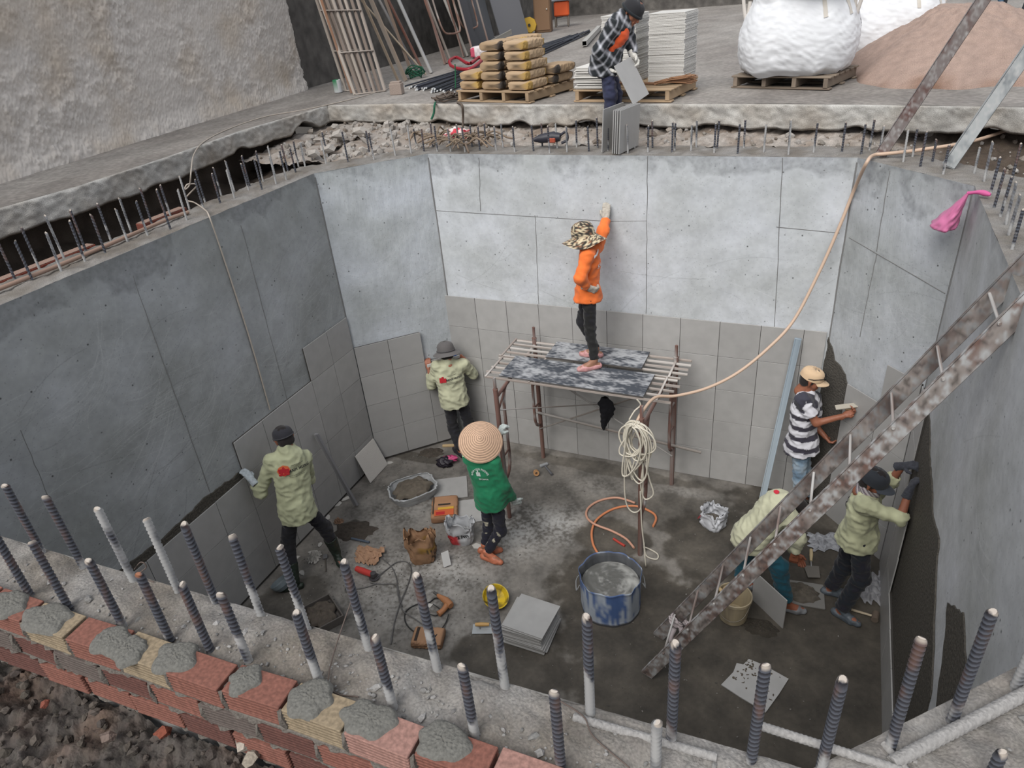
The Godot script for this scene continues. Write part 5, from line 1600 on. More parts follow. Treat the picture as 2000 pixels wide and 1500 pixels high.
	var go := put(gr.mesh(), "grit", M["vrough"], pb)
	go.position.y = 0.07
	letters("DA NAM", 0.028, Color(0.62, 0.2, 0.24), pb, Transform3D(Basis.from_euler(Vector3(-0.2, -0.9, 0.9)), Vector3(-0.115, 0.09, 0.09)))
	# flattened brown paper bag near the wall
	var fb := thing("folded_paper_bag", "folded brown paper bag lying near the pit wall under the rebars", "paper bag", Vector3(1.221, 0.000, 3.143), 0.28)
	put(sack_mesh(0.30, 0.20, 0.09, S(156, 120, 92), S(136, 104, 80), 14.0), "paper", M["vmatt"], fb)
	var fl := MB.new()
	fl.col = S(112, 84, 62)
	fl.box(Vector3(0.0, 0.06, 0.102), Vector3(0.27, 0.012, 0.006), 0.0, Basis.from_euler(Vector3(0.2, 0, 0.12)))
	fl.col = S(48, 42, 38)
	fl.box(Vector3(-0.10, 0.093, 0.0), Vector3(0.025, 0.003, 0.15), 0.0)
	fl.box(Vector3(0.03, 0.095, 0.02), Vector3(0.05, 0.003, 0.03), 0.0)
	put(fl.mesh(), "fold", M["vmatt"], fb)
	# torn sheet of brown paper
	var tp := MB.new()
	var tpf := func(u: float, v: float) -> Vector3:
		var ed := 0.03 * noi2.get_noise_2d(u * 4.0, v * 4.0 + 2.0)
		return Vector3((u - 0.5) * (0.36 - 0.12 * v) + ed, 0.006 + 0.03 * absf(noi2.get_noise_2d(u * 3.0 + 1.0, v * 3.0)) + 0.05 * pow(u, 3.0) * (1.0 - v), (v - 0.5) * 0.24 + ed + 0.06 * u)
	var tpc := func(pt: Vector3, _u: float, _v: float) -> Color: return S(168, 132, 106) * (1.0 + 0.3 * noi.get_noise_2d(pt.x * 12.0, pt.z * 12.0))
	tp.grid(26, 18, tpf, tpc)
	single(tp, "torn_paper", "vmatt", Vector3(0.050, 0.000, 2.355), 0.25, "torn sheet of light brown sack paper lying flat on the floor", "paper")
	# mortar trough at the near left
	var tr := thing("mortar_tray", "square tray of dark wet mortar near the left foreground wall", "tray", Vector3(0.097, 0.000, 3.254), -0.55)
	var tg := MB.new()
	tg.col = S(92, 88, 84)
	tg.box(Vector3(0, 0.01, 0), Vector3(0.36, 0.02, 0.32), 0.004)
	for s2 in [-1.0, 1.0]:
		tg.box(Vector3(s2 * 0.175, 0.045, 0), Vector3(0.014, 0.09, 0.32), 0.003)
		tg.box(Vector3(0, 0.045, s2 * 0.155), Vector3(0.35, 0.09, 0.014), 0.003)
	put(tg.mesh(), "tray_box", M["vmatt"], tr)
	var tmn := MB.new()
	mound(tmn, 0.17, 0.15, 0.05, S(82, 74, 66), 31.0, 0.5)
	put(tmn.mesh(), "mortar", M["vmatt"], tr).position.y = 0.055
	# black and pink bag by the wall
	var bp := thing("shopping_bag", "small black and pink plastic bag by the back left wall", "bag", Vector3(0.086, 0.000, 0.687), 0.2)
	for e in [[Vector3(0, 0.045, 0), Vector3(0.10, 0.06, 0.075), S(34, 32, 42), "black_plastic"], [Vector3(0.06, 0.07, -0.05), Vector3(0.09, 0.035, 0.04), S(190, 70, 120), "pink_plastic"]]:
		var bg2 := MB.new()
		var ce2: Vector3 = e[0]
		var sz2: Vector3 = e[1]
		var bf := func(u: float, v: float) -> Vector3:
			var a := u * TAU
			var b := (v - 0.5) * PI
			var q := Vector3(cos(a) * cos(b), sin(b), sin(a) * cos(b))
			var k := 1.0 + 0.5 * noi2.get_noise_3d(q.x * 2.0 + sz2.x * 9.0, q.y * 2.0, q.z * 2.0)
			return ce2 + q * sz2 * k
		bg2.col = e[2]
		bg2.grid(20, 12, bf)
		put(bg2.mesh(), e[3], M["vsemi"], bp)

func tools() -> void:
	# angle grinder with its cable
	var t := thing("angle_grinder", "red power grinder with its grey cable on the floor", "power tool", Vector3(0.187, 0.000, 2.630), -0.1)
	var g := MB.new()
	g.col = S(190, 62, 56)
	g.tube([Vector3(-0.12, 0.05, 0), Vector3(-0.06, 0.05, 0), Vector3(0.03, 0.052, 0), Vector3(0.09, 0.055, 0)], [0.028, 0.034, 0.033, 0.03], 12)
	put(g.mesh(), "body", M["vsemi"], t)
	var gh := MB.new()
	gh.col = S(70, 68, 70)
	gh.lathe([Vector2(0.0, 0.0), Vector2(0.03, 0.0), Vector2(0.034, 0.02), Vector2(0.03, 0.055), Vector2(0.0, 0.06)], 16, Transform3D(Basis.IDENTITY, Vector3(0.11, 0.03, 0)))
	gh.lathe([Vector2(0.0, 0.0), Vector2(0.055, 0.0), Vector2(0.055, 0.003), Vector2(0.0, 0.003)], 24, Transform3D(Basis.IDENTITY, Vector3(0.11, 0.02, 0)))
	put(gh.mesh(), "head", M["vsemi"], t)
	var c := MB.new()
	c.col = S(96, 94, 94)
	c.tube(spline([Vector3(0.320, 0.030, 2.661), Vector3(0.354, 0.012, 2.495), Vector3(0.403, 0.012, 2.370), Vector3(0.507, 0.012, 2.336), Vector3(0.613, 0.012, 2.431), Vector3(0.682, 0.012, 2.630), Vector3(0.729, 0.020, 2.833), Vector3(0.801, 0.012, 3.068), Vector3(0.905, 0.012, 3.300)], 7), 0.006, 6)
	c.tube(spline([Vector3(0.294, 0.020, 2.718), Vector3(0.416, 0.012, 2.691), Vector3(0.556, 0.012, 2.651), Vector3(0.669, 0.012, 2.777), Vector3(0.801, 0.012, 2.916), Vector3(0.982, 0.012, 2.972), Vector3(1.122, 0.012, 3.020)], 7), 0.006, 6)
	c.tube(spline([Vector3(0.368, 0.020, 2.708), Vector3(0.267, 0.012, 2.792), Vector3(0.174, 0.012, 2.838), Vector3(0.094, 0.012, 2.851), Vector3(0.118, 0.012, 2.893), Vector3(0.203, 0.012, 2.900)], 6), 0.005, 6)
	c.tube(spline([Vector3(0.218, 0.020, 2.377), Vector3(0.390, 0.012, 2.452), Vector3(0.521, 0.012, 2.574), Vector3(0.610, 0.012, 2.690), Vector3(0.772, 0.012, 2.879)], 6), 0.005, 6)
	single(c, "floor_cable", "vsemi", Vector3.ZERO, 0.0, "grey cable looping over the floor beside the red grinder", "cable")
	# drill
	var d := thing("power_drill", "dusty orange power drill lying on the floor with a black cable", "power tool", Vector3(1.167, 0.000, 2.698), -0.5)
	var dg := MB.new()
	dg.col = S(164, 112, 76)
	dg.tube([Vector3(-0.12, 0.05, 0.02), Vector3(-0.10, 0.05, 0.02), Vector3(0.0, 0.05, 0.0), Vector3(0.07, 0.05, 0.0), Vector3(0.09, 0.05, 0)], [0.012, 0.02, 0.036, 0.038, 0.03], 12)
	dg.tube([Vector3(0.05, 0.045, 0.02), Vector3(0.075, 0.04, 0.08), Vector3(0.08, 0.035, 0.14)], [0.03, 0.026, 0.03], 10)
	put(dg.mesh(), "body", M["vsemi"], d)
	var ck := MB.new()
	ck.col = S(80, 78, 76)
	ck.tube([Vector3(-0.12, 0.05, 0.02), Vector3(-0.17, 0.05, 0.03)], 0.014, 10)
	put(ck.mesh(), "chuck", M["vsemi"], d)
	var dc := MB.new()
	dc.col = S(40, 40, 42)
	dc.tube(spline([Vector3(1.262, 0.030, 2.827), Vector3(1.278, 0.020, 2.942), Vector3(1.287, 0.100, 3.165), Vector3(1.087, 0.020, 3.121), Vector3(0.918, 0.012, 3.046), Vector3(0.839, 0.012, 2.923), Vector3(0.889, 0.012, 2.812), Vector3(0.990, 0.012, 2.757), Vector3(1.031, 0.012, 2.674), Vector3(1.101, 0.012, 2.677)], 7), 0.006, 6)
	dc.tube(spline([Vector3(1.053, 0.012, 2.869), Vector3(1.146, 0.012, 2.864), Vector3(1.138, 0.012, 2.787), Vector3(1.049, 0.012, 2.750)], 6), 0.005, 6)
	single(dc, "drill_cable", "vsemi", Vector3.ZERO, 0.0, "black cable coiled between the orange drill and the folded paper bag", "cable")
	# yellow bowl
	var y := MB.new()
	y.lathe([Vector2(0.0, 0.0), Vector2(0.05, 0.002), Vector2(0.10, 0.04), Vector2(0.125, 0.09), Vector2(0.128, 0.092), Vector2(0.12, 0.09), Vector2(0.095, 0.045), Vector2(0.05, 0.012), Vector2(0.0, 0.010)], 28, Transform3D(Basis.from_euler(Vector3(0.25, 0, -0.35)), Vector3(0, 0.03, 0)))
	for i in y.v.size(): y.c[i] = S(206, 176, 40).lerp(S(60, 54, 40), clampf(noi.get_noise_3d(y.v[i].x * 16.0, y.v[i].y * 16.0, y.v[i].z * 16.0) * 2.0 + 0.15, 0, 1))
	single(y, "plastic_bowl", "vsemi", Vector3(1.604, 0.000, 2.521), 0.0, "yellow plastic bowl dirty with mortar behind the tile stack", "bowl")
	# plastering float with a wooden handle beside the tile stack
	var f := thing("plastering_float", "steel float with a yellow wooden handle beside the tile stack", "float", Vector3(1.670, 0.000, 2.850), 0.35)
	var fg := MB.new()
	fg.col = S(168, 172, 176)
	fg.box(Vector3(0, 0.012, 0), Vector3(0.26, 0.003, 0.11), 0.0)
	put(fg.mesh(), "blade", M["vgloss"], f)
	var fh := MB.new()
	fh.col = S(190, 150, 90)
	fh.tube([Vector3(-0.10, 0.06, -0.01), Vector3(-0.05, 0.062, -0.01), Vector3(0.03, 0.06, -0.01)], [0.016, 0.02, 0.016], 10)
	fh.col = S(140, 140, 142)
	fh.tube([Vector3(-0.06, 0.012, 0), Vector3(-0.06, 0.05, -0.005)], 0.006, 6)
	put(fh.mesh(), "handle", M["vsemi"], f)
	# short hammer by the scaffold foot, with a brown roll
	var hm := thing("claw_hammer", "steel hammer lying below the scaffold", "hammer", Vector3(1.338, 0.000, 0.404), -0.75)
	var hh := MB.new()
	hh.col = S(150, 152, 156)
	hh.box(Vector3(-0.08, 0.02, 0), Vector3(0.035, 0.035, 0.11), 0.008)
	put(hh.mesh(), "head", M["vsemi"], hm)
	var hs := MB.new()
	hs.col = S(96, 96, 100)
	hs.tube([Vector3(-0.08, 0.02, 0), Vector3(0.04, 0.018, 0), Vector3(0.14, 0.018, 0)], [0.012, 0.013, 0.018], 8)
	put(hs.mesh(), "handle", M["vsemi"], hm)
	var rl := MB.new()
	rl.col = S(176, 134, 92)
	rl.lathe([Vector2(0.015, 0.0), Vector2(0.035, 0.0), Vector2(0.035, 0.05), Vector2(0.015, 0.05), Vector2(0.015, 0.0)], 18, Transform3D(Basis.from_euler(Vector3(1.2, 0.5, 0)), Vector3(0, 0.03, 0)))
	single(rl, "tape_roll", "vmatt", Vector3(1.246, 0.000, 0.527), 0.0, "small brown roll of tape beside the hammer", "tape roll")
	# pointing trowel and mortar tray by the right hand workers
	var tw := thing("brick_trowel", "trowel with a pale wooden handle in the mortar by the right wall", "trowel", Vector3(4.362, 0.000, 1.127), 0.2)
	var tb := MB.new()
	tb.poly([Vector2(-0.07, 0), Vector2(0.07, 0), Vector2(0.06, -0.15), Vector2(-0.05, -0.16)], Transform3D(Basis(Vector3.RIGHT, -PI / 2), Vector3(0, 0.035, 0.0)), 0.003)
	tb.col = S(128, 124, 118)
	for i in tb.c.size(): tb.c[i] = S(110, 106, 100)
	tb.col = S(150, 150, 150)
	tb.tube([Vector3(0, 0.037, 0.01), Vector3(0, 0.07, -0.03)], 0.006, 6)
	put(tb.mesh(), "blade", M["vsemi"], tw)
	var th := MB.new()
	th.col = S(196, 178, 142)
	th.tube([Vector3(0, 0.07, -0.03), Vector3(0.01, 0.085, -0.10), Vector3(0.015, 0.10, -0.16)], [0.012, 0.018, 0.015], 10)
	put(th.mesh(), "handle", M["vsemi"], tw)
	var mt := thing("mortar_board", "flat board of wet mortar on the floor between the right hand workers", "board", Vector3(4.282, 0.000, 1.499), 0.1)
	var mb := MB.new()
	mb.col = S(120, 118, 116)
	mb.box(Vector3(0.0, 0.012, 0), Vector3(0.44, 0.024, 0.30), 0.006)
	put(mb.mesh(), "board", M["vmatt"], mt)
	var mm := MB.new()
	mound(mm, 0.18, 0.13, 0.05, S(88, 82, 74), 41.0, 0.6)
	put(mm.mesh(), "mortar", M["vmatt"], mt).position.y = 0.022
	# mallet
	var ml := thing("rubber_mallet", "mallet with a pale wooden handle near the foot of the right wall", "mallet", Vector3(4.846, 0.000, 1.581), -0.12)
	var mg := MB.new()
	mg.col = S(186, 172, 150)
	mg.tube([Vector3(-0.12, 0.025, 0), Vector3(0.06, 0.03, 0)], [0.012, 0.010], 8)
	put(mg.mesh(), "handle", M["vmatt"], ml)
	var mh := MB.new()
	mh.col = S(104, 92, 82)
	mh.tube([Vector3(0.075, 0.032, -0.045), Vector3(0.075, 0.032, 0.045)], 0.03, 14)
	put(mh.mesh(), "head", M["vmatt"], ml)
	# grey scoop behind the left worker's boot
	var sc := MB.new()
	sc.lathe([Vector2(0.0, 0.0), Vector2(0.07, 0.004), Vector2(0.10, 0.05), Vector2(0.105, 0.09), Vector2(0.10, 0.09), Vector2(0.093, 0.05), Vector2(0.06, 0.012), Vector2(0.0, 0.008)], 24, Transform3D(Basis.from_euler(Vector3(0.0, 0, 0.5)), Vector3(0, 0.03, 0)))
	for i in sc.v.size(): sc.c[i] = S(118, 128, 134)
	single(sc, "steel_bowl", "vsemi", Vector3(-0.508, 0.000, 3.072), 0.0, "grey blue bowl on the floor behind the left worker", "bowl")
	# short blue pipe, and a wooden handled spatula
	var bp := MB.new()
	bp.col = S(82, 92, 106)
	bp.tube([Vector3(-0.11, 0.015, 0), Vector3(0.12, 0.015, 0.0)], 0.013, 10)
	single(bp, "pipe_offcut", "vsemi", Vector3(-0.171, 0.000, 2.213), 0.05, "short blue grey pipe offcut on the floor beside the mud patch", "pipe")
	var hk := thing("small_pick", "thin handled small pick lying behind the left worker's leg", "tool", Vector3(-0.311, 0.000, 2.650), -0.9)
	var hk1 := MB.new()
	hk1.col = S(96, 90, 84)
	hk1.tube([Vector3(-0.12, 0.01, 0), Vector3(0.10, 0.012, 0)], 0.007, 6)
	put(hk1.mesh(), "handle", M["vmatt"], hk)
	var hk2 := MB.new()
	hk2.col = S(110, 110, 112)
	hk2.box(Vector3(-0.13, 0.012, 0), Vector3(0.06, 0.02, 0.05), 0.004)
	put(hk2.mesh(), "head", M["vsemi"], hk)

func debris() -> void:
	# broken tile pieces, spacers and crumpled plastic
	var pts := [[Vector3(-0.820, 0.000, 1.768), 0.10, 0.5], [Vector3(-0.756, 0.000, 1.650), 0.07, 1.2], [Vector3(-0.758, 0.000, 2.004), 0.05, 2.1], [Vector3(-0.561, 0.000, 2.533), 0.06, 0.3], [Vector3(-0.486, 0.000, 2.825), 0.05, 2.6], [Vector3(-0.704, 0.000, 2.678), 0.06, 0.9], [Vector3(-0.565, 0.000, 2.409), 0.04, 1.9], [Vector3(1.118, 0.000, 1.881), 0.07, 0.1], [Vector3(1.006, 0.000, 2.787), 0.05, 0.7], [Vector3(-0.836, 0.000, 2.746), 0.07, 0.1], [Vector3(-0.559, 0.000, 0.320), 0.04, 0.5], [Vector3(-0.631, 0.000, 0.871), 0.05, 0.4], [Vector3(4.102, 0.000, 0.427), 0.09, 0.8], [Vector3(4.454, 0.000, 0.211), 0.05, 1.8]]
	var i := 0
	for q in pts:
		var g := MB.new()
		var r: float = q[1]
		var out := []
		for k in 6: out.append(Vector2(cos(TAU * k / 6.0), sin(TAU * k / 6.0) * 0.6) * r * rng.randf_range(0.6, 1.2))
		g.poly(out, Transform3D(Basis(Vector3.RIGHT, -PI / 2), Vector3.ZERO), 0.009)
		var o := put(g.mesh(), "tile_shard", M["tile_edge"])
		o.position = (q[0] as Vector3) + Vector3(0, 0.003, 0)
		o.rotation.y = q[2]
		tag(o, ["large pale tile shard at the foot of the straightedge by the left wall", "narrow pale shard just right of the left straightedge foot", "small shard on the mud patch at the left wall", "shard behind the left worker's bent knee", "shard in the dirt at the left worker's heel", "pale shard under the left worker between his legs", "small shard beside the dark mud patch", "pale shard between white bag and green worker's feet", "shard among the drill cables", "shard at the wall foot left of the left worker", "small white shard at the back left wall foot", "white shard by the studded tile's corner", "pale shard under the ladder by the jeans", "sharp white shard below the right back wall"][i], "tile shard", "broken tile shards")
		i += 1
	for q in [[Vector3(4.477, 0.000, 0.714), 0.17, 0.12, S(150, 152, 158), "crumpled grey plastic sheet on the floor behind the right hand worker"], [Vector3(4.909, 0.000, 1.219), 0.12, 0.2, S(150, 150, 154), "crumpled plastic sack against the foot of the right wall"], [Vector3(-0.501, 0.000, 2.594), 0.06, 0.08, S(176, 172, 166), "scrap of white paper beside the left worker's leg"], [Vector3(-0.587, 0.000, 2.023), 0.05, 0.04, S(150, 120, 98), "scrap of brown paper at the edge of the mud patch"], [Vector3(-0.950, 0.000, 2.942), 0.05, 0.05, S(150, 146, 140), "scrap of pale paper at the foot of the left wall"]]:
		var g := MB.new()
		var sx: float = q[1]
		var sz: float = q[2]
		var cc: Color = q[3]
		var f := func(u: float, v: float) -> Vector3:
			var w := noi2.get_noise_2d(u * 3.0 + sx * 40.0, v * 3.0)
			return Vector3((u - 0.5) * 2.0 * sx * (1.0 + 0.3 * noi2.get_noise_2d(v * 4.0, sx * 9.0)), 0.010 + 0.05 * absf(w) * minf(1.0, 6.0 * minf(minf(u, 1.0 - u), minf(v, 1.0 - v))) + 0.008 * absf(noi2.get_noise_2d(u * 9.0, v * 9.0)), (v - 0.5) * 2.0 * sz * (1.0 + 0.3 * noi2.get_noise_2d(u * 4.0, sz * 9.0)))
		var cf := func(pt: Vector3, _u: float, _v: float) -> Color: return cc * (1.0 + 0.5 * noi.get_noise_3d(pt.x * 20.0, pt.y * 20.0, pt.z * 20.0))
		g.grid(30, 30, f, cf)
		single(g, "plastic_scrap" if sx > 0.1 else "paper_scrap", "vsemi", q[0], 0.3, q[4], "plastic" if sx > 0.1 else "paper", "")
	var md := MB.new()
	mound(md, 0.25, 0.17, 0.035, S(84, 76, 68), 61.0)
	single(md, "mud_heap", "vrough", Vector3(-0.329, 0.000, 2.091), 0.3, "flat dark heap of wet mud near the left wall foot", "mud")
	var md2 := MB.new()
	mound(md2, 0.16, 0.10, 0.04, S(88, 80, 72), 71.0)
	single(md2, "mortar_heap", "vrough", Vector3(-0.215, 0.000, 0.517), 0.3, "dark heap of spilled mortar at the back left wall foot", "mortar")
	var md3 := MB.new()
	mound(md3, 0.22, 0.13, 0.05, S(74, 68, 60), 77.0)
	single(md3, "mortar_heap", "vrough", Vector3(3.974, 0.000, 0.159), 0.0, "heap of wet mortar at the back wall foot under the long straightedge", "mortar")
	var md4 := MB.new()
	mound(md4, 0.16, 0.10, 0.03, S(70, 64, 56), 87.0)
	single(md4, "mortar_heap", "vrough", Vector3(3.998, 0.000, 2.009), 0.0, "low heap of wet mortar crumbs beside the beige bucket", "mortar")
	# spacers and timber bits
	var st := MB.new()
	st.col = S(196, 170, 130)
	st.box(Vector3(0, 0.015, 0), Vector3(0.16, 0.03, 0.035), 0.006)
	single(st, "wooden_peg", "vmatt", Vector3(-0.065, 0.000, 0.319), 0.35, "pale wooden peg lying at the back left wall foot", "peg")
	# crumbs everywhere
	var cr := MB.new()
	for k in 1100:
		var q := Vector3(rng.randf_range(-0.7, 4.8), 0.0, rng.randf_range(0.1, 5.4))
		if k < 420: q = (Vector3(-0.360, 0.000, 2.548)).lerp(Vector3(1.014, 0.000, 2.541), rng.randf()) + Vector3(rng.randfn(0, 0.35), 0, rng.randfn(0, 0.35))
		elif k < 560: q = (Vector3(-0.689, 0.000, 1.478)).lerp(Vector3(-0.256, 0.000, 0.471), rng.randf()) + Vector3(rng.randfn(0, 0.10), 0, rng.randfn(0, 0.10))
		if q.x < -0.7 or q.x > 4.9 or q.z < 0.05 or q.z > 5.6 or q.x + q.z < 0.2 or q.x - q.z > 4.0: continue
		var sz := rng.randf_range(0.005, 0.016)
		cr.col = S(150, 146, 140) * rng.randf_range(0.35, 1.15)
		cr.rock(Vector3(q.x, sz * 0.2, q.z), Vector3(sz * 1.6, sz * 0.8, sz), rng, Basis(Vector3.UP, rng.randf() * 6))
	var co := put(cr.mesh(), "crumbs", M["vrough"], FLOOR)
	co.set_meta("kind", "stuff")

func pallet(label: String, fl: Vector3, turn: float, w: float, d: float, wood := Color(0.42, 0.30, 0.19)) -> Node3D:
	var t := thing("wooden_pallet", label, "pallet", fl, turn, "wooden pallets")
	var put_part := func(nm: String, at: Vector3, sz: Vector3) -> void:
		var g := MB.new()
		g.box(at, sz, 0.004)
		for i in g.v.size(): g.c[i] = wood.lerp(wood * 0.62, clampf(0.4 + noi.get_noise_3d(g.v[i].x * 3.0 + at.x * 9.0, g.v[i].y * 20.0, g.v[i].z * 3.0 + at.z * 7.0) * 1.6, 0, 1))
		put(g.mesh(), nm, M["vmatt"], t)
	for i in 4: put_part.call("bearer", Vector3(0.045 + (w - 0.09) * i / 3.0, 0.065, -d * 0.5), Vector3(0.045, 0.09, d))
	for i in 6: put_part.call("deck_board", Vector3(w * 0.5, 0.119, -0.05 - (d - 0.1) * i / 5.0), Vector3(w, 0.018, 0.10))
	for i in 3: put_part.call("bottom_board", Vector3(w * 0.5, 0.010, -0.05 - (d - 0.1) * i / 2.0), Vector3(w, 0.018, 0.09))
	return t

func build_upper_yard() -> void:
	cement_pallet()
	tile_pallet()
	bulk_bags()
	steel_yard()
	trench_things()

func cement_pallet() -> void:
	var fl := Vector3(-0.24, SLAB + 0.002, -1.33)
	var turn := -0.232
	pallet("wooden pallet under the brown paper cement sacks", fl, turn, 1.09, 0.95)
	var bs := Basis(Vector3.UP, turn)
	var kinds := [sack_mesh(0.43, 0.285, 0.104, S(170, 144, 114), S(176, 144, 80), 1.0), sack_mesh(0.43, 0.285, 0.104, S(162, 138, 110), S(60, 54, 50), 6.0), sack_mesh(0.43, 0.285, 0.104, S(174, 150, 122), S(172, 140, 80), 11.0)]
	var names := ["left", "middle", "right"]
	var ordinals := ["lowest", "second", "third", "fourth", "topmost"]
	var lay := []
	for col in 3:
		for lvl in (2 if col == 0 else 5):
			lay.append([0.19 + 0.355 * col + rng.randf_range(-0.02, 0.02), lvl, -0.235 + rng.randf_range(-0.015, 0.015), "front %s column" % names[col], ordinals[lvl] if not (col == 0 and lvl == 1) else "upper"])
	for col in 3:
		for lvl in [3, 5, 2][col]:
			lay.append([0.19 + 0.355 * col + (0.07 if col == 2 else 0.0) + rng.randf_range(-0.02, 0.02), lvl, -0.70, "rear %s column" % names[col], ordinals[lvl]])
	for i in lay.size():
		var q: Array = lay[i]
		var s := put(kinds[(i * 2 + int(q[1])) % 3], "cement_sack", M["vmatt"])
		var tw := rng.randf_range(-0.04, 0.04) + (PI / 2 if rng.randf() < 0.8 else -PI / 2)
		s.transform = Transform3D(bs.rotated(Vector3.UP, tw - PI / 2).rotated(Vector3.UP, 0.0), fl + bs * Vector3(q[0], 0.130 + 0.103 * int(q[1]), q[2]))
		s.rotation.y = turn + rng.randf_range(-0.04, 0.04)
		if true:
			var tr := s.transform
			s.transform = Transform3D(Basis(Vector3.UP, turn + PI / 2 + rng.randf_range(-0.03, 0.03)), tr.origin)
		tag(s, "brown paper cement sack, %s in the %s on the pallet" % [q[4], q[3]], "sack", "cement sacks on the pallet")
	# white and pink bag behind them, red hose ring on the steel
	var wb := thing("woven_bag", "white and pink woven bag behind the cement sacks", "bag", Vector3(-2.227, 3.950, -6.186), 0.2)
	put(sack_mesh(0.36, 0.26, 0.2, S(214, 206, 208), S(196, 84, 108), 31.0), "woven_cloth", M["vmatt"], wb)
	var rh := MB.new()
	rh.col = S(150, 38, 48)
	for k in 2: rh.tube(spline([Vector3(-1.658, 4.080, -3.903), Vector3(-1.954, 4.100, -4.437), Vector3(-2.035, 4.100, -4.854), Vector3(-1.232, 4.120, -3.690), Vector3(-1.339, 4.140, -4.276), Vector3(-1.079, 4.140, -3.827), Vector3(-0.981, 4.100, -3.228), Vector3(-1.299, 4.080, -3.467), Vector3(-1.658, 4.080, -3.903)], 6), 0.025 - 0.005 * k, 8, false)
	tag(put(rh.mesh(), "red_hose", M["vsemi"]), "dark red hose ring lying on the bundle of steel bars", "hose")

func tile_pallet() -> void:
	var fl := Vector3(1.32, SLAB + 0.002, -1.12)
	var turn := -0.134
	pallet("wooden pallet under the stacks of pale tiles", fl, turn, 1.12, 0.85)
	var bs := Basis(Vector3.UP, turn)
	var tm := MB.new()
	tm.box(Vector3(0, 0.005, 0), Vector3(0.397, 0.0096, 0.397), 0.0012)
	var m := tm.mesh()
	for st in [[Vector3(0.90, 0.130, -0.62), 58, 0.004, "tall right hand stack"], [Vector3(0.34, 0.130, -0.66), 58, 0.004, "tall rear stack behind the plaid worker"], [Vector3(0.22, 0.130, -0.22), 19, 0.022, "low front left stack"]]:
		for i in int(st[1]):
			var o := put(m, "stacked_tile", mat("tile_pale%d" % (i % 2), 212 - 14 * (i % 2), 210 - 14 * (i % 2), 206 - 14 * (i % 2), 0.6))
			var j: float = st[2]
			var grp := float(i / 4)
			o.transform = Transform3D(Basis(Vector3.UP, turn + rng.randf_range(-1, 1) * j * 2.0 + 0.01 * sin(grp * 2.1)), fl + bs * (st[0] as Vector3) + Vector3(rng.randf_range(-j, j) + 0.004 * sin(grp * 3.0), 0.0116 * i, rng.randf_range(-j, j)))
			var top := i == int(st[1]) - 1
			tag(o, ("topmost pale tile of the %s on the pallet" if top else "pale tile within the %s on the pallet") % st[3], "tile", "tiles in the " + (st[3] as String))
	# straw broom on the pallet
	var b := thing("straw_broom", "brown straw broom lying across the tile pallet", "broom", Vector3(2.02, 4.10, -1.20), 0.0)
	var e := (Vector3(2.580, 4.093, -1.400)) - b.position
	var hd := MB.new()
	hd.col = S(120, 88, 66)
	hd.tube([Vector3(-0.25, 0.03, 0.03), e * 0.35], 0.014, 8)
	put(hd.mesh(), "handle", M["vmatt"], b)
	var br := MB.new()
	for i in 90:
		br.col = S(150, 112, 84) * rng.randf_range(0.6, 1.2)
		var a := e * 0.3 + Vector3(0, rng.randf_range(-0.01, 0.02), rng.randf_range(-0.02, 0.02))
		var c := e * rng.randf_range(0.85, 1.05) + Vector3(0, rng.randf_range(-0.02, 0.07), rng.randf_range(-0.10, 0.10))
		br.tube([a, a.lerp(c, 0.5) + Vector3(0, 0.01, 0), c], 0.003, 4, false)
	put(br.mesh(), "bristles", M["vmatt"], b).set_meta("kind", "stuff")
	# tiles set on edge on the wall top
	var dz := Vector3(0.09, 0, -0.40).normalized()
	var bx := Basis(dz, Vector3.UP, dz.cross(Vector3.UP))
	var k := 0
	for q in [[Vector3(1.965, 3.655, -0.07), 0.06], [Vector3(2.085, 3.655, -0.02), 0.05], [Vector3(2.108, 3.655, -0.01), 0.05], [Vector3(2.131, 3.655, 0.0), 0.05], [Vector3(2.156, 3.655, 0.008), 0.05]]:
		var tb := bx.rotated(dz, q[1])
		tile_thing(["single grey tile on edge, leftmost of those on the far wall top", "first of four grey tiles leaning together on the wall top, next to the lone one", "second of four grey tiles leaning together on the wall top", "third of four grey tiles leaning together on the wall top", "outermost right of four grey tiles leaning together on the wall top"][k], Transform3D(tb, (q[0] as Vector3) + tb.x * 0.2 + tb.y * 0.2), "tiles on edge on the far wall top", "tile%d" % (k % 3))
		k += 1

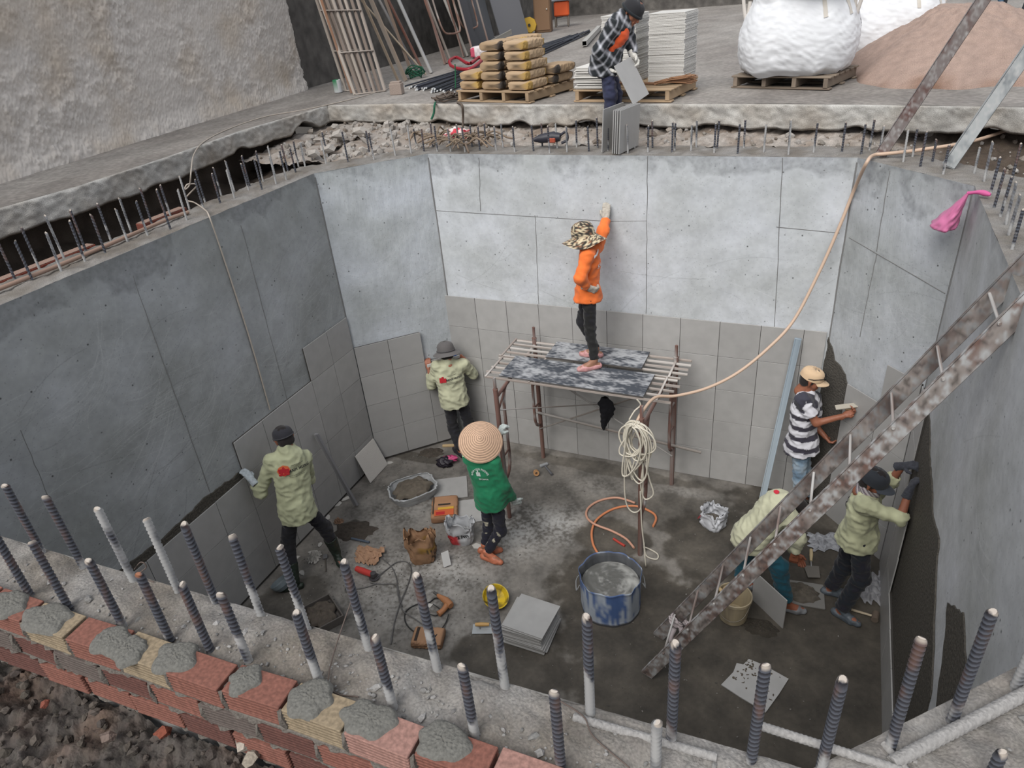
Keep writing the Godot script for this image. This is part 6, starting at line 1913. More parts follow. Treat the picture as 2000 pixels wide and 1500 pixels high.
func bulk_bag(called_label: String, at: Vector3, r: float, h: float, sd: float, full: bool) -> void:
	var t := thing("bulk_bag", called_label, "bulk bag", at)
	var g := MB.new()
	var f := func(u: float, v: float) -> Vector3:
		var a := u * TAU
		var y := v * h
		var prof := 0.80 + 0.20 * sin(clampf(v * 1.25 + 0.12, 0, 1) * PI)
		if v < 0.06: prof *= 0.90 + 0.10 * v / 0.06
		if v > 0.86: prof *= 1.0 - 0.9 * pow((v - 0.86) / 0.14, 2.0)
		var sq := pow(pow(absf(cos(a)), 3.2) + pow(absf(sin(a)), 3.2), -1.0 / 3.2)
		var wr := 0.003 * noi2.get_noise_2d(a * 2.5 + sd, y * 16.0 + 0.6 * sin(a * 2.0)) + 0.004 * noi2.get_noise_2d(a * 9.0 + sd, y * 30.0) + 0.012 * noi.get_noise_2d(cos(a) * 2.0 + sd, y * 3.0 + sin(a) * 2.0) + 0.004 * noi2.get_noise_2d(a * 5.0 + sd, y * 9.0)
		var rr := r * prof * lerpf(1.0, sq, 0.55) + wr
		return Vector3(cos(a) * rr, y + 0.02 * noi2.get_noise_2d(cos(a) * 2.0, sin(a) * 2.0 + sd), sin(a) * rr)
	var cf := func(pt: Vector3, _u: float, _v: float) -> Color: return S(218, 220, 224) * (1.0 + 0.10 * noi.get_noise_3d(pt.x * 3.0, pt.y * 3.0, pt.z * 3.0))
	g.grid(96, 70, f, cf)
	var body := put(g.mesh(), "woven_body", M["fabric"], t)
	for k in 4:
		var a := 0.62 + k * 0.52 if k < 2 else 2.6 + k * 0.9
		var s := MB.new()
		s.col = S(196, 190, 182)
		for e in [-0.05, 0.05]:
			var strip := func(u: float, v: float) -> Vector3:
				var q: Vector3 = f.call((a + e + (u - 0.5) * 0.07) / TAU, 0.55 + 0.42 * v * 0.8)
				return q * Vector3(1.012, 1, 1.012)
			if e < 0: s.grid(3, 16, strip)
		put(s.mesh(), "webbing", M["fabric"], t)
	for k in 2:
		var a2 := 2.9 + k * 3.5
		var q0: Vector3 = f.call(a2 / TAU, 0.84)
		var lp := MB.new()
		lp.col = S(206, 200, 194)
		var on := Vector3(cos(a2), 0, sin(a2))
		lp.tube(spline([q0 + Vector3(0, 0.05, 0), q0 + on * 0.06 + Vector3(0, 0.12, 0), q0 + on * 0.10 - Vector3(0, 0.05, 0), q0 + on * 0.07 - Vector3(0, 0.26, 0), q0 + on * 0.05 - Vector3(0, 0.30, 0.02), q0 + on * 0.03 - Vector3(0, 0.12, 0)], 5), 0.02, 6)
		put(lp.mesh(), "lifting_loop", M["fabric"], t)
	if full:
		var nk := MB.new()
		var ruff := func(u: float, v: float) -> Vector3:
			var a := u * TAU
			var rr := 0.10 + 0.26 * v + 0.04 * sin(a * 9.0) * v
			return Vector3(cos(a) * rr + 0.12, h * 0.955 + 0.10 * sin(v * PI) - 0.10 * v * v + 0.015 * sin(a * 9.0), sin(a) * rr + 0.30)
		nk.col = S(214, 214, 218)
		nk.grid(72, 10, ruff)
		put(nk.mesh(), "tied_mouth", M["fabric"], t)

func bulk_bags() -> void:
	pallet("grey weathered pallet under the big white bulk bag", Vector3(2.90, SLAB + 0.002, -1.80), -0.30, 1.05, 0.85, S(138, 124, 110))
	bulk_bag("big full white bulk bag on a pallet, tied mouth", Vector3(3.52, SLAB + 0.13, -2.06), 0.60, 0.98, 2.0, true)
	bulk_bag("second white bulk bag half hidden behind the first and the sand", Vector3(4.42, SLAB + 0.01, -4.0), 0.62, 1.0, 9.0, false)
	# sand heap
	var g := MB.new()
	var f := func(u: float, v: float) -> Vector3:
		var a := u * TAU
		var rx := 1.62 if cos(a) > 0 else 1.12
		var q := Vector2(cos(a) * rx, sin(a) * 1.5) * v * (1.0 + 0.10 * noi2.get_noise_2d(cos(a) * 2.0, sin(a) * 2.0))
		var hgt := 0.72 * pow(maxf(0.0, 1.0 - v), 0.85) + 0.06 * noi.get_noise_2d(q.x * 1.5, q.y * 1.5) * (1.0 - v) + 0.022 * noi.get_noise_2d(q.x * 6.0, q.y * 6.0) * (1.0 - v * v) + 0.008 * noi2.get_noise_2d(q.x * 24.0, q.y * 24.0) * (1.0 - v)
		hgt = minf(hgt, 0.60 + 0.03 * noi.get_noise_2d(q.x * 2.0, q.y * 2.0))
		return Vector3(q.x, hgt - (0.01 if v > 0.99 else 0.0), q.y)
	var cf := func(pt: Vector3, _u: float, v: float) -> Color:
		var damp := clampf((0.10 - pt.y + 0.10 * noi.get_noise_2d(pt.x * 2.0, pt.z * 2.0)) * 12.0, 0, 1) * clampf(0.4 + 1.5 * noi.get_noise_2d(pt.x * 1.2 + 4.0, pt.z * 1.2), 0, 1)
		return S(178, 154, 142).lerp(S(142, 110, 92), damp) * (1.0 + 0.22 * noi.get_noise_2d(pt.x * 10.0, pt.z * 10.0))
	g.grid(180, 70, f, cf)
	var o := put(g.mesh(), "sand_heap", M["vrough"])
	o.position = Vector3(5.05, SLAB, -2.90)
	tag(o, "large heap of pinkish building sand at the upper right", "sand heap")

func slat_rack(label: String, b0: Vector3, b1: Vector3, t0: Vector3, t1: Vector3, bars: int, ext: float) -> void:
	var t := thing("slatted_deck", label, "scaffold deck", b0, 0.0, "slatted decks leaning on the left wall")
	var e0 := (t0 - b0) * ext
	var e1 := (t1 - b0 - (b1 - b0)) * ext + (b1 - b0)
	for i in bars:
		var s := float(i) / (bars - 1)
		var a := (b1 - b0) * s
		var c := e0.lerp(e1, s)
		var g := MB.new()
		g.box((a + c) * 0.5, Vector3(0.042, a.distance_to(c), 0.03), 0.004, basis_y(c - a))
		dirty(g, S(124, 112, 104), S(176, 168, 160), 0.42, 9.0)
		put(g.mesh(), "slat", M["vmatt"], t)
	for k: float in [0.0, 0.26, 0.52, 0.78]:
		var a: Vector3 = e0 * k + Vector3(0.02, 0.01, 0.02)
		var c := (b1 - b0).lerp(e1, k) + Vector3(0.02, 0.01, 0.02)
		var g := MB.new()
		g.box((a + c) * 0.5, Vector3(0.03, 0.014, a.distance_to(c)), 0.002, basis_z(c - a))
		dirty(g, S(140, 130, 122), S(176, 168, 160), 0.5, 9.0)
		put(g.mesh(), "cross_bar", M["vmatt"], t)

func lean_pole(called: String, label: String, cat: String, b: Vector3, tp: Vector3, r: float, c: Color, ext := 1.6, square := false) -> void:
	var g := MB.new()
	var e := (tp - b) * ext
	if square: g.box(e * 0.5, Vector3(r * 3.2, e.length(), r), 0.003, basis_y(e))
	else: g.tube([Vector3.ZERO, e * 0.33, e * 0.66, e], r, 9)
	dirty(g, c, c.lerp(S(170, 164, 158), 0.6), 0.4, 6.0)
	single(g, called, "vmatt", b, 0.0, label, cat, "poles and pipes leaning on the left wall")

func steel_yard() -> void:
	slat_rack("front slatted steel deck leaning on the left wall beside the plaster end", Vector3(-2.255, 3.955, -2.095), Vector3(-1.909, 3.955, -2.343), Vector3(-2.810, 5.144, -2.463), Vector3(-2.460, 5.098, -2.853), 7, 1.7)
	slat_rack("rear slatted steel deck leaning behind the first", Vector3(-2.659, 3.955, -2.461), Vector3(-2.317, 3.955, -2.679), Vector3(-2.950, 5.147, -2.568), Vector3(-2.700, 5.113, -2.874), 5, 1.7)
	lean_pole("timber_board", "thin brown board leaning at the left edge of the slatted decks", "board", Vector3(-2.421, 3.955, -2.248), Vector3(-2.600, 4.893, -2.266), 0.012, S(140, 104, 82), 1.3, true)
	lean_pole("timber_board", "wide grey board leaning right of the slatted decks", "board", Vector3(-2.158, 3.955, -3.326), Vector3(-2.600, 5.076, -3.402), 0.022, S(128, 112, 98), 1.6, true)
	lean_pole("timber_board", "narrow pale board leaning between the decks and the wide board", "board", Vector3(-2.235, 3.955, -3.241), Vector3(-2.500, 5.090, -3.040), 0.014, S(150, 134, 116), 1.6, true)
	lean_pole("timber_board", "brown board leaning behind the wide grey board", "board", Vector3(-2.292, 3.955, -3.773), Vector3(-2.700, 5.050, -3.952), 0.016, S(116, 94, 78), 1.6, true)
	lean_pole("steel_pipe", "thick pale steel pipe leaning in the middle of the yard wall", "pipe", Vector3(-2.152, 3.955, -4.127), Vector3(-2.680, 5.028, -4.310), 0.030, S(150, 150, 150), 1.7)
	lean_pole("steel_pipe", "thin light pipe leaning crosswise over the others", "pipe", Vector3(-2.153, 3.955, -3.959), Vector3(-2.776, 4.938, -3.596), 0.014, S(162, 148, 130), 1.15)
	lean_pole("steel_pipe", "rusty brown pipe leaning behind the thick pale pipe", "pipe", Vector3(-2.445, 3.955, -4.373), Vector3(-2.850, 5.041, -4.278), 0.024, S(116, 78, 66), 1.7)
	lean_pole("steel_pipe", "dark grey pipe leaning left of the rusty one", "pipe", Vector3(-2.493, 3.955, -4.268), Vector3(-2.900, 5.055, -4.088), 0.024, S(98, 98, 102), 1.7)
	lean_pole("steel_pipe", "pale pipe leaning beside the dark panels", "pipe", Vector3(-2.639, 3.955, -6.436), Vector3(-3.170, 4.917, -6.766), 0.030, S(156, 154, 150), 1.7)
	lean_pole("steel_pipe", "rusty pipe leaning left of the frame scaffolds", "pipe", Vector3(-2.547, 3.955, -5.406), Vector3(-2.900, 4.765, -5.637), 0.024, S(126, 92, 80), 1.6)
	lean_pole("steel_pipe", "grey pipe standing among the frame scaffolds", "pipe", Vector3(-2.619, 3.955, -5.702), Vector3(-3.000, 4.709, -5.933), 0.024, S(132, 122, 114), 1.6)
	# folded scaffold frames with round corners
	for k in 2:
		var t := thing("folded_scaffold", ["brown scaffold frame with rounded corners leaning on the yard wall, left one", "brown scaffold frame leaning beside the pale pipe, right one"][k], "scaffold", [Vector3(-2.512, 3.955, -5.263), Vector3(-2.653, 3.955, -6.291)][k], 0.0, "scaffold frames leaning on the yard wall")
		var up := Vector3(-0.45, 1.5, -0.25)
		var sd := Vector3(0.12, 0, -0.95)
		for q in [[Vector3.ZERO, up], [sd, sd + up]]:
			var g := MB.new()
			g.tube([q[0], (q[0] as Vector3).lerp(q[1], 0.5), q[1]], 0.021, 8)
			dirty(g, S(118, 88, 78), S(160, 152, 146), 0.35, 6.0)
			put(g.mesh(), "post", M["vmatt"], t)
		var lp := MB.new()
		lp.tube(spline([up * 0.95 + sd * 0.2, up * 0.55 + sd * 0.2, up * 0.34 + sd * 0.26, up * 0.30 + sd * 0.45, up * 0.30 + sd * 0.7, up * 0.34 + sd * 0.8, up * 0.55 + sd * 0.82, up * 0.95 + sd * 0.82], 5), 0.017, 8)
		dirty(lp, S(124, 96, 84), S(160, 152, 146), 0.35, 6.0)
		put(lp.mesh(), "inner_loop", M["vmatt"], t)
	# dark sheet panels
	for q in [[Vector3(-2.393, 3.955, -6.201), Vector3(-3.323, 3.955, -9.186), Vector3(-0.5, 1.6, -0.35), S(52, 54, 58), "dark narrow sheet panel leaning in the yard, left of the grey one"], [Vector3(-3.248, 3.955, -9.356), Vector3(-2.954, 3.955, -10.294), Vector3(-0.55, 1.7, -0.3), S(104, 104, 108), "grey wide sheet panel leaning in the yard"]]:
		var g := MB.new()
		g.col = q[3]
		var a: Vector3 = q[0]
		var bb: Vector3 = q[1]
		var nn := (bb - a).cross(q[2]).normalized() * 0.018
		var u: Vector3 = q[2]
		var w := bb - a
		g.quad(Vector3.ZERO, w, w + u, u)
		g.quad(w + nn, nn, u + nn, w + u + nn)
		g.quad(nn, Vector3.ZERO, u, u + nn)
		g.quad(w, w + nn, w + u + nn, w + u)
		g.quad(u, w + u, w + u + nn, u + nn)
		dirty(g, q[3], (q[3] as Color).lerp(S(150, 150, 152), 0.25), 0.35, 2.0)
		single(g, "sheet_panel", "vmatt", a, 0.0, q[4], "panel", "sheet panels leaning in the yard")
	lean_pole("angle_profile", "pale steel angle lying slanted in front of the panels", "steel profile", Vector3(-2.759, 3.960, -6.746), Vector3(-2.695, 4.172, -8.710), 0.03, S(146, 142, 134), 1.0, true)
	# bundle of reinforcing bars
	for i in 26:
		var s := (i % 13) / 12.0
		var lay := i / 13
		var a := (Vector3(-1.576, 3.955, -2.464)).lerp(Vector3(-0.595, 3.955, -1.898), s) + Vector3(rng.randf_range(-0.15, 0.1), 0.012 + lay * 0.028, rng.randf_range(-0.05, 0.05))
		var b := (Vector3(-1.332, 3.955, -8.438)).lerp(Vector3(-1.434, 3.955, -10.369), s) + Vector3(rng.randf_range(-0.2, 0.2), 0.012 + lay * 0.028, rng.randf_range(-0.3, 0.3))
		var g := MB.new()
		g.col = S(52, 55, 64) * rng.randf_range(0.75, 1.1)
		g.tube([Vector3.ZERO, (b - a) * 0.002, (b - a) * 0.004, (b - a) * 0.3 + Vector3(0, rng.randf_range(0, 0.008), 0), (b - a) * 0.6, b - a], 0.012, 7)
		for k in g.v.size():
			if g.v[k].length() < 0.022: g.c[k] = S(196, 198, 200)
		single(g, "reinforcing_bar", "vmatt", a, 0.0, "dark steel bar in the long bundle lying on the yard floor", "steel bar", "long steel bars in a bundle on the yard floor")
	var tie := MB.new()
	tie.col = S(36, 96, 66)
	tie.tube(spline([Vector3(-0.623, 4.289, -2.103), Vector3(-0.634, 4.137, -2.097), Vector3(-0.649, 4.002, -2.089)], 4), 0.008, 6)
	single(tie, "green_strap", "vmatt", Vector3.ZERO, 0.0, "green strap hanging from the bundle of steel bars", "strap")
	# odds and ends by the plaster wall
	var can := thing("tin_can", "white and green tin can at the end of the plaster wall", "can", Vector3(-2.741, 3.955, -2.384), 0.3)
	var cg := MB.new()
	cg.lathe([Vector2(0.0, 0.0), Vector2(0.058, 0.0), Vector2(0.06, 0.005), Vector2(0.06, 0.165), Vector2(0.056, 0.17), Vector2(0.05, 0.165), Vector2(0.05, 0.02), Vector2(0, 0.02)], 22)
	for i in cg.v.size(): cg.c[i] = S(40, 130, 84) if cg.v[i].y > 0.10 and cg.v[i].x < 0.02 else S(204, 206, 208)
	put(cg.mesh(), "shell", M["vsemi"], can)
	var blk := MB.new()
	blk.col = S(176, 160, 150)
	blk.box(Vector3(0, 0.07, 0), Vector3(0.17, 0.14, 0.12), 0.006)
	blk.box(Vector3(0, 0.15, 0), Vector3(0.14, 0.03, 0.09), 0.004)
	single(blk, "concrete_block", "vrough", Vector3(-1.515, 3.955, -2.031), 0.2, "small pinkish concrete block beside the steel bars", "block")
	var grn := MB.new()
	grn.col = S(30, 84, 62)
	for k in 7:
		var lp := []
		for j in 13:
			var a := TAU * j / 12.0 + k
			lp.append(Vector3(cos(a) * (0.09 + 0.012 * k), 0.05 + 0.05 * sin(a * 2.0 + k) + 0.012 * k, sin(a) * (0.08 + 0.01 * k)))
		grn.tube(spline(lp, 3), 0.008, 5, false)
	single(grn, "green_net_coil", "vmatt", Vector3(-2.156, 3.955, -3.636), 0.0, "tangled coil of dark green netting by the leaning pipes", "net")
	# far corner: yellow wheel, cabinet, covered orange machine, tube
	var yw := thing("yellow_wheel", "yellow cutting wheel leaning beside the wooden cabinet", "wheel", Vector3(-3.163, 3.955, -10.875), 0.5)
	var yg := MB.new()
	yg.col = S(188, 150, 40)
	yg.lathe([Vector2(0.03, -0.03), Vector2(0.17, -0.03), Vector2(0.185, 0.0), Vector2(0.17, 0.03), Vector2(0.03, 0.03), Vector2(0.03, -0.03)], 9, Transform3D(Basis(Vector3.RIGHT, PI / 2 - 0.2), Vector3(0, 0.19, 0)))
	put(yg.mesh(), "disc", M["vsemi"], yw)
	var yh := MB.new()
	yh.col = S(60, 56, 50)
	yh.tube([Vector3(0, 0.19, -0.06), Vector3(0, 0.19, 0.06)], 0.03, 8)
	put(yh.mesh(), "hub", M["vsemi"], yw)
	var cab := thing("wooden_cabinet", "brown wooden cabinet far back in the yard", "cabinet", Vector3(-2.927, 3.955, -11.230), 0.25)
	for q in [["carcass", Vector3(0, 0.45, 0), Vector3(0.40, 0.9, 0.4), S(112, 88, 68)], ["door", Vector3(0, 0.46, 0.205), Vector3(0.35, 0.82, 0.02), S(128, 100, 76)], ["knob", Vector3(0.12, 0.5, 0.225), Vector3(0.03, 0.03, 0.03), S(190, 186, 180)]]:
		var g := MB.new()
		g.box(q[1], q[2], 0.006)
		dirty(g, q[3], (q[3] as Color) * 0.6, 0.4, 4.0)
		put(g.mesh(), q[0], M["vmatt"], cab)
	var mac := thing("covered_machine", "orange machine under a grey cover far back in the yard", "machine", Vector3(-2.918, 3.955, -12.536), 0.3)
	for q in [["body", Vector3(0, 0.42, 0), Vector3(0.38, 0.34, 0.4), S(206, 88, 44)], ["leg", Vector3(-0.16, 0.13, 0.14), Vector3(0.05, 0.26, 0.05), S(120, 112, 104)], ["leg", Vector3(0.16, 0.13, 0.14), Vector3(0.05, 0.26, 0.05), S(120, 112, 104)], ["leg", Vector3(-0.16, 0.13, -0.14), Vector3(0.05, 0.26, 0.05), S(120, 112, 104)], ["leg", Vector3(0.16, 0.13, -0.14), Vector3(0.05, 0.26, 0.05), S(120, 112, 104)], ["cover", Vector3(0, 0.66, 0), Vector3(0.56, 0.12, 0.5), S(176, 184, 194)]]:
		var g := MB.new()
		g.box(q[1], q[2], 0.03)
		dirty(g, q[3], (q[3] as Color) * 0.7, 0.35, 5.0)
		put(g.mesh(), q[0], M["vmatt"], mac)
	var tb := MB.new()
	var t0 := Vector3(-0.506, 3.970, -7.041)
	var t1 := Vector3(-1.325, 3.970, -10.606)
	var bz := basis_z(t1 - t0)
	for s in [-1.0, 1.0]:
		tb.col = S(168, 166, 162)
		tb.box((t1 - t0) * 0.5 + Vector3(0, 0.045 + s * 0.04, 0), Vector3(0.09, 0.006, (t1 - t0).length()), 0.0, bz)
		tb.box((t1 - t0) * 0.5 + Vector3(0, 0.045, 0) + bz.x * s * 0.042, Vector3(0.006, 0.09, (t1 - t0).length()), 0.0, bz)
	single(tb, "square_tube", "vsemi", t0, 0.0, "pale square steel tube lying behind the low tile stack", "steel tube")
	# a dark shed wall closes the back of the yard
	var bw := MB.new()
	bw.box(Vector3(-1.5, 5.4, -17.0), Vector3(9.0, 2.9, 0.3))
	struct(bw.mesh(), "wall_yard_back", M["dark_wall"])
	# dark bundle of cables and blue pipes at the upper right, beyond the sand
	var pl := thing("pipe_bundle", "dark hoses and blue pipes standing behind the sand heap", "pipes", Vector3(6.1, SLAB, -5.4))
	for i in 14:
		var g := MB.new()
		var x := -0.5 + 0.09 * i
		var blue := i % 5 == 1
		g.col = S(70, 96, 120) if blue else S(46, 48, 54)
		g.tube(spline([Vector3(x, 0, rng.randf_range(-0.2, 0.2)), Vector3(x + rng.randf_range(-0.1, 0.1), 0.45, 0), Vector3(x + rng.randf_range(-0.3, 0.3), 0.95, rng.randf_range(-0.2, 0.2))], 5), 0.035 if blue else 0.022, 7)
		put(g.mesh(), "blue_pipe" if blue else "hose", M["vsemi"], pl)

func trench_things() -> void:
	# rope coil at the slab edge with two hanging ends
	var r := MB.new()
	r.col = S(92, 82, 74)
	for k in 5:
		var lp := []
		for j in 13:
			var a := TAU * j / 12.0 + k * 0.7
			lp.append((Vector3(-0.406, 3.965, -1.402)) + Vector3(cos(a + k) * (0.17 - 0.02 * k) + 0.03 * sin(k * 2.0), 0.014 * k + 0.02 * absf(sin(a * 2.0 + k)), sin(a) * (0.10 + 0.012 * k)))
		r.tube(spline(lp, 4), 0.011, 6, false)
	r.tube(spline([Vector3(-0.150, 3.970, -1.168), Vector3(0.006, 3.965, -0.981), Vector3(-0.034, 3.818, -1.046), Vector3(-0.059, 3.634, -1.033), Vector3(-0.123, 3.433, -1.135)], 6), 0.015, 6)
	var t := thing("rope_coil", "dark grey rope coil at the slab edge, one end hanging down", "rope", Vector3.ZERO)
	put(r.mesh(), "rope", M["vmatt"], t)
	var gr := MB.new()
	gr.col = S(30, 92, 70)
	gr.tube(spline([Vector3(-0.487, 3.965, -1.235), Vector3(-0.422, 3.954, -1.088), Vector3(-0.437, 3.875, -1.079), Vector3(-0.473, 3.803, -1.059)], 5), 0.013, 6)
	put(gr.mesh(), "green_end", M["vmatt"], t)
	# crumpled red and white bag, roots, black tool
	var bg := MB.new()
	var f := func(u: float, v: float) -> Vector3:
		var a := u * TAU
		var b := (v - 0.5) * PI
		var q := Vector3(cos(a) * cos(b), sin(b), sin(a) * cos(b))
		return q * Vector3(0.15, 0.06, 0.09) * (1.0 + 0.5 * noi2.get_noise_3d(q.x * 2.0, q.y * 2.0 + 3.0, q.z * 2.0))
	var cf := func(pt: Vector3, _u: float, _v: float) -> Color: return S(196, 60, 74) if fposmod(pt.x * 9.0 + pt.z * 4.0, 1.0) < 0.4 else S(216, 210, 208)
	bg.grid(28, 16, f, cf)
	single(bg, "crumpled_bag", "vsemi", Vector3(0.099, 3.720, -0.616), 0.2, "crumpled red and white bag lying in the rubble behind the far wall", "bag")
	var tl := thing("old_drill", "black and orange drill lying in the rubble behind the far wall", "power tool", Vector3(1.338, 3.700, -0.301), 0.1)
	var tg := MB.new()
	tg.col = S(44, 46, 54)
	tg.tube([Vector3(-0.17, 0.03, 0), Vector3(-0.10, 0.04, 0), Vector3(0.04, 0.055, 0), Vector3(0.11, 0.05, 0)], [0.02, 0.045, 0.055, 0.04], 10)
	tg.tube(spline([Vector3(0.10, 0.06, 0), Vector3(0.17, 0.10, 0.0), Vector3(0.19, 0.03, 0.03), Vector3(0.13, 0.0, 0.04)], 4), 0.014, 6)
	put(tg.mesh(), "body", M["vsemi"], tl)
	var to := MB.new()
	to.col = S(166, 78, 56)
	to.box(Vector3(0.03, 0.03, 0.05), Vector3(0.08, 0.05, 0.02), 0.008)
	put(to.mesh(), "side_plate", M["vsemi"], tl)
	var rt := MB.new()
	for i in 46:
		rt.col = S(128, 112, 96) * rng.randf_range(0.6, 1.15)
		var a := (Vector3(-0.107, 3.720, -0.352)).lerp(Vector3(0.696, 3.700, -0.248), rng.randf()) + Vector3(rng.randf_range(-0.25, 0.2), 0.0, rng.randf_range(-0.25, 0.2))
		var d := Vector3(rng.randf_range(-1, 1), 0, rng.randf_range(-0.6, 0.6)).normalized() * rng.randf_range(0.15, 0.4)
		rt.tube(spline([a, a + d * 0.4 + Vector3(0, rng.randf_range(0.02, 0.09), 0), a + d * 0.8 + Vector3(0, rng.randf_range(0, 0.05), 0), a + d], 4), rng.randf_range(0.004, 0.011), 5)
	var ro := put(rt.mesh(), "roots", M["vmatt"])
	tag(ro, "tangle of dry roots and rope ends in the rubble behind the far wall", "roots")
	ro.set_meta("kind", "stuff")
	# planks and bricks along the outer edge of the left wall, and the pipe on its top
	var pp := MB.new()
	pp.col = S(146, 122, 108)
	pp.tube(spline([Vector3(-1.06, 3.67, 4.6), Vector3(-1.05, 3.665, 3.5), Vector3(-1.09, 3.67, 2.6), Vector3(-1.08, 3.665, 2.3)], 6), 0.016, 8)
	single(pp, "thin_pipe", "vmatt", Vector3.ZERO, 0.0, "thin brown pipe lying along the top of the left wall", "pipe")
	for q in [[Vector3(-1.33, 3.60, 3.55), S(160, 82, 66), 0.9], [Vector3(-1.36, 3.60, 2.35), S(140, 78, 66), 0.5], [Vector3(-1.35, 3.59, 4.3), S(170, 96, 78), 0.6]]:
		var g := MB.new()
		g.col = q[1]
		g.box(Vector3.ZERO, Vector3(0.09, 0.08, q[2]), 0.004)
		g.col = S(170, 142, 128)
		g.box(Vector3(0, 0.043, 0), Vector3(0.085, 0.006, (q[2] as float) - 0.02), 0.002)
		var o := put(g.mesh(), "edge_brick", M["vrough"], WALL[6])
		o.position = q[0]
	# pink bag hanging on the right wall
	var t2 := thing("pink_bag", "pink plastic bag hanging from a rebar on the right wall", "bag", Vector3(4.93, 3.66, 0.98))
	var pb := MB.new()
	var pf := func(u: float, v: float) -> Vector3:
		var a := u * TAU
		var w := 0.015 + 0.15 * pow(v, 1.1)
		if v > 0.9: w *= 1.0 - 0.75 * (v - 0.9) / 0.1
		var wr := 1.0 + 0.12 * noi2.get_noise_2d(a * 1.6, v * 4.0) + 0.06 * sin(a * 5.0)
		return Vector3(-0.04 * v + cos(a) * w * 0.55 * wr - 0.055 * v, -v * 0.32, sin(a) * w * wr + 0.08 * (1.0 - v) - 0.10 * v)
	pb.col = S(214, 124, 168)
	pb.grid(30, 26, pf)
	put(pb.mesh(), "plastic", mat("pink_plastic", 255, 255, 255, 0.3, {"vc": true, "back": Color(0.35, 0.12, 0.22)}), t2)
	var pk := MB.new()
	pk.col = S(206, 96, 150)
	pk.tube(spline([Vector3(0.0, 0.0, 0.08), Vector3(0.06, 0.02, 0.12), Vector3(0.12, 0.015, 0.16)], 5), [0.014, 0.013, 0.012, 0.012, 0.014, 0.016, 0.018, 0.02, 0.018, 0.014, 0.01], 7)
	put(pk.mesh(), "knot", M["pink_plastic"], t2)

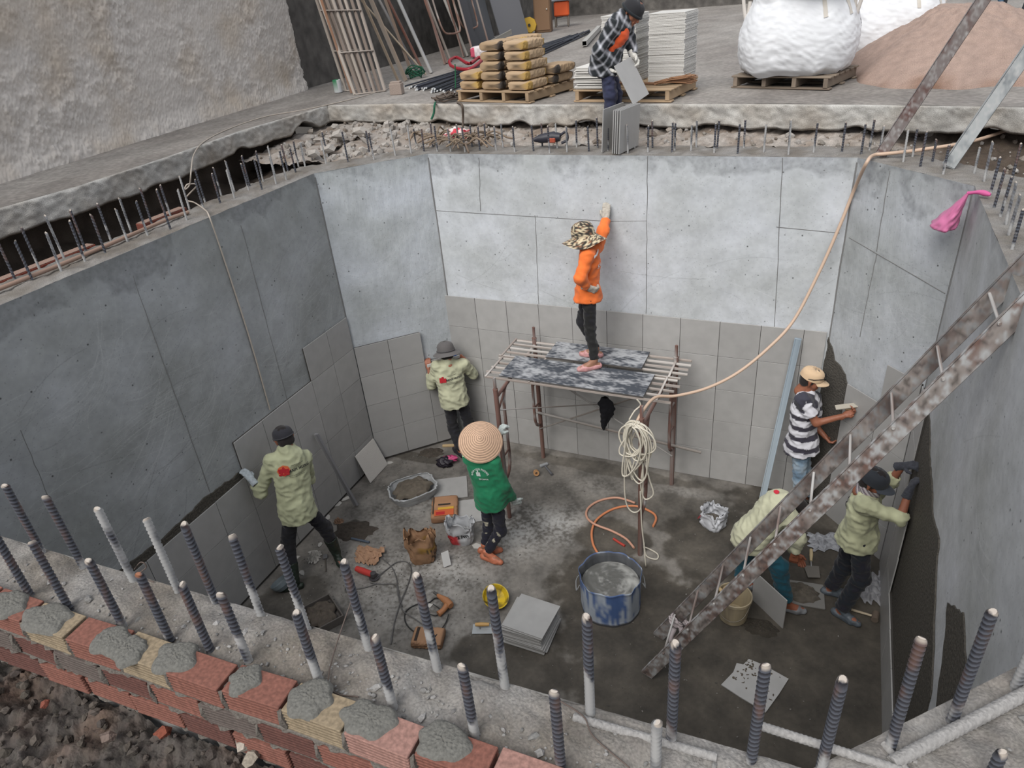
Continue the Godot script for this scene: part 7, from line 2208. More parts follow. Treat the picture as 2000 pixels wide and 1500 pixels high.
const PEOPLE := {
	"orange": {"base": Vector3(2.003, 1.646, 0.512), "face": Vector3(-0.989, 0.000, -0.148), "neck": Vector3(1.963, 2.873, 0.462), "chest": Vector3(1.985, 2.733, 0.476), "pelvis": Vector3(1.968, 2.429, 0.503), "head": Vector3(1.915, 2.974, 0.447), "shL": Vector3(2.012, 2.849, 0.614), "elL": Vector3(1.973, 2.668, 0.733), "wrL": Vector3(2.013, 2.541, 0.646), "haL": Vector3(2.061, 2.513, 0.619), "shR": Vector3(2.015, 2.856, 0.329), "elR": Vector3(2.040, 2.960, 0.183), "wrR": Vector3(2.031, 3.035, 0.060), "haR": Vector3(2.029, 3.145, 0.030), "hiL": Vector3(2.002, 2.419, 0.576), "knL": Vector3(2.005, 2.075, 0.585), "anL": Vector3(2.067, 1.736, 0.654), "toL": Vector3(1.925, 1.676, 0.747), "hiR": Vector3(1.935, 2.361, 0.440), "knR": Vector3(1.878, 2.066, 0.448), "anR": Vector3(2.004, 1.736, 0.402), "toR": Vector3(1.886, 1.676, 0.411)},
	"plaid": {"base": Vector3(1.843, 3.620, -0.748), "face": Vector3(0.993, 0.000, 0.119), "neck": Vector3(1.977, 4.770, -0.788), "chest": Vector3(1.929, 4.670, -0.774), "pelvis": Vector3(1.814, 4.393, -0.739), "head": Vector3(2.066, 4.811, -0.815), "shR": Vector3(1.924, 4.711, -0.616), "elR": Vector3(1.803, 4.511, -0.527), "wrR": Vector3(1.870, 4.359, -0.621), "haR": Vector3(1.914, 4.267, -0.665), "shL": Vector3(1.977, 4.676, -0.934), "elL": Vector3(2.032, 4.526, -0.888), "wrL": Vector3(2.077, 4.429, -0.818), "haL": Vector3(2.130, 4.355, -0.792), "hiR": Vector3(1.842, 4.373, -0.664), "knR": Vector3(1.882, 4.086, -0.655), "anR": Vector3(1.866, 3.699, -0.692), "toR": Vector3(2.001, 3.650, -0.681), "hiL": Vector3(1.800, 4.362, -0.839), "knL": Vector3(1.876, 4.073, -0.862), "anL": Vector3(1.867, 3.703, -0.880), "toL": Vector3(2.001, 3.650, -0.879)},
	"corner": {"base": Vector3(0.166, 0.000, 0.345), "face": Vector3(-0.622, 0.000, -0.783), "neck": Vector3(0.106, 1.287, 0.311), "chest": Vector3(0.116, 1.113, 0.340), "pelvis": Vector3(0.143, 0.838, 0.359), "head": Vector3(0.081, 1.379, 0.279), "shL": Vector3(-0.012, 1.232, 0.383), "elL": Vector3(-0.143, 0.946, 0.370), "wrL": Vector3(-0.171, 1.131, 0.317), "haL": Vector3(-0.184, 1.199, 0.301), "shR": Vector3(0.262, 1.208, 0.215), "elR": Vector3(0.299, 1.001, 0.075), "wrR": Vector3(0.173, 1.139, 0.000), "haR": Vector3(0.100, 1.193, -0.002), "hiL": Vector3(0.088, 0.775, 0.393), "knL": Vector3(0.081, 0.352, 0.373), "anL": Vector3(0.179, 0.090, 0.448), "toL": Vector3(0.111, 0.030, 0.404), "hiR": Vector3(0.217, 0.771, 0.313), "knR": Vector3(0.245, 0.349, 0.249), "anR": Vector3(0.260, 0.090, 0.319), "toR": Vector3(0.208, 0.030, 0.258)},
	"left": {"base": Vector3(-0.346, 0.000, 2.817), "face": Vector3(-0.800, 0.000, -0.600), "neck": Vector3(-0.398, 1.491, 2.634), "chest": Vector3(-0.370, 1.341, 2.663), "pelvis": Vector3(-0.350, 0.897, 2.761), "head": Vector3(-0.436, 1.571, 2.586), "shL": Vector3(-0.486, 1.425, 2.763), "elL": Vector3(-0.624, 1.097, 2.890), "wrL": Vector3(-0.660, 1.251, 2.906), "haL": Vector3(-0.720, 1.309, 2.894), "shR": Vector3(-0.319, 1.321, 2.514), "elR": Vector3(-0.456, 0.936, 2.397), "wrR": Vector3(-0.655, 0.844, 2.380), "haR": Vector3(-0.742, 0.844, 2.389), "hiL": Vector3(-0.387, 0.855, 2.818), "knL": Vector3(-0.485, 0.426, 2.899), "anL": Vector3(-0.406, 0.100, 3.014), "toL": Vector3(-0.485, 0.040, 3.061), "hiR": Vector3(-0.311, 0.826, 2.701), "knR": Vector3(-0.259, 0.478, 2.567), "anR": Vector3(-0.237, 0.110, 2.530), "toR": Vector3(-0.166, 0.040, 2.582)},
	"green": {"base": Vector3(1.283, 0.000, 1.963), "face": Vector3(0.800, 0.000, -0.600), "neck": Vector3(1.285, 1.249, 1.869), "chest": Vector3(1.300, 1.127, 1.884), "pelvis": Vector3(1.358, 0.797, 1.908), "head": Vector3(1.279, 1.328, 1.826), "shL": Vector3(1.182, 1.211, 1.906), "elL": Vector3(1.250, 1.136, 1.681), "wrL": Vector3(1.343, 1.270, 1.557), "haL": Vector3(1.362, 1.330, 1.511), "shR": Vector3(1.425, 1.182, 1.880), "elR": Vector3(1.507, 0.919, 1.878), "wrR": Vector3(1.541, 0.680, 1.777), "haR": Vector3(1.565, 0.554, 1.728), "hiL": Vector3(1.283, 0.690, 1.870), "knL": Vector3(1.258, 0.289, 1.839), "anL": Vector3(1.225, 0.090, 1.930), "toL": Vector3(1.356, 0.040, 1.879), "hiR": Vector3(1.428, 0.756, 1.924), "knR": Vector3(1.431, 0.353, 1.922), "anR": Vector3(1.290, 0.090, 2.020), "toR": Vector3(1.419, 0.040, 2.031)},
	"stripe": {"base": Vector3(4.236, 0.000, 0.298), "face": Vector3(0.929, 0.000, -0.370), "neck": Vector3(4.109, 1.467, 0.295), "chest": Vector3(4.105, 1.306, 0.295), "pelvis": Vector3(4.120, 0.885, 0.295), "head": Vector3(4.124, 1.619, 0.296), "shR": Vector3(4.072, 1.467, 0.434), "elR": Vector3(4.224, 1.245, 0.458), "wrR": Vector3(4.455, 1.322, 0.384), "haR": Vector3(4.518, 1.380, 0.365), "shL": Vector3(4.178, 1.331, 0.157), "elL": Vector3(4.227, 0.990, 0.118), "wrL": Vector3(4.319, 0.935, 0.180), "haL": Vector3(4.357, 0.906, 0.201), "hiR": Vector3(4.112, 0.867, 0.365), "knR": Vector3(4.156, 0.467, 0.356), "anR": Vector3(4.185, 0.090, 0.303), "toR": Vector3(4.334, 0.040, 0.316), "hiL": Vector3(4.146, 0.772, 0.216), "knL": Vector3(4.194, 0.383, 0.177), "anL": Vector3(4.265, 0.090, 0.118), "toL": Vector3(4.405, 0.040, 0.136)},
	"bent": {"base": Vector3(4.025, 0.000, 1.653), "face": Vector3(0.865, 0.000, -0.503), "neck": Vector3(4.054, 1.018, 1.492), "chest": Vector3(3.981, 1.008, 1.553), "pelvis": Vector3(3.818, 0.741, 1.655), "head": Vector3(4.136, 0.920, 1.432), "shL": Vector3(3.950, 0.938, 1.434), "elL": Vector3(4.092, 0.598, 1.372), "wrL": Vector3(4.195, 0.401, 1.401), "haL": Vector3(4.247, 0.327, 1.400), "shR": Vector3(4.111, 0.991, 1.632), "elR": Vector3(4.202, 0.811, 1.651), "wrR": Vector3(4.190, 0.610, 1.631), "haR": Vector3(4.188, 0.511, 1.631), "hiL": Vector3(3.766, 0.628, 1.555), "knL": Vector3(3.783, 0.214, 1.475), "anL": Vector3(3.760, 0.090, 1.577), "toL": Vector3(3.873, 0.040, 1.557), "hiR": Vector3(3.878, 0.738, 1.714), "knR": Vector3(4.077, 0.490, 1.712), "anR": Vector3(4.177, 0.090, 1.740), "toR": Vector3(4.320, 0.040, 1.719)},
	"right": {"base": Vector3(4.656, 0.000, 1.534), "face": Vector3(0.979, 0.000, -0.202), "neck": Vector3(4.658, 1.297, 1.534), "chest": Vector3(4.653, 1.176, 1.533), "pelvis": Vector3(4.660, 0.869, 1.534), "head": Vector3(4.688, 1.444, 1.537), "shR": Vector3(4.633, 1.312, 1.682), "elR": Vector3(4.908, 1.246, 1.682), "wrR": Vector3(4.936, 1.454, 1.595), "haR": Vector3(4.956, 1.530, 1.567), "shL": Vector3(4.725, 1.209, 1.380), "elL": Vector3(4.834, 1.345, 1.332), "wrL": Vector3(4.886, 1.523, 1.358), "haL": Vector3(4.936, 1.563, 1.384), "hiR": Vector3(4.674, 0.882, 1.616), "knR": Vector3(4.741, 0.483, 1.624), "anR": Vector3(4.634, 0.090, 1.658), "toR": Vector3(4.750, 0.040, 1.706), "hiL": Vector3(4.637, 0.740, 1.441), "knL": Vector3(4.614, 0.373, 1.408), "anL": Vector3(4.540, 0.090, 1.408), "toL": Vector3(4.660, 0.040, 1.397)},
}

# ---- bodies: joints with tapered bones, blended into one surface (surface nets) ----
# bone: [a, b, radius a, radius b, flat end, squash axis, squash factor]
func bone(a: Vector3, b: Vector3, ra: float, rb: float, flat := false, axis := Vector3.ZERO, sq := 1.0) -> Array:
	return [a, b, ra, rb, flat, axis, sq]

func snet(bones: Array, cell: float, k := 0.04, floor_y := -99.0) -> MB:
	var lo := Vector3.ONE * 1e9
	var hi := -lo
	for b in bones:
		var r := maxf(b[2], b[3]) + cell * 2.5
		for e in 2:
			lo = lo.min((b[e] as Vector3) - Vector3.ONE * r)
			hi = hi.max((b[e] as Vector3) + Vector3.ONE * r)
	var nx := int((hi.x - lo.x) / cell) + 2
	var ny := int((hi.y - lo.y) / cell) + 2
	var nz := int((hi.z - lo.z) / cell) + 2
	var f := PackedFloat32Array()
	f.resize(nx * ny * nz)
	f.fill(1.0)
	var sy_ := nx
	var sz_ := nx * ny
	for b in bones:
		var a: Vector3 = b[0]
		var e: Vector3 = b[1]
		var ra: float = b[2]
		var rb: float = b[3]
		var flat: bool = b[4]
		var ax: Vector3 = b[5]
		var sq: float = b[6]
		var ab := e - a
		var l2 := maxf(ab.length_squared(), 1e-8)
		var ln := sqrt(l2)
		var pad := maxf(ra, rb) + k + cell
		var i0 := ((a.min(e) - Vector3.ONE * pad - lo) / cell)
		var i1 := ((a.max(e) + Vector3.ONE * pad - lo) / cell)
		var inv := 1.0 / sq - 1.0
		var dr := rb - ra
		for iz in range(maxi(0, int(i0.z)), mini(nz - 1, int(i1.z)) + 1):
			for iy in range(maxi(0, int(i0.y)), mini(ny - 1, int(i1.y)) + 1):
				var row := iz * sz_ + iy * sy_
				for ixx in range(maxi(0, int(i0.x)), mini(nx - 1, int(i1.x)) + 1):
					var p := lo + Vector3(ixx, iy, iz) * cell - a
					var tr := p.dot(ab) / l2
					var t := clampf(tr, 0.0, 1.0)
					var q := p - ab * t
					var d: float
					if sq != 1.0:
						q += ax * (q.dot(ax) * inv)
						d = (q.length() - ra - dr * t) * (sq * 0.5 + 0.5)
					else:
						d = q.length() - ra - dr * t
					if flat and tr > 1.0: d = maxf(d, (tr - 1.0) * ln)
					var o := f[row + ixx]
					var h := k - absf(o - d)
					f[row + ixx] = minf(o, d) - (h * h * 0.25 / k if h > 0.0 else 0.0)
	if floor_y > -90.0:
		for iy in ny:
			var yy := lo.y + iy * cell
			var cut := floor_y - yy
			if cut < -cell * 2.0: continue
			for iz in nz:
				for ixx in nx:
					var id := iz * sz_ + iy * sy_ + ixx
					f[id] = maxf(f[id], cut)
	var vi := PackedInt32Array()
	vi.resize(f.size())
	vi.fill(-1)
	var g := MB.new()
	var cells := PackedInt32Array()
	var band := cell * 2.0
	var offs := [0, 1, sy_, sy_ + 1, sz_, sz_ + 1, sz_ + sy_, sz_ + sy_ + 1]
	for iz in nz - 1:
		for iy in ny - 1:
			var row := iz * sz_ + iy * sy_
			for ixx in nx - 1:
				var id := row + ixx
				var f0 := f[id]
				if f0 > band or f0 < -band: continue
				var s := 0.0
				var c0 := f0; var c1 := f[id + 1]; var c2 := f[id + sy_]; var c3 := f[id + sy_ + 1]
				var c4 := f[id + sz_]; var c5 := f[id + sz_ + 1]; var c6 := f[id + sz_ + sy_]; var c7 := f[id + sz_ + sy_ + 1]
				var m := (1 if c0 < 0 else 0) + (1 if c1 < 0 else 0) + (1 if c2 < 0 else 0) + (1 if c3 < 0 else 0) + (1 if c4 < 0 else 0) + (1 if c5 < 0 else 0) + (1 if c6 < 0 else 0) + (1 if c7 < 0 else 0)
				if m == 0 or m == 8: continue
				var acc := Vector3.ZERO
				if (c0 < 0) != (c1 < 0): acc += Vector3(c0 / (c0 - c1), 0, 0); s += 1
				if (c2 < 0) != (c3 < 0): acc += Vector3(c2 / (c2 - c3), 1, 0); s += 1
				if (c4 < 0) != (c5 < 0): acc += Vector3(c4 / (c4 - c5), 0, 1); s += 1
				if (c6 < 0) != (c7 < 0): acc += Vector3(c6 / (c6 - c7), 1, 1); s += 1
				if (c0 < 0) != (c2 < 0): acc += Vector3(0, c0 / (c0 - c2), 0); s += 1
				if (c1 < 0) != (c3 < 0): acc += Vector3(1, c1 / (c1 - c3), 0); s += 1
				if (c4 < 0) != (c6 < 0): acc += Vector3(0, c4 / (c4 - c6), 1); s += 1
				if (c5 < 0) != (c7 < 0): acc += Vector3(1, c5 / (c5 - c7), 1); s += 1
				if (c0 < 0) != (c4 < 0): acc += Vector3(0, 0, c0 / (c0 - c4)); s += 1
				if (c1 < 0) != (c5 < 0): acc += Vector3(1, 0, c1 / (c1 - c5)); s += 1
				if (c2 < 0) != (c6 < 0): acc += Vector3(0, 1, c2 / (c2 - c6)); s += 1
				if (c3 < 0) != (c7 < 0): acc += Vector3(1, 1, c3 / (c3 - c7)); s += 1
				vi[id] = g.vert(lo + (Vector3(ixx, iy, iz) + acc / s) * cell, Vector3.UP)
				cells.append(id)
	for id in cells:
		var neg := f[id] < 0
		for e in 3:
			var st := 1 if e == 0 else (sy_ if e == 1 else sz_)
			var u := sy_ if e == 0 else (sz_ if e == 1 else 1)
			var w := sz_ if e == 0 else (1 if e == 1 else sy_)
			if (f[id + st] < 0) == neg: continue
			var a := vi[id]
			var b := vi[id - u] if id >= u else -1
			var c := vi[id - u - w] if id >= u + w else -1
			var d := vi[id - w] if id >= w else -1
			if b < 0 or c < 0 or d < 0: continue
			if neg: g.ix.append_array([a, c, b, a, d, c])
			else: g.ix.append_array([a, b, c, a, c, d])
	return g

func cloth(g: MB, amp: float, freq: float, col: Callable) -> void:   # folds, then colours
	g.smooth()
	var flip := 1.0
	for i in g.v.size():
		var q := g.v[i]
		var w := 0.9 - 2.4 * absf(noi2.get_noise_3d(q.x * freq * 0.9, q.y * freq * 1.5 + q.x * 3.0, q.z * freq * 0.9)) + 0.5 * noi2.get_noise_3d(q.x * freq * 2.3 + 7.0, q.y * freq * 2.6, q.z * freq * 2.3)
		g.v[i] = q + g.n[i] * w * amp
	g.smooth()
	for i in g.v.size():
		g.c[i] = col.call(g.v[i], g.n[i])

func append(a: MB, b: MB) -> void:
	var o := a.v.size()
	a.v.append_array(b.v); a.n.append_array(b.n); a.c.append_array(b.c); a.t.append_array(b.t)
	for i in b.ix: a.ix.append(i + o)

func paint(g: MB, c: Color) -> void:
	for i in g.c.size(): g.c[i] = c

func hand_bones(w: Vector3, h: Vector3, pn: Vector3, thumb: float, curl: float, sc := 0.95) -> Array:
	var d := (h - w).normalized()
	pn = (pn - d * pn.dot(d)).normalized()
	var s := d.cross(pn) * thumb
	var out := [bone(w - d * 0.03, w + d * 0.02, 0.026, 0.026)]
	var off: Array[float] = [0.030, 0.010, -0.010, -0.028]
	var ln: Array[float] = [0.068, 0.076, 0.070, 0.056]
	for i in 4:
		var root := w + (d * 0.088 + s * off[i]) * sc
		out.append(bone(w + d * 0.02 + s * off[i] * 0.6, root, 0.017, 0.0125))
		var a1 := curl * 0.7
		var a2 := curl * 1.6
		var d1 := d * cos(a1) + pn * sin(a1) + s * off[i] * 2.0
		var d2 := d * cos(a2) + pn * sin(a2) + s * off[i] * 1.0
		var mid := root + d1.normalized() * ln[i] * 0.52 * sc
		out.append(bone(root, mid, 0.0105, 0.0095))
		out.append(bone(mid, mid + d2.normalized() * ln[i] * 0.5 * sc, 0.0095, 0.008))
	var t0 := w + (d * 0.03 + s * 0.026) * sc
	var t1 := t0 + (d * 0.55 + s * 0.75 + pn * 0.35).normalized() * 0.042 * sc
	out.append(bone(t0, t1, 0.014, 0.0115))
	out.append(bone(t1, t1 + (d * 0.85 + s * 0.35 + pn * (0.3 + curl * 0.4)).normalized() * 0.034 * sc, 0.011, 0.0085))
	return out

func head_mesh(H: Vector3, bs: Basis, skin: Color) -> MB:   # bs: x right, y up, z forward
	var L := func(x: float, y: float, z: float) -> Vector3: return H + bs * Vector3(x, y, z)
	var bones := [bone(L.call(0, 0.035, -0.03), L.call(0, 0.045, 0.015), 0.079, 0.074), bone(L.call(0, -0.02, 0.025), L.call(0, -0.078, 0.045), 0.060, 0.038),
		bone(L.call(0, 0.005, 0.086), L.call(0, -0.026, 0.098), 0.010, 0.015), bone(L.call(-0.032, 0.022, 0.074), L.call(0.032, 0.022, 0.074), 0.014, 0.014),
		bone(L.call(-0.02, -0.056, 0.080), L.call(0.02, -0.056, 0.080), 0.009, 0.009), bone(L.call(-0.045, -0.03, 0.045), L.call(-0.05, -0.005, 0.045), 0.026, 0.026), bone(L.call(0.045, -0.03, 0.045), L.call(0.05, -0.005, 0.045), 0.026, 0.026),
		bone(L.call(0, -0.05, -0.02), L.call(0, -0.15, -0.04), 0.054, 0.058)]
	for s in [-1.0, 1.0]: bones.append(bone(L.call(s * 0.078, -0.03, -0.01), L.call(s * 0.084, 0.018, -0.018), 0.010, 0.016))
	var g := snet(bones, 0.0075, 0.014)
	g.smooth()
	for i in g.v.size():
		var q := bs.inverse() * (g.v[i] - H)
		var c := skin * (1.0 + 0.15 * noi2.get_noise_3d(q.x * 30.0, q.y * 30.0, q.z * 30.0))
		if absf(q.y + 0.056) < 0.008 and absf(q.x) < 0.024 and q.z > 0.07: c = skin * Color(0.75, 0.5, 0.5)
		for s in [-1.0, 1.0]:
			var e := Vector2(q.x - s * 0.031, q.y - 0.003)
			if q.z > 0.06 and absf(e.x) < 0.015 and absf(e.y) < 0.008: c = S(190, 185, 180) if absf(e.x) > 0.007 else S(30, 24, 22)
			if q.z > 0.06 and absf(e.x) < 0.02 and absf(q.y - 0.022) < 0.006: c = S(34, 28, 26)
		g.c[i] = c
	return g

func hair_mesh(H: Vector3, bs: Basis) -> MB:
	var L := func(x: float, y: float, z: float) -> Vector3: return H + bs * Vector3(x, y, z)
	var g := snet([bone(L.call(0, 0.045, -0.035), L.call(0, 0.055, 0.005), 0.083, 0.077), bone(L.call(-0.03, -0.02, -0.055), L.call(0.03, -0.02, -0.055), 0.05, 0.05), bone(L.call(-0.06, 0.0, 0.0), L.call(0.06, 0.0, 0.0), 0.022, 0.022)], 0.009, 0.02)
	g.smooth()
	paint(g, S(30, 27, 26))
	return g

func foot_bones(an: Vector3, to: Vector3, lv: float, w: float) -> Array:
	var d := (to - an) * Vector3(1, 0, 1)
	d = d.normalized()
	var heel := Vector3(an.x, lv + w * 0.8, an.z) - d * 0.045
	var toe := Vector3(an.x, lv + w * 0.62, an.z) + d * 0.16
	var ball := Vector3(an.x, lv + w * 0.75, an.z) + d * 0.10
	return [bone(heel, ball, w, w * 1.12), bone(ball, toe, w * 1.12, w * 0.8), bone(an + Vector3(0, 0.02, 0), ball, w * 1.02, w * 0.8)]

func dome(g: MB, H: Vector3, bs: Basis, r: Vector3, h0: float, h1: float, col: Color, top := 0.9) -> void:   # crown of a hat in the head frame
	g.col = col
	var f := func(u: float, v: float) -> Vector3:
		var a := u * TAU
		var k := sqrt(maxf(0.0, 1.0 - pow(v, 4.0))) * (1.0 - 0.05 * v) if v > 0.0 else 1.0
		k = lerpf(k, 1.0, 0.0)
		return H + bs * Vector3(cos(a) * r.x * k, lerpf(h0, h1, v) + 0.004 * noi2.get_noise_2d(cos(a) * 3.0, v * 4.0), sin(a) * r.z * k - 0.012)
	g.grid(32, 12, f)

func bill(g: MB, H: Vector3, bs: Basis, dirz: float, col: Color, y0: float, ln := 0.085) -> void:
	g.col = col
	for e in 2:
		var f := func(u: float, v: float) -> Vector3:
			var a := (u - 0.5) * 2.2
			var rr := 0.088 + ln * v * cos(a * 0.62)
			return H + bs * Vector3(sin(a) * (0.090 + 0.012 * v), y0 - 0.022 * v - 0.018 * sin(a) * sin(a) + (0.004 if e == 0 else 0.0), dirz * (cos(a) * rr) - 0.012)
		g.grid(18, 6, f)

func conform(jk: MB, o: Vector3, nn: Vector3, up: Vector3) -> Dictionary:   # a chart of the cloth around o, for printing on it
	var x := up.cross(nn).normalized()
	var y := nn.cross(x).normalized()
	var pts := []
	for i in jk.v.size():
		if jk.n[i].dot(nn) < 0.1: continue
		var q := jk.v[i] - o
		var u := q.dot(x)
		var v := q.dot(y)
		if absf(u) > 0.24 or absf(v) > 0.24: continue
		pts.append(Vector3(u, v, q.dot(nn)))
	return {"o": o, "x": x, "y": y, "n": nn, "pts": pts}

func on_cloth(ch: Dictionary, u: float, v: float) -> Vector3:
	var sw := 0.0
	var s := 0.0
	var mx := -1.0
	for q in ch.pts:
		var dx: float = q.x - u
		var dy: float = q.y - v
		var d2 := dx * dx + dy * dy
		if d2 > 0.0010: continue
		var w := 1.0 / (d2 + 0.00004)
		sw += w
		if d2 < 0.0003: mx = maxf(mx, q.z)
		s += w * q.z
	var h := maxf(s / sw, mx) if sw > 0.0 else -0.02
	return (ch.o as Vector3) + (ch.x as Vector3) * u + (ch.y as Vector3) * v + (ch.n as Vector3) * (h + 0.004)

func print_text(ch: Dictionary, g: MB, txt: String, u0: float, v0: float, size: float, slope := 0.0, arc := 0.0) -> void:
	var tm := TextMesh.new()
	var f := SystemFont.new()
	f.font_names = PackedStringArray(["Droid Sans"])
	f.font_weight = 700
	tm.font = f
	tm.text = txt
	tm.font_size = 48
	tm.pixel_size = size / 36.0
	tm.depth = 0.0
	var ar := tm.surface_get_arrays(0)
	var base := g.v.size()
	for q in ar[Mesh.ARRAY_VERTEX]:
		var u: float = q.x
		var v: float = q.y
		if arc > 0.0:
			var a := u / arc
			u = sin(a) * (arc + v); v = cos(a) * (arc + v) - arc
		g.vert(on_cloth(ch, u0 + u, v0 + v + u * slope), ch.n)
	var idx: PackedInt32Array = ar[Mesh.ARRAY_INDEX] if ar[Mesh.ARRAY_INDEX] != null else PackedInt32Array(range(g.v.size() - base))
	for i in idx: g.ix.append(base + i)

func print_patch(ch: Dictionary, g: MB, u0: float, v0: float, su: float, sv: float, rnd := false, slope := 0.0) -> void:
	var base := g.v.size()
	var m := 8
	for j in m + 1:
		for i in m + 1:
			var u := float(i) / m * 2.0 - 1.0
			var v := float(j) / m * 2.0 - 1.0
			if rnd:
				var a := v * PI
				var r := (u + 1.0) * 0.5
				u = cos(a) * r; v = sin(a) * r
			g.vert(on_cloth(ch, u0 + u * su, v0 + v * sv + u * su * slope), ch.n)
	for j in m:
		for i in m:
			var a := base + j * (m + 1) + i
			g.ix.append_array([a, a + 1, a + m + 2, a, a + m + 2, a + m + 1])

func logo_print(jk: MB, o: Vector3, back: Vector3, up: Vector3, parent: Node, sc: float, txt: String, sun: bool, slope := 0.0) -> void:
	var ch := conform(jk, o, back, up)
	var red := MB.new()
	if sun:
		red.col = S(226, 112, 70)
		print_patch(ch, red, -0.085 * sc, 0.005, 0.052 * sc, 0.052 * sc, true)
	red.col = S(190, 40, 52)
	for q in [[-0.11, -0.006, 0.017, 0.032], [-0.085, 0.002, 0.012, 0.040], [-0.060, -0.008, 0.014, 0.030]]:
		var base := red.v.size()
		print_patch(ch, red, q[0] * sc, q[1] * sc, q[2] * sc, q[3] * sc, false, slope)
		for i in range(base, red.v.size()): red.v[i] += back * 0.0015
	put(red.mesh(), "logo", M["vmatt"], parent)
	var ink := MB.new()
	ink.col = S(42, 42, 44)
	print_text(ch, ink, txt, 0.045 * sc, 0.0, 0.026 * sc, slope)
	for ln in [[0.03, 0.042, 0.10], [0.02, -0.050, 0.13], [0.02, -0.066, 0.12]]:
		for k in 9:
			print_patch(ch, ink, (ln[0] - ln[2] * 0.5 + ln[2] * k / 8.0) * sc, (ln[1] + slope * (ln[0] - ln[2] * 0.5 + ln[2] * k / 8.0)) * sc, 0.0055 * sc, 0.0016)
	put(ink.mesh(), "lettering", M["vmatt"], parent)

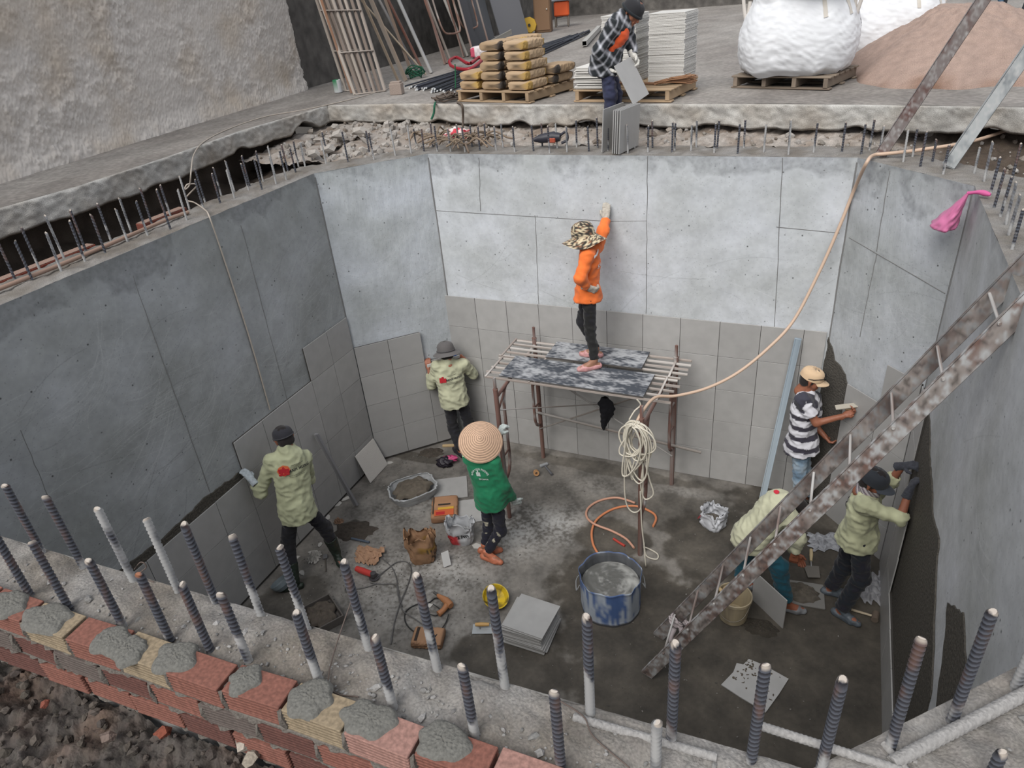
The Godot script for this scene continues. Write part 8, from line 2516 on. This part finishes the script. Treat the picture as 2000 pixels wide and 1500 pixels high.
# spec: colours, garments and what is worn; returns the person's node and the jacket's surface
func person(key: String, label: String, sp: Dictionary) -> Array:
	var J: Dictionary = PEOPLE[key]
	var base: Vector3 = J.base
	var fwd: Vector3 = J.face
	var lv := base.y
	var t := thing("person", label, "person", base)
	var R := {}
	for n in J:
		if n != "base" and n != "face": R[n] = (J[n] as Vector3) - base
	lv = 0.0
	var torso_up: Vector3 = ((R.neck as Vector3) - (R.pelvis as Vector3)).normalized()
	var lat: Vector3 = ((R.shR as Vector3) - (R.shL as Vector3)).normalized()
	var tf := torso_up.cross(lat).normalized()   # squash axis: out of the chest or back
	var skin: Color = sp.get("skin", S(150, 108, 88))
	var wd: float = sp.get("width", 1.0)
	# head and hair
	var hf: Vector3 = (sp.get("look", fwd) as Vector3).normalized()
	var hu: Vector3 = (sp.get("head_up", Vector3.UP) as Vector3)
	hu = (hu - hf * hu.dot(hf)).normalized()
	var hb := Basis(hu.cross(hf), hu, hf)
	var body := snet([bone(R.pelvis, R.chest, 0.115 * wd, 0.13 * wd, false, tf, 0.66), bone(R.shL, R.shR, 0.042, 0.042), bone(R.chest, R.neck, 0.052, 0.046), bone(R.neck, (R.head as Vector3) - hu * 0.06 - hf * 0.02, 0.054, 0.052),
		bone(R.shL, R.elL, 0.045, 0.038), bone(R.elL, R.wrL, 0.037, 0.027), bone(R.shR, R.elR, 0.045, 0.038), bone(R.elR, R.wrR, 0.037, 0.027),
		bone(R.hiL, R.knL, 0.055, 0.045), bone(R.knL, R.anL, 0.042, 0.031), bone(R.hiR, R.knR, 0.055, 0.045), bone(R.knR, R.anR, 0.042, 0.031)] + foot_bones(R.anL, R.toL, lv + 0.012, 0.030) + foot_bones(R.anR, R.toR, lv + 0.012, 0.030), 0.013, 0.025)
	body.smooth()
	paint(body, skin)
	append(body, head_mesh(R.head, hb, skin))
	for s in ["L", "R"]:
		var pn: Vector3 = sp.get("palm" + s, fwd)
		var hbones := hand_bones(R["wr" + s], R["ha" + s], pn, -1.0 if s == "L" else 1.0, sp.get("curl" + s, 0.5))
		if sp.get("gloves", "").contains(s):
			for b in hbones:
				b[2] += 0.0025; b[3] += 0.0025
			var d := ((R["ha" + s] as Vector3) - (R["wr" + s] as Vector3)).normalized()
			hbones.append(bone((R["wr" + s] as Vector3) + d * 0.0, (R["wr" + s] as Vector3) - d * 0.055, 0.033, 0.038, true))
			var g := snet(hbones, 0.0055, 0.007)
			cloth(g, 0.0015, 30.0, func(p3: Vector3, _n: Vector3) -> Color: return (sp.glove as Color) * (1.0 + 0.35 * noi.get_noise_3d(p3.x * 30.0, p3.y * 30.0, p3.z * 30.0)))
			put(g.mesh(), "glove", M["fabric"], t)
		else:
			var g := snet(hbones, 0.0055, 0.007)
			g.smooth()
			paint(g, skin * 1.05)
			append(body, g)
	put(body.mesh(), "body", M["skin"], t)
	if sp.get("hair", true):
		put(hair_mesh(R.head, hb).mesh(), "hair", M["fabric"], t)
	# trousers
	var tcol: Callable = sp.trousers
	var fit: float = sp.get("trouser_fit", 1.0)
	var hem: float = sp.get("hem", 0.9)
	var hipc: Vector3 = ((R.hiL as Vector3) + (R.hiR as Vector3)) * 0.5
	var tr := snet([bone(hipc + torso_up * 0.04, hipc, 0.098 * wd, 0.118 * wd, false, tf, 0.70), bone(R.hiL, R.knL, 0.076 * minf(fit, 0.96), 0.066 * fit), bone(R.knL, (R.knL as Vector3).lerp(R.anL, hem), 0.064 * fit, 0.054 * fit, true), bone(R.hiR, R.knR, 0.076 * minf(fit, 0.96), 0.066 * fit), bone(R.knR, (R.knR as Vector3).lerp(R.anR, hem), 0.064 * fit, 0.054 * fit, true)], 0.0115, 0.03)
	cloth(tr, 0.007, 8.0, tcol)
	put(tr.mesh(), "trousers", M["fabric"], t)
	# jacket or shirt
	var sl: float = sp.get("sleeve", 1.0)      # 1 long, below 0.5 ends on the upper arm
	var drop: float = sp.get("drop", 0.10)
	var jb := [bone(R.chest, (R.pelvis as Vector3), 0.172 * wd, 0.168 * wd, false, tf, 0.70), bone(R.pelvis, hipc - (torso_up + Vector3.UP).normalized() * (drop - 0.05), 0.170 * wd, 0.186 * wd, true, tf, 0.94), bone(R.chest, (R.chest as Vector3) + torso_up * 0.03, 0.168 * wd, 0.13 * wd, false, tf, 0.62), bone(R.shL, R.shR, 0.066, 0.066), bone(R.chest, (R.neck as Vector3) - torso_up * 0.0, 0.085, 0.066)]
	for s in ["L", "R"]:
		if sl > 0.6:
			jb.append(bone(R["sh" + s], R["el" + s], 0.066, 0.056))
			jb.append(bone(R["el" + s], (R["el" + s] as Vector3).lerp(R["wr" + s], sp.get("cuff" + s, 0.94)), 0.056, 0.045, true))
		else:
			jb.append(bone(R["sh" + s], (R["sh" + s] as Vector3).lerp(R["el" + s], sl * 1.6), 0.068, 0.066, true))
	if sp.get("collar", true):
		jb.append(bone((R.neck as Vector3) - torso_up * 0.03, (R.neck as Vector3).lerp(R.head, 0.28), 0.070, 0.070, true))
	var jk := snet(jb, sp.get("cell", 0.0115), 0.035)
	cloth(jk, sp.get("fold", 0.008), 7.0, sp.jacket)
	var jn := put(jk.mesh(), sp.get("jacket_name", "jacket"), M["fabric"], t)
	# shoes
	for s in ["L", "R"]:
		var kind: String = sp.get("shoes", "shoe")
		var fb := foot_bones(R["an" + s], R["to" + s], lv, 0.037)
		var sc: Color = sp.get("shoe_color", S(60, 60, 64))
		if kind == "boot":
			fb.append(bone((R["an" + s] as Vector3), (R["an" + s] as Vector3).lerp(R["kn" + s], 0.55), 0.05, 0.068, true))
		if kind == "slipper":
			fb = [fb[0], fb[1]]
			fb[0][2] *= 0.9
		var g := snet(fb, 0.008, 0.02, lv)
		cloth(g, 0.002, 14.0, func(p3: Vector3, _n: Vector3) -> Color: return sc * (1.0 + 0.4 * noi.get_noise_3d(p3.x * 16.0, p3.y * 16.0, p3.z * 16.0)))
		put(g.mesh(), "boot" if kind == "boot" else ("slipper" if kind == "slipper" else "shoe"), M["vsemi"], t)
	return [t, jk, R, hb, tf, torso_up, lat, jn]

func build_people() -> void:
	var plain := func(c: Color, v := 0.16) -> Callable:
		return func(p3: Vector3, _n: Vector3) -> Color: return c * (1.0 + v * 2.0 * noi.get_noise_3d(p3.x * 5.0, p3.y * 5.0, p3.z * 5.0))
	var khaki := S(182, 183, 156)
	var black := S(38, 38, 44)
	# woman in orange on the scaffold
	var r := person("orange", "person in orange jacket and floral hat on the scaffold, hand on the wall", {"jacket": plain.call(S(232, 116, 52)), "trousers": plain.call(S(24, 24, 28)), "trouser_fit": 0.86, "hem": 0.93, "width": 0.84, "gloves": "LR", "glove": S(176, 170, 160), "look": Vector3(-0.9, -0.25, -0.35), "palmR": Vector3(0, 0, -1), "curlR": 0.1, "palmL": Vector3(0.3, 0, -1), "curlL": 1.1, "drop": 0.09, "fold": 0.005, "shoes": "slipper", "shoe_color": S(190, 140, 140), "hair": false})
	var h := MB.new()
	dome(h, r[2].head, r[3], Vector3(0.112, 0, 0.122), 0.01, 0.155, S(200, 190, 170))
	var brim := func(u: float, v: float) -> Vector3:
		var a := u * TAU
		var rr := 0.108 + 0.105 * v
		return (r[2].head as Vector3) + (r[3] as Basis) * Vector3(cos(a) * rr, 0.018 - 0.060 * v * (1.0 - 0.5 * sin(a)) + 0.020 * v * sin(a * 3.0), sin(a) * rr * 1.08 - 0.012)
	h.grid(56, 10, brim)
	for i in h.v.size():
		var q := h.v[i]
		var nn := noi2.get_noise_3d(q.x * 42.0, q.y * 42.0, q.z * 42.0)
		h.c[i] = S(206, 190, 160) if nn > 0.18 else (S(48, 46, 40) if nn < 0.02 else S(128, 92, 70))
	put(h.mesh(), "hat", M["fabric"], r[0])
	var msk := MB.new()
	dome(msk, (r[2].head as Vector3), Basis(r[3].x, -r[3].y, -r[3].z), Vector3(0.082, 0, 0.092), -0.02, 0.105, S(64, 62, 60))
	put(msk.mesh(), "face_cloth", M["fabric"], r[0])
	var ref := conform(r[1], (r[2].chest as Vector3) + (r[5] as Vector3) * 0.06, Vector3(0.75, 0.1, 0.65).normalized(), r[5])
	var rs := MB.new()
	rs.col = S(196, 196, 198)
	print_patch(ref, rs, -0.01, 0.055, 0.052, 0.014, false, 0.35)
	put(rs.mesh(), "reflective_patch", M["vsemi"], r[7])
	var rs2 := MB.new()
	rs2.col = S(196, 196, 198)
	print_text(ref, rs2, "SU", 0.055, -0.075, 0.042, 0.5)
	put(rs2.mesh(), "lettering", M["vsemi"], r[7])
	# man in the plaid shirt
	var plaid := func(p3: Vector3, _n: Vector3) -> Color:
		var u := (p3.x * 0.8 + p3.y * 0.55) / 0.085
		var v := (p3.y * 0.8 - p3.x * 0.55 + p3.z * 0.7) / 0.085
		var a := absf(fposmod(u, 1.0) - 0.5) * 2.0
		var b := absf(fposmod(v, 1.0) - 0.5) * 2.0
		var w := clampf((a - 0.62) * 3.0, 0, 1) + clampf((b - 0.62) * 3.0, 0, 1)
		return S(28, 30, 38).lerp(S(196, 198, 206), clampf(w * 0.55, 0, 1))
	r = person("plaid", "person in a black and white plaid shirt bending over a tile", {"jacket": plaid, "cell": 0.0105, "jacket_name": "shirt", "trousers": plain.call(S(48, 52, 78)), "skin": S(158, 104, 80), "gloves": "LR", "glove": S(198, 196, 190), "look": Vector3(0.75, -0.62, 0.25), "head_up": Vector3(0.5, 0.8, 0), "palmL": Vector3(-0.6, -0.2, 0.5), "palmR": Vector3(0.7, -0.2, -0.5), "curlL": 0.9, "curlR": 0.9, "drop": 0.13, "shoe_color": S(50, 48, 48), "hair": false})
	h = MB.new()
	dome(h, r[2].head, r[3], Vector3(0.102, 0, 0.112), 0.0, 0.125, S(34, 38, 42))
	h.col = S(28, 32, 36)
	h.tube(ring(r[2].head, r[3], 0.101, 0.111, 0.008), 0.014, 8, false)
	put(h.mesh(), "knit_cap", M["fabric"], r[0])
	var un := snet([bone((r[2].chest as Vector3) + Vector3(0.05, -0.05, 0.05), (r[2].pelvis as Vector3) + Vector3(0.085, 0.12, 0.05), 0.095, 0.085, false, r[4], 0.7)], 0.013, 0.03)
	cloth(un, 0.003, 10.0, plain.call(S(216, 88, 44)))
	put(un.mesh(), "undershirt", M["fabric"], r[0])
	# bucket-hat man in the corner
	r = person("corner", "person in pale khaki jacket and grey bucket hat facing the corner", {"jacket": plain.call(khaki), "trousers": plain.call(S(36, 36, 42)), "width": 0.98, "look": Vector3(-0.6, -0.25, -0.75), "palmL": Vector3(-0.5, 0, -0.8), "palmR": Vector3(-0.3, 0, -0.9), "curlL": 0.6, "curlR": 0.7, "cuffL": 0.75, "cuffR": 0.6, "skin": S(160, 104, 84), "shoe_color": S(40, 40, 46)})
	h = MB.new()
	dome(h, r[2].head, r[3], Vector3(0.105, 0, 0.115), 0.02, 0.15, S(96, 92, 92))
	h.col = S(70, 68, 70)
	h.tube(ring(r[2].head, r[3], 0.107, 0.117, 0.036), 0.008, 6, false)
	h.col = S(102, 98, 98)
	var brim2 := func(u: float, v: float) -> Vector3:
		var a := u * TAU
		return (r[2].head as Vector3) + (r[3] as Basis) * Vector3(cos(a) * (0.104 + 0.06 * v), 0.028 - 0.040 * v, sin(a) * (0.114 + 0.062 * v) - 0.012)
	h.grid(40, 6, brim2)
	put(h.mesh(), "bucket_hat", M["fabric"], r[0])
	logo_print(r[1], (r[2].chest as Vector3) - (r[5] as Vector3) * 0.01, face_back(r), r[5], r[7], 0.98, "MANH HUNG", false, 0.10)
	# left man
	r = person("left", "person in pale khaki jacket and black cap setting tiles on the left wall", {"jacket": plain.call(S(172, 175, 144)), "trousers": plain.call(S(30, 30, 36)), "trouser_fit": 1.05, "hem": 0.62, "look": Vector3(-0.85, -0.3, -0.45), "gloves": "LR", "glove": S(168, 176, 182), "palmL": Vector3(-1, 0, -0.1), "palmR": Vector3(-1, 0, 0), "curlL": 0.5, "cuffL": 0.72, "shoes": "boot", "shoe_color": S(36, 46, 38), "skin": S(146, 96, 78), "drop": 0.12})
	h = MB.new()
	dome(h, r[2].head, r[3], Vector3(0.098, 0, 0.110), 0.022, 0.125, S(46, 46, 50))
	bill(h, r[2].head, r[3], 1.0, S(40, 40, 44), 0.03)
	h.col = S(60, 60, 64)
	h.tube(ring(r[2].head, r[3], 0.099, 0.111, 0.030), 0.005, 6, false)
	put(h.mesh(), "cap", M["fabric"], r[0])
	var mk := MB.new()
	dome(mk, (r[2].head as Vector3) + (r[3].z as Vector3) * 0.05 - (r[3].y as Vector3) * 0.045, Basis(r[3].x, r[3].z, -r[3].y), Vector3(0.066, 0, 0.06), 0.0, 0.065, S(186, 200, 210))
	put(mk.mesh(), "face_mask", M["fabric"], r[0])
	logo_print(r[1], (r[2].chest as Vector3) - (r[5] as Vector3) * 0.02, face_back(r), r[5], r[7], 1.12, "ANH HUNG", true, 0.08)
	# green woman with the conical hat
	var camo := func(p3: Vector3, _n: Vector3) -> Color:
		var nn := noi2.get_noise_3d(p3.x * 11.0, p3.y * 9.0, p3.z * 11.0)
		return S(172, 168, 150) if nn > 0.62 and p3.y < 0.45 else S(26, 28, 40)
	r = person("green", "person in green jacket and conical straw hat standing on the pit floor", {"jacket": plain.call(S(22, 112, 76)), "trousers": camo, "trouser_fit": 0.92, "hem": 0.88, "width": 0.92, "look": Vector3(0.62, 0.5, -0.6), "gloves": "LR", "glove": S(178, 186, 184), "palmR": Vector3(-0.3, 0, -1), "palmL": Vector3(0.5, 0, -0.8), "curlL": 0.9, "curlR": 0.6, "drop": 0.09, "fold": 0.005, "shoe_color": S(186, 112, 84), "hair": true})
	h = MB.new()
	var hatc: Vector3 = (r[2].head as Vector3) + Vector3(0.01, 0.045, 0.02)
	var cone := func(u: float, v: float) -> Vector3:
		var a := u * TAU
		return hatc + basis_y(Vector3(0.29, 0.80, 0.52)) * Vector3(cos(a) * v * 0.215, 0.135 * (1.0 - v) + 0.012 * sin(v * PI), sin(a) * v * 0.215)
	var conec := func(p3: Vector3, u: float, v: float) -> Color:
		var k := 0.80 + 0.30 * sin(v * 11.0 * TAU) + 0.10 * noi2.get_noise_2d(u * 30.0, v * 12.0)
		return S(206, 172, 146) * k
	h.grid(64, 110, cone, conec)
	put(h.mesh(), "conical_hat", M["straw"] if M.has("straw") else mat("straw", 255, 255, 255, 0.75, {"vc": true}), r[0])
	var ch := conform(r[1], (r[2].chest as Vector3) - (r[5] as Vector3) * 0.0, face_back(r), r[5])
	var wt := MB.new()
	wt.col = S(196, 206, 202)
	print_text(ch, wt, "NHUA TIEN PHONG", 0.0, 0.02, 0.020, 0.0, 0.085)
	print_text(ch, wt, "SPCMOL", 0.03, -0.095, 0.018, -0.15)
	for k in 3: print_patch(ch, wt, -0.01 + (k - 1) * 0.014, -0.035 + (0.016 if k == 1 else 0.0), 0.006, 0.022 + (0.014 if k == 1 else 0.0))
	put(wt.mesh(), "lettering", M["vmatt"], r[7])
	var ch2 := conform(r[1], (r[2].chest as Vector3) + (r[5] as Vector3) * 0.10, (face_back(r) * 0.75 + Vector3.UP * 0.66).normalized(), r[5])
	var yk := MB.new()
	yk.col = S(176, 232, 170)
	for k in 7: print_patch(ch2, yk, -0.135 + 0.045 * k, 0.01, 0.0235, 0.017)
	put(yk.mesh(), "reflective_band", M["vsemi"], r[7])
	# striped man
	var stripes := func(p3: Vector3, n3: Vector3) -> Color:
		var yy := p3.y + 0.10 * (p3.x - 0.0)
		if yy > 1.34: return S(58, 56, 70) if fposmod(p3.x * 3.0 + p3.z * 5.0, 1.0) < 0.62 else S(206, 206, 214)
		return S(56, 55, 68) if fposmod((yy - 0.735) / 0.122, 1.0) < 0.46 else S(206, 206, 214)
	r = person("stripe", "person in striped shirt and beige cap plastering the back right wall", {"jacket": stripes, "jacket_name": "striped_shirt", "cell": 0.0105, "sleeve": 0.42, "collar": false, "trousers": func(p3: Vector3, _n: Vector3) -> Color: return S(116, 140, 162).lerp(S(170, 184, 196), clampf(0.4 + noi.get_noise_3d(p3.x * 6.0, p3.y * 4.0, p3.z * 6.0) * 1.6, 0, 1)), "skin": S(146, 94, 72), "look": Vector3(0.95, -0.3, -0.05), "palmR": Vector3(0.3, 0.9, 0.2), "palmL": Vector3(0.9, 0.2, 0), "curlR": 1.0, "curlL": 1.0, "drop": 0.06, "shoe_color": S(70, 66, 62)})
	h = MB.new()
	dome(h, r[2].head, r[3], Vector3(0.100, 0, 0.112), 0.03, 0.135, S(206, 178, 146))
	bill(h, r[2].head, r[3], 1.0, S(206, 180, 150), 0.038, 0.09)
	put(h.mesh(), "cap", M["fabric"], r[0])
	var sg := MB.new()
	sg.col = S(26, 24, 26)
	for s in [-1.0, 1.0]:
		sg.box((r[2].head as Vector3) + (r[3] as Basis) * Vector3(s * 0.032, 0.082, 0.098), Vector3(0.05, 0.032, 0.02), 0.008, r[3])
		sg.tube([(r[2].head as Vector3) + (r[3] as Basis) * Vector3(s * 0.06, 0.085, 0.092), (r[2].head as Vector3) + (r[3] as Basis) * Vector3(s * 0.104, 0.062, 0.0), (r[2].head as Vector3) + (r[3] as Basis) * Vector3(s * 0.098, 0.05, -0.05)], 0.004, 6)
	put(sg.mesh(), "sunglasses", M["vgloss"], r[0])
	# bent man behind the ladder
	r = person("bent", "person in khaki jacket and teal trousers bending down behind the ladder", {"jacket": plain.call(S(190, 190, 164)), "trousers": plain.call(S(20, 72, 88)), "trouser_fit": 1.22, "hem": 0.90, "look": Vector3(0.75, -0.6, -0.2), "head_up": Vector3(0.6, 0.7, -0.2), "palmL": Vector3(0, 0, 1), "palmR": Vector3(0, 0, -1), "cuffR": 0.85, "shoes": "slipper", "shoe_color": S(120, 122, 126), "skin": S(140, 86, 64), "drop": 0.06})
	var ch3 := conform(r[1], (r[2].chest as Vector3), (face_back(r) + Vector3.UP * 0.4).normalized(), r[5])
	var rd := MB.new()
	rd.col = S(196, 44, 62)
	print_patch(ch3, rd, -0.03, 0.09, 0.035, 0.022, true)
	put(rd.mesh(), "logo", M["vmatt"], r[7])
	# right hand man
	r = person("right", "person in pale khaki jacket, dark cap and face scarf at the right wall", {"jacket": plain.call(S(182, 184, 152)), "trousers": plain.call(S(28, 30, 40)), "trouser_fit": 1.12, "hem": 0.95, "width": 1.0, "look": Vector3(0.9, -0.3, 0.25), "gloves": "LR", "glove": S(54, 56, 64), "palmR": Vector3(1, 0.2, -0.3), "palmL": Vector3(1, 0, 0.3), "curlR": 0.8, "curlL": 0.8, "cuffR": 0.2, "cuffL": 0.35, "skin": S(146, 94, 74), "shoe_color": S(84, 92, 100), "drop": 0.06})
	h = MB.new()
	dome(h, r[2].head, r[3], Vector3(0.100, 0, 0.114), 0.02, 0.130, S(40, 44, 52))
	bill(h, r[2].head, r[3], 1.0, S(62, 68, 76), 0.030, 0.095)
	put(h.mesh(), "cap", M["fabric"], r[0])
	var sf := MB.new()
	var sb: Basis = r[3]
	var scf := func(u: float, v: float) -> Vector3:
		var a := u * TAU
		var k := 0.086 - 0.012 * v + 0.006 * sin(a * 5.0 + v * 7.0)
		return (r[2].head as Vector3) + sb * Vector3(cos(a) * k, -0.015 - 0.10 * v - 0.03 * (1.0 - sin(a)) * 0.5, sin(a) * (k + 0.012) + 0.004)
	var scc := func(p3: Vector3, u: float, v: float) -> Color:
		var s1 := fposmod(u * 14.0 + v * 3.0, 1.0)
		return S(196, 190, 194) if s1 < 0.45 else (S(96, 62, 76) if s1 < 0.75 else S(60, 64, 84))
	sf.grid(56, 12, scf, scc)
	put(sf.mesh(), "face_scarf", M["fabric"], r[0])
	var ch4 := conform(r[1], (r[2].chest as Vector3) + (r[5] as Vector3) * 0.02, face_back(r), r[5])
	var rd2 := MB.new()
	rd2.col = S(206, 84, 60)
	print_patch(ch4, rd2, -0.08, 0.03, 0.035, 0.035, true)
	rd2.col = S(42, 42, 44)
	print_text(ch4, rd2, "ANH HUNG", 0.03, 0.0, 0.024)
	put(rd2.mesh(), "logo", M["vmatt"], r[7])
	held_things()

func face_back(r: Array) -> Vector3:   # out of the back of the torso
	var tf: Vector3 = r[4]
	var fw: Vector3 = (r[3] as Basis).z
	return -tf if tf.dot(fw) > 0.0 else tf

func ring(H: Vector3, bs: Basis, rx: float, rz: float, y: float) -> Array:
	var out := []
	for i in 33:
		var a := TAU * i / 32.0
		out.append(H + bs * Vector3(cos(a) * rx, y, sin(a) * rz - 0.012))
	return out

func held_things() -> void:
	# the tile the plaid man lowers, the float in the striped man's hand, the rule in the corner man's hands
	var P := PEOPLE
	var pl: Vector3 = P.plaid.base
	tile_held(Vector3(2.014, 4.396, -0.361), Vector3(2.066, 4.429, -0.742), Vector3(2.246, 4.098, -0.775))
	var f := thing("plaster_float", "pale wooden float in the striped worker's hand", "float", (P.stripe.haR as Vector3) + Vector3(-0.01, 0.03, 0.0))
	var g := MB.new()
	g.col = S(176, 170, 158)
	g.box(Vector3(0.0, 0.02, -0.01), Vector3(0.29, 0.014, 0.06), 0.003, Basis.from_euler(Vector3(0.2, 0.25, 0.20)))
	put(g.mesh(), "blade", M["vmatt"], f)
	var gh := MB.new()
	gh.col = S(150, 130, 100)
	gh.tube([Vector3(-0.05, -0.025, 0.0), Vector3(0.05, -0.005, -0.02)], 0.013, 8)
	put(gh.mesh(), "handle", M["vmatt"], f)
	var ru := MB.new()
	ru.col = S(206, 206, 206)
	var a: Vector3 = P.corner.haL
	var b: Vector3 = P.corner.haR
	a += Vector3(0.05, 0.02, 0.06)
	b += Vector3(0.0, 0.02, 0.06)
	ru.box((b - a) * 0.5, Vector3(0.02, 0.035, a.distance_to(b) + 0.05), 0.003, basis_z(b - a))
	var ro := put(ru.mesh(), "spirit_level", M["vsemi"])
	ro.position = a
	var sp := MB.new()
	sp.col = S(44, 92, 160)
	sp.box(Vector3.ZERO, Vector3(0.07, 0.045, 0.05), 0.012)
	single(sp, "blue_sponge", "vmatt", (P.corner.haR as Vector3) + Vector3(-0.04, 0.02, 0.07), 0.6, "small blue sponge in the bucket-hat worker's right hand", "sponge")
	tag(ro, "thin white rule held across the corner by the bucket-hat worker", "rule")

func tile_held(a: Vector3, b: Vector3, c: Vector3) -> void:   # top left, top right, bottom right corner
	var x := (b - a).normalized()
	var y := (b - c).normalized()
	y = (y - x * y.dot(x)).normalized()
	var g := MB.new()
	g.box(Vector3(0, 0, 0), Vector3(0.397, 0.397, 0.01), 0.0012)
	var o := put(g.mesh(), "floor_tile", M["tile0"])
	o.transform = Transform3D(Basis(x, y, x.cross(y)), b - x * 0.2 - y * 0.2)
	tag(o, "grey tile held at a slant by the worker in plaid", "tile")
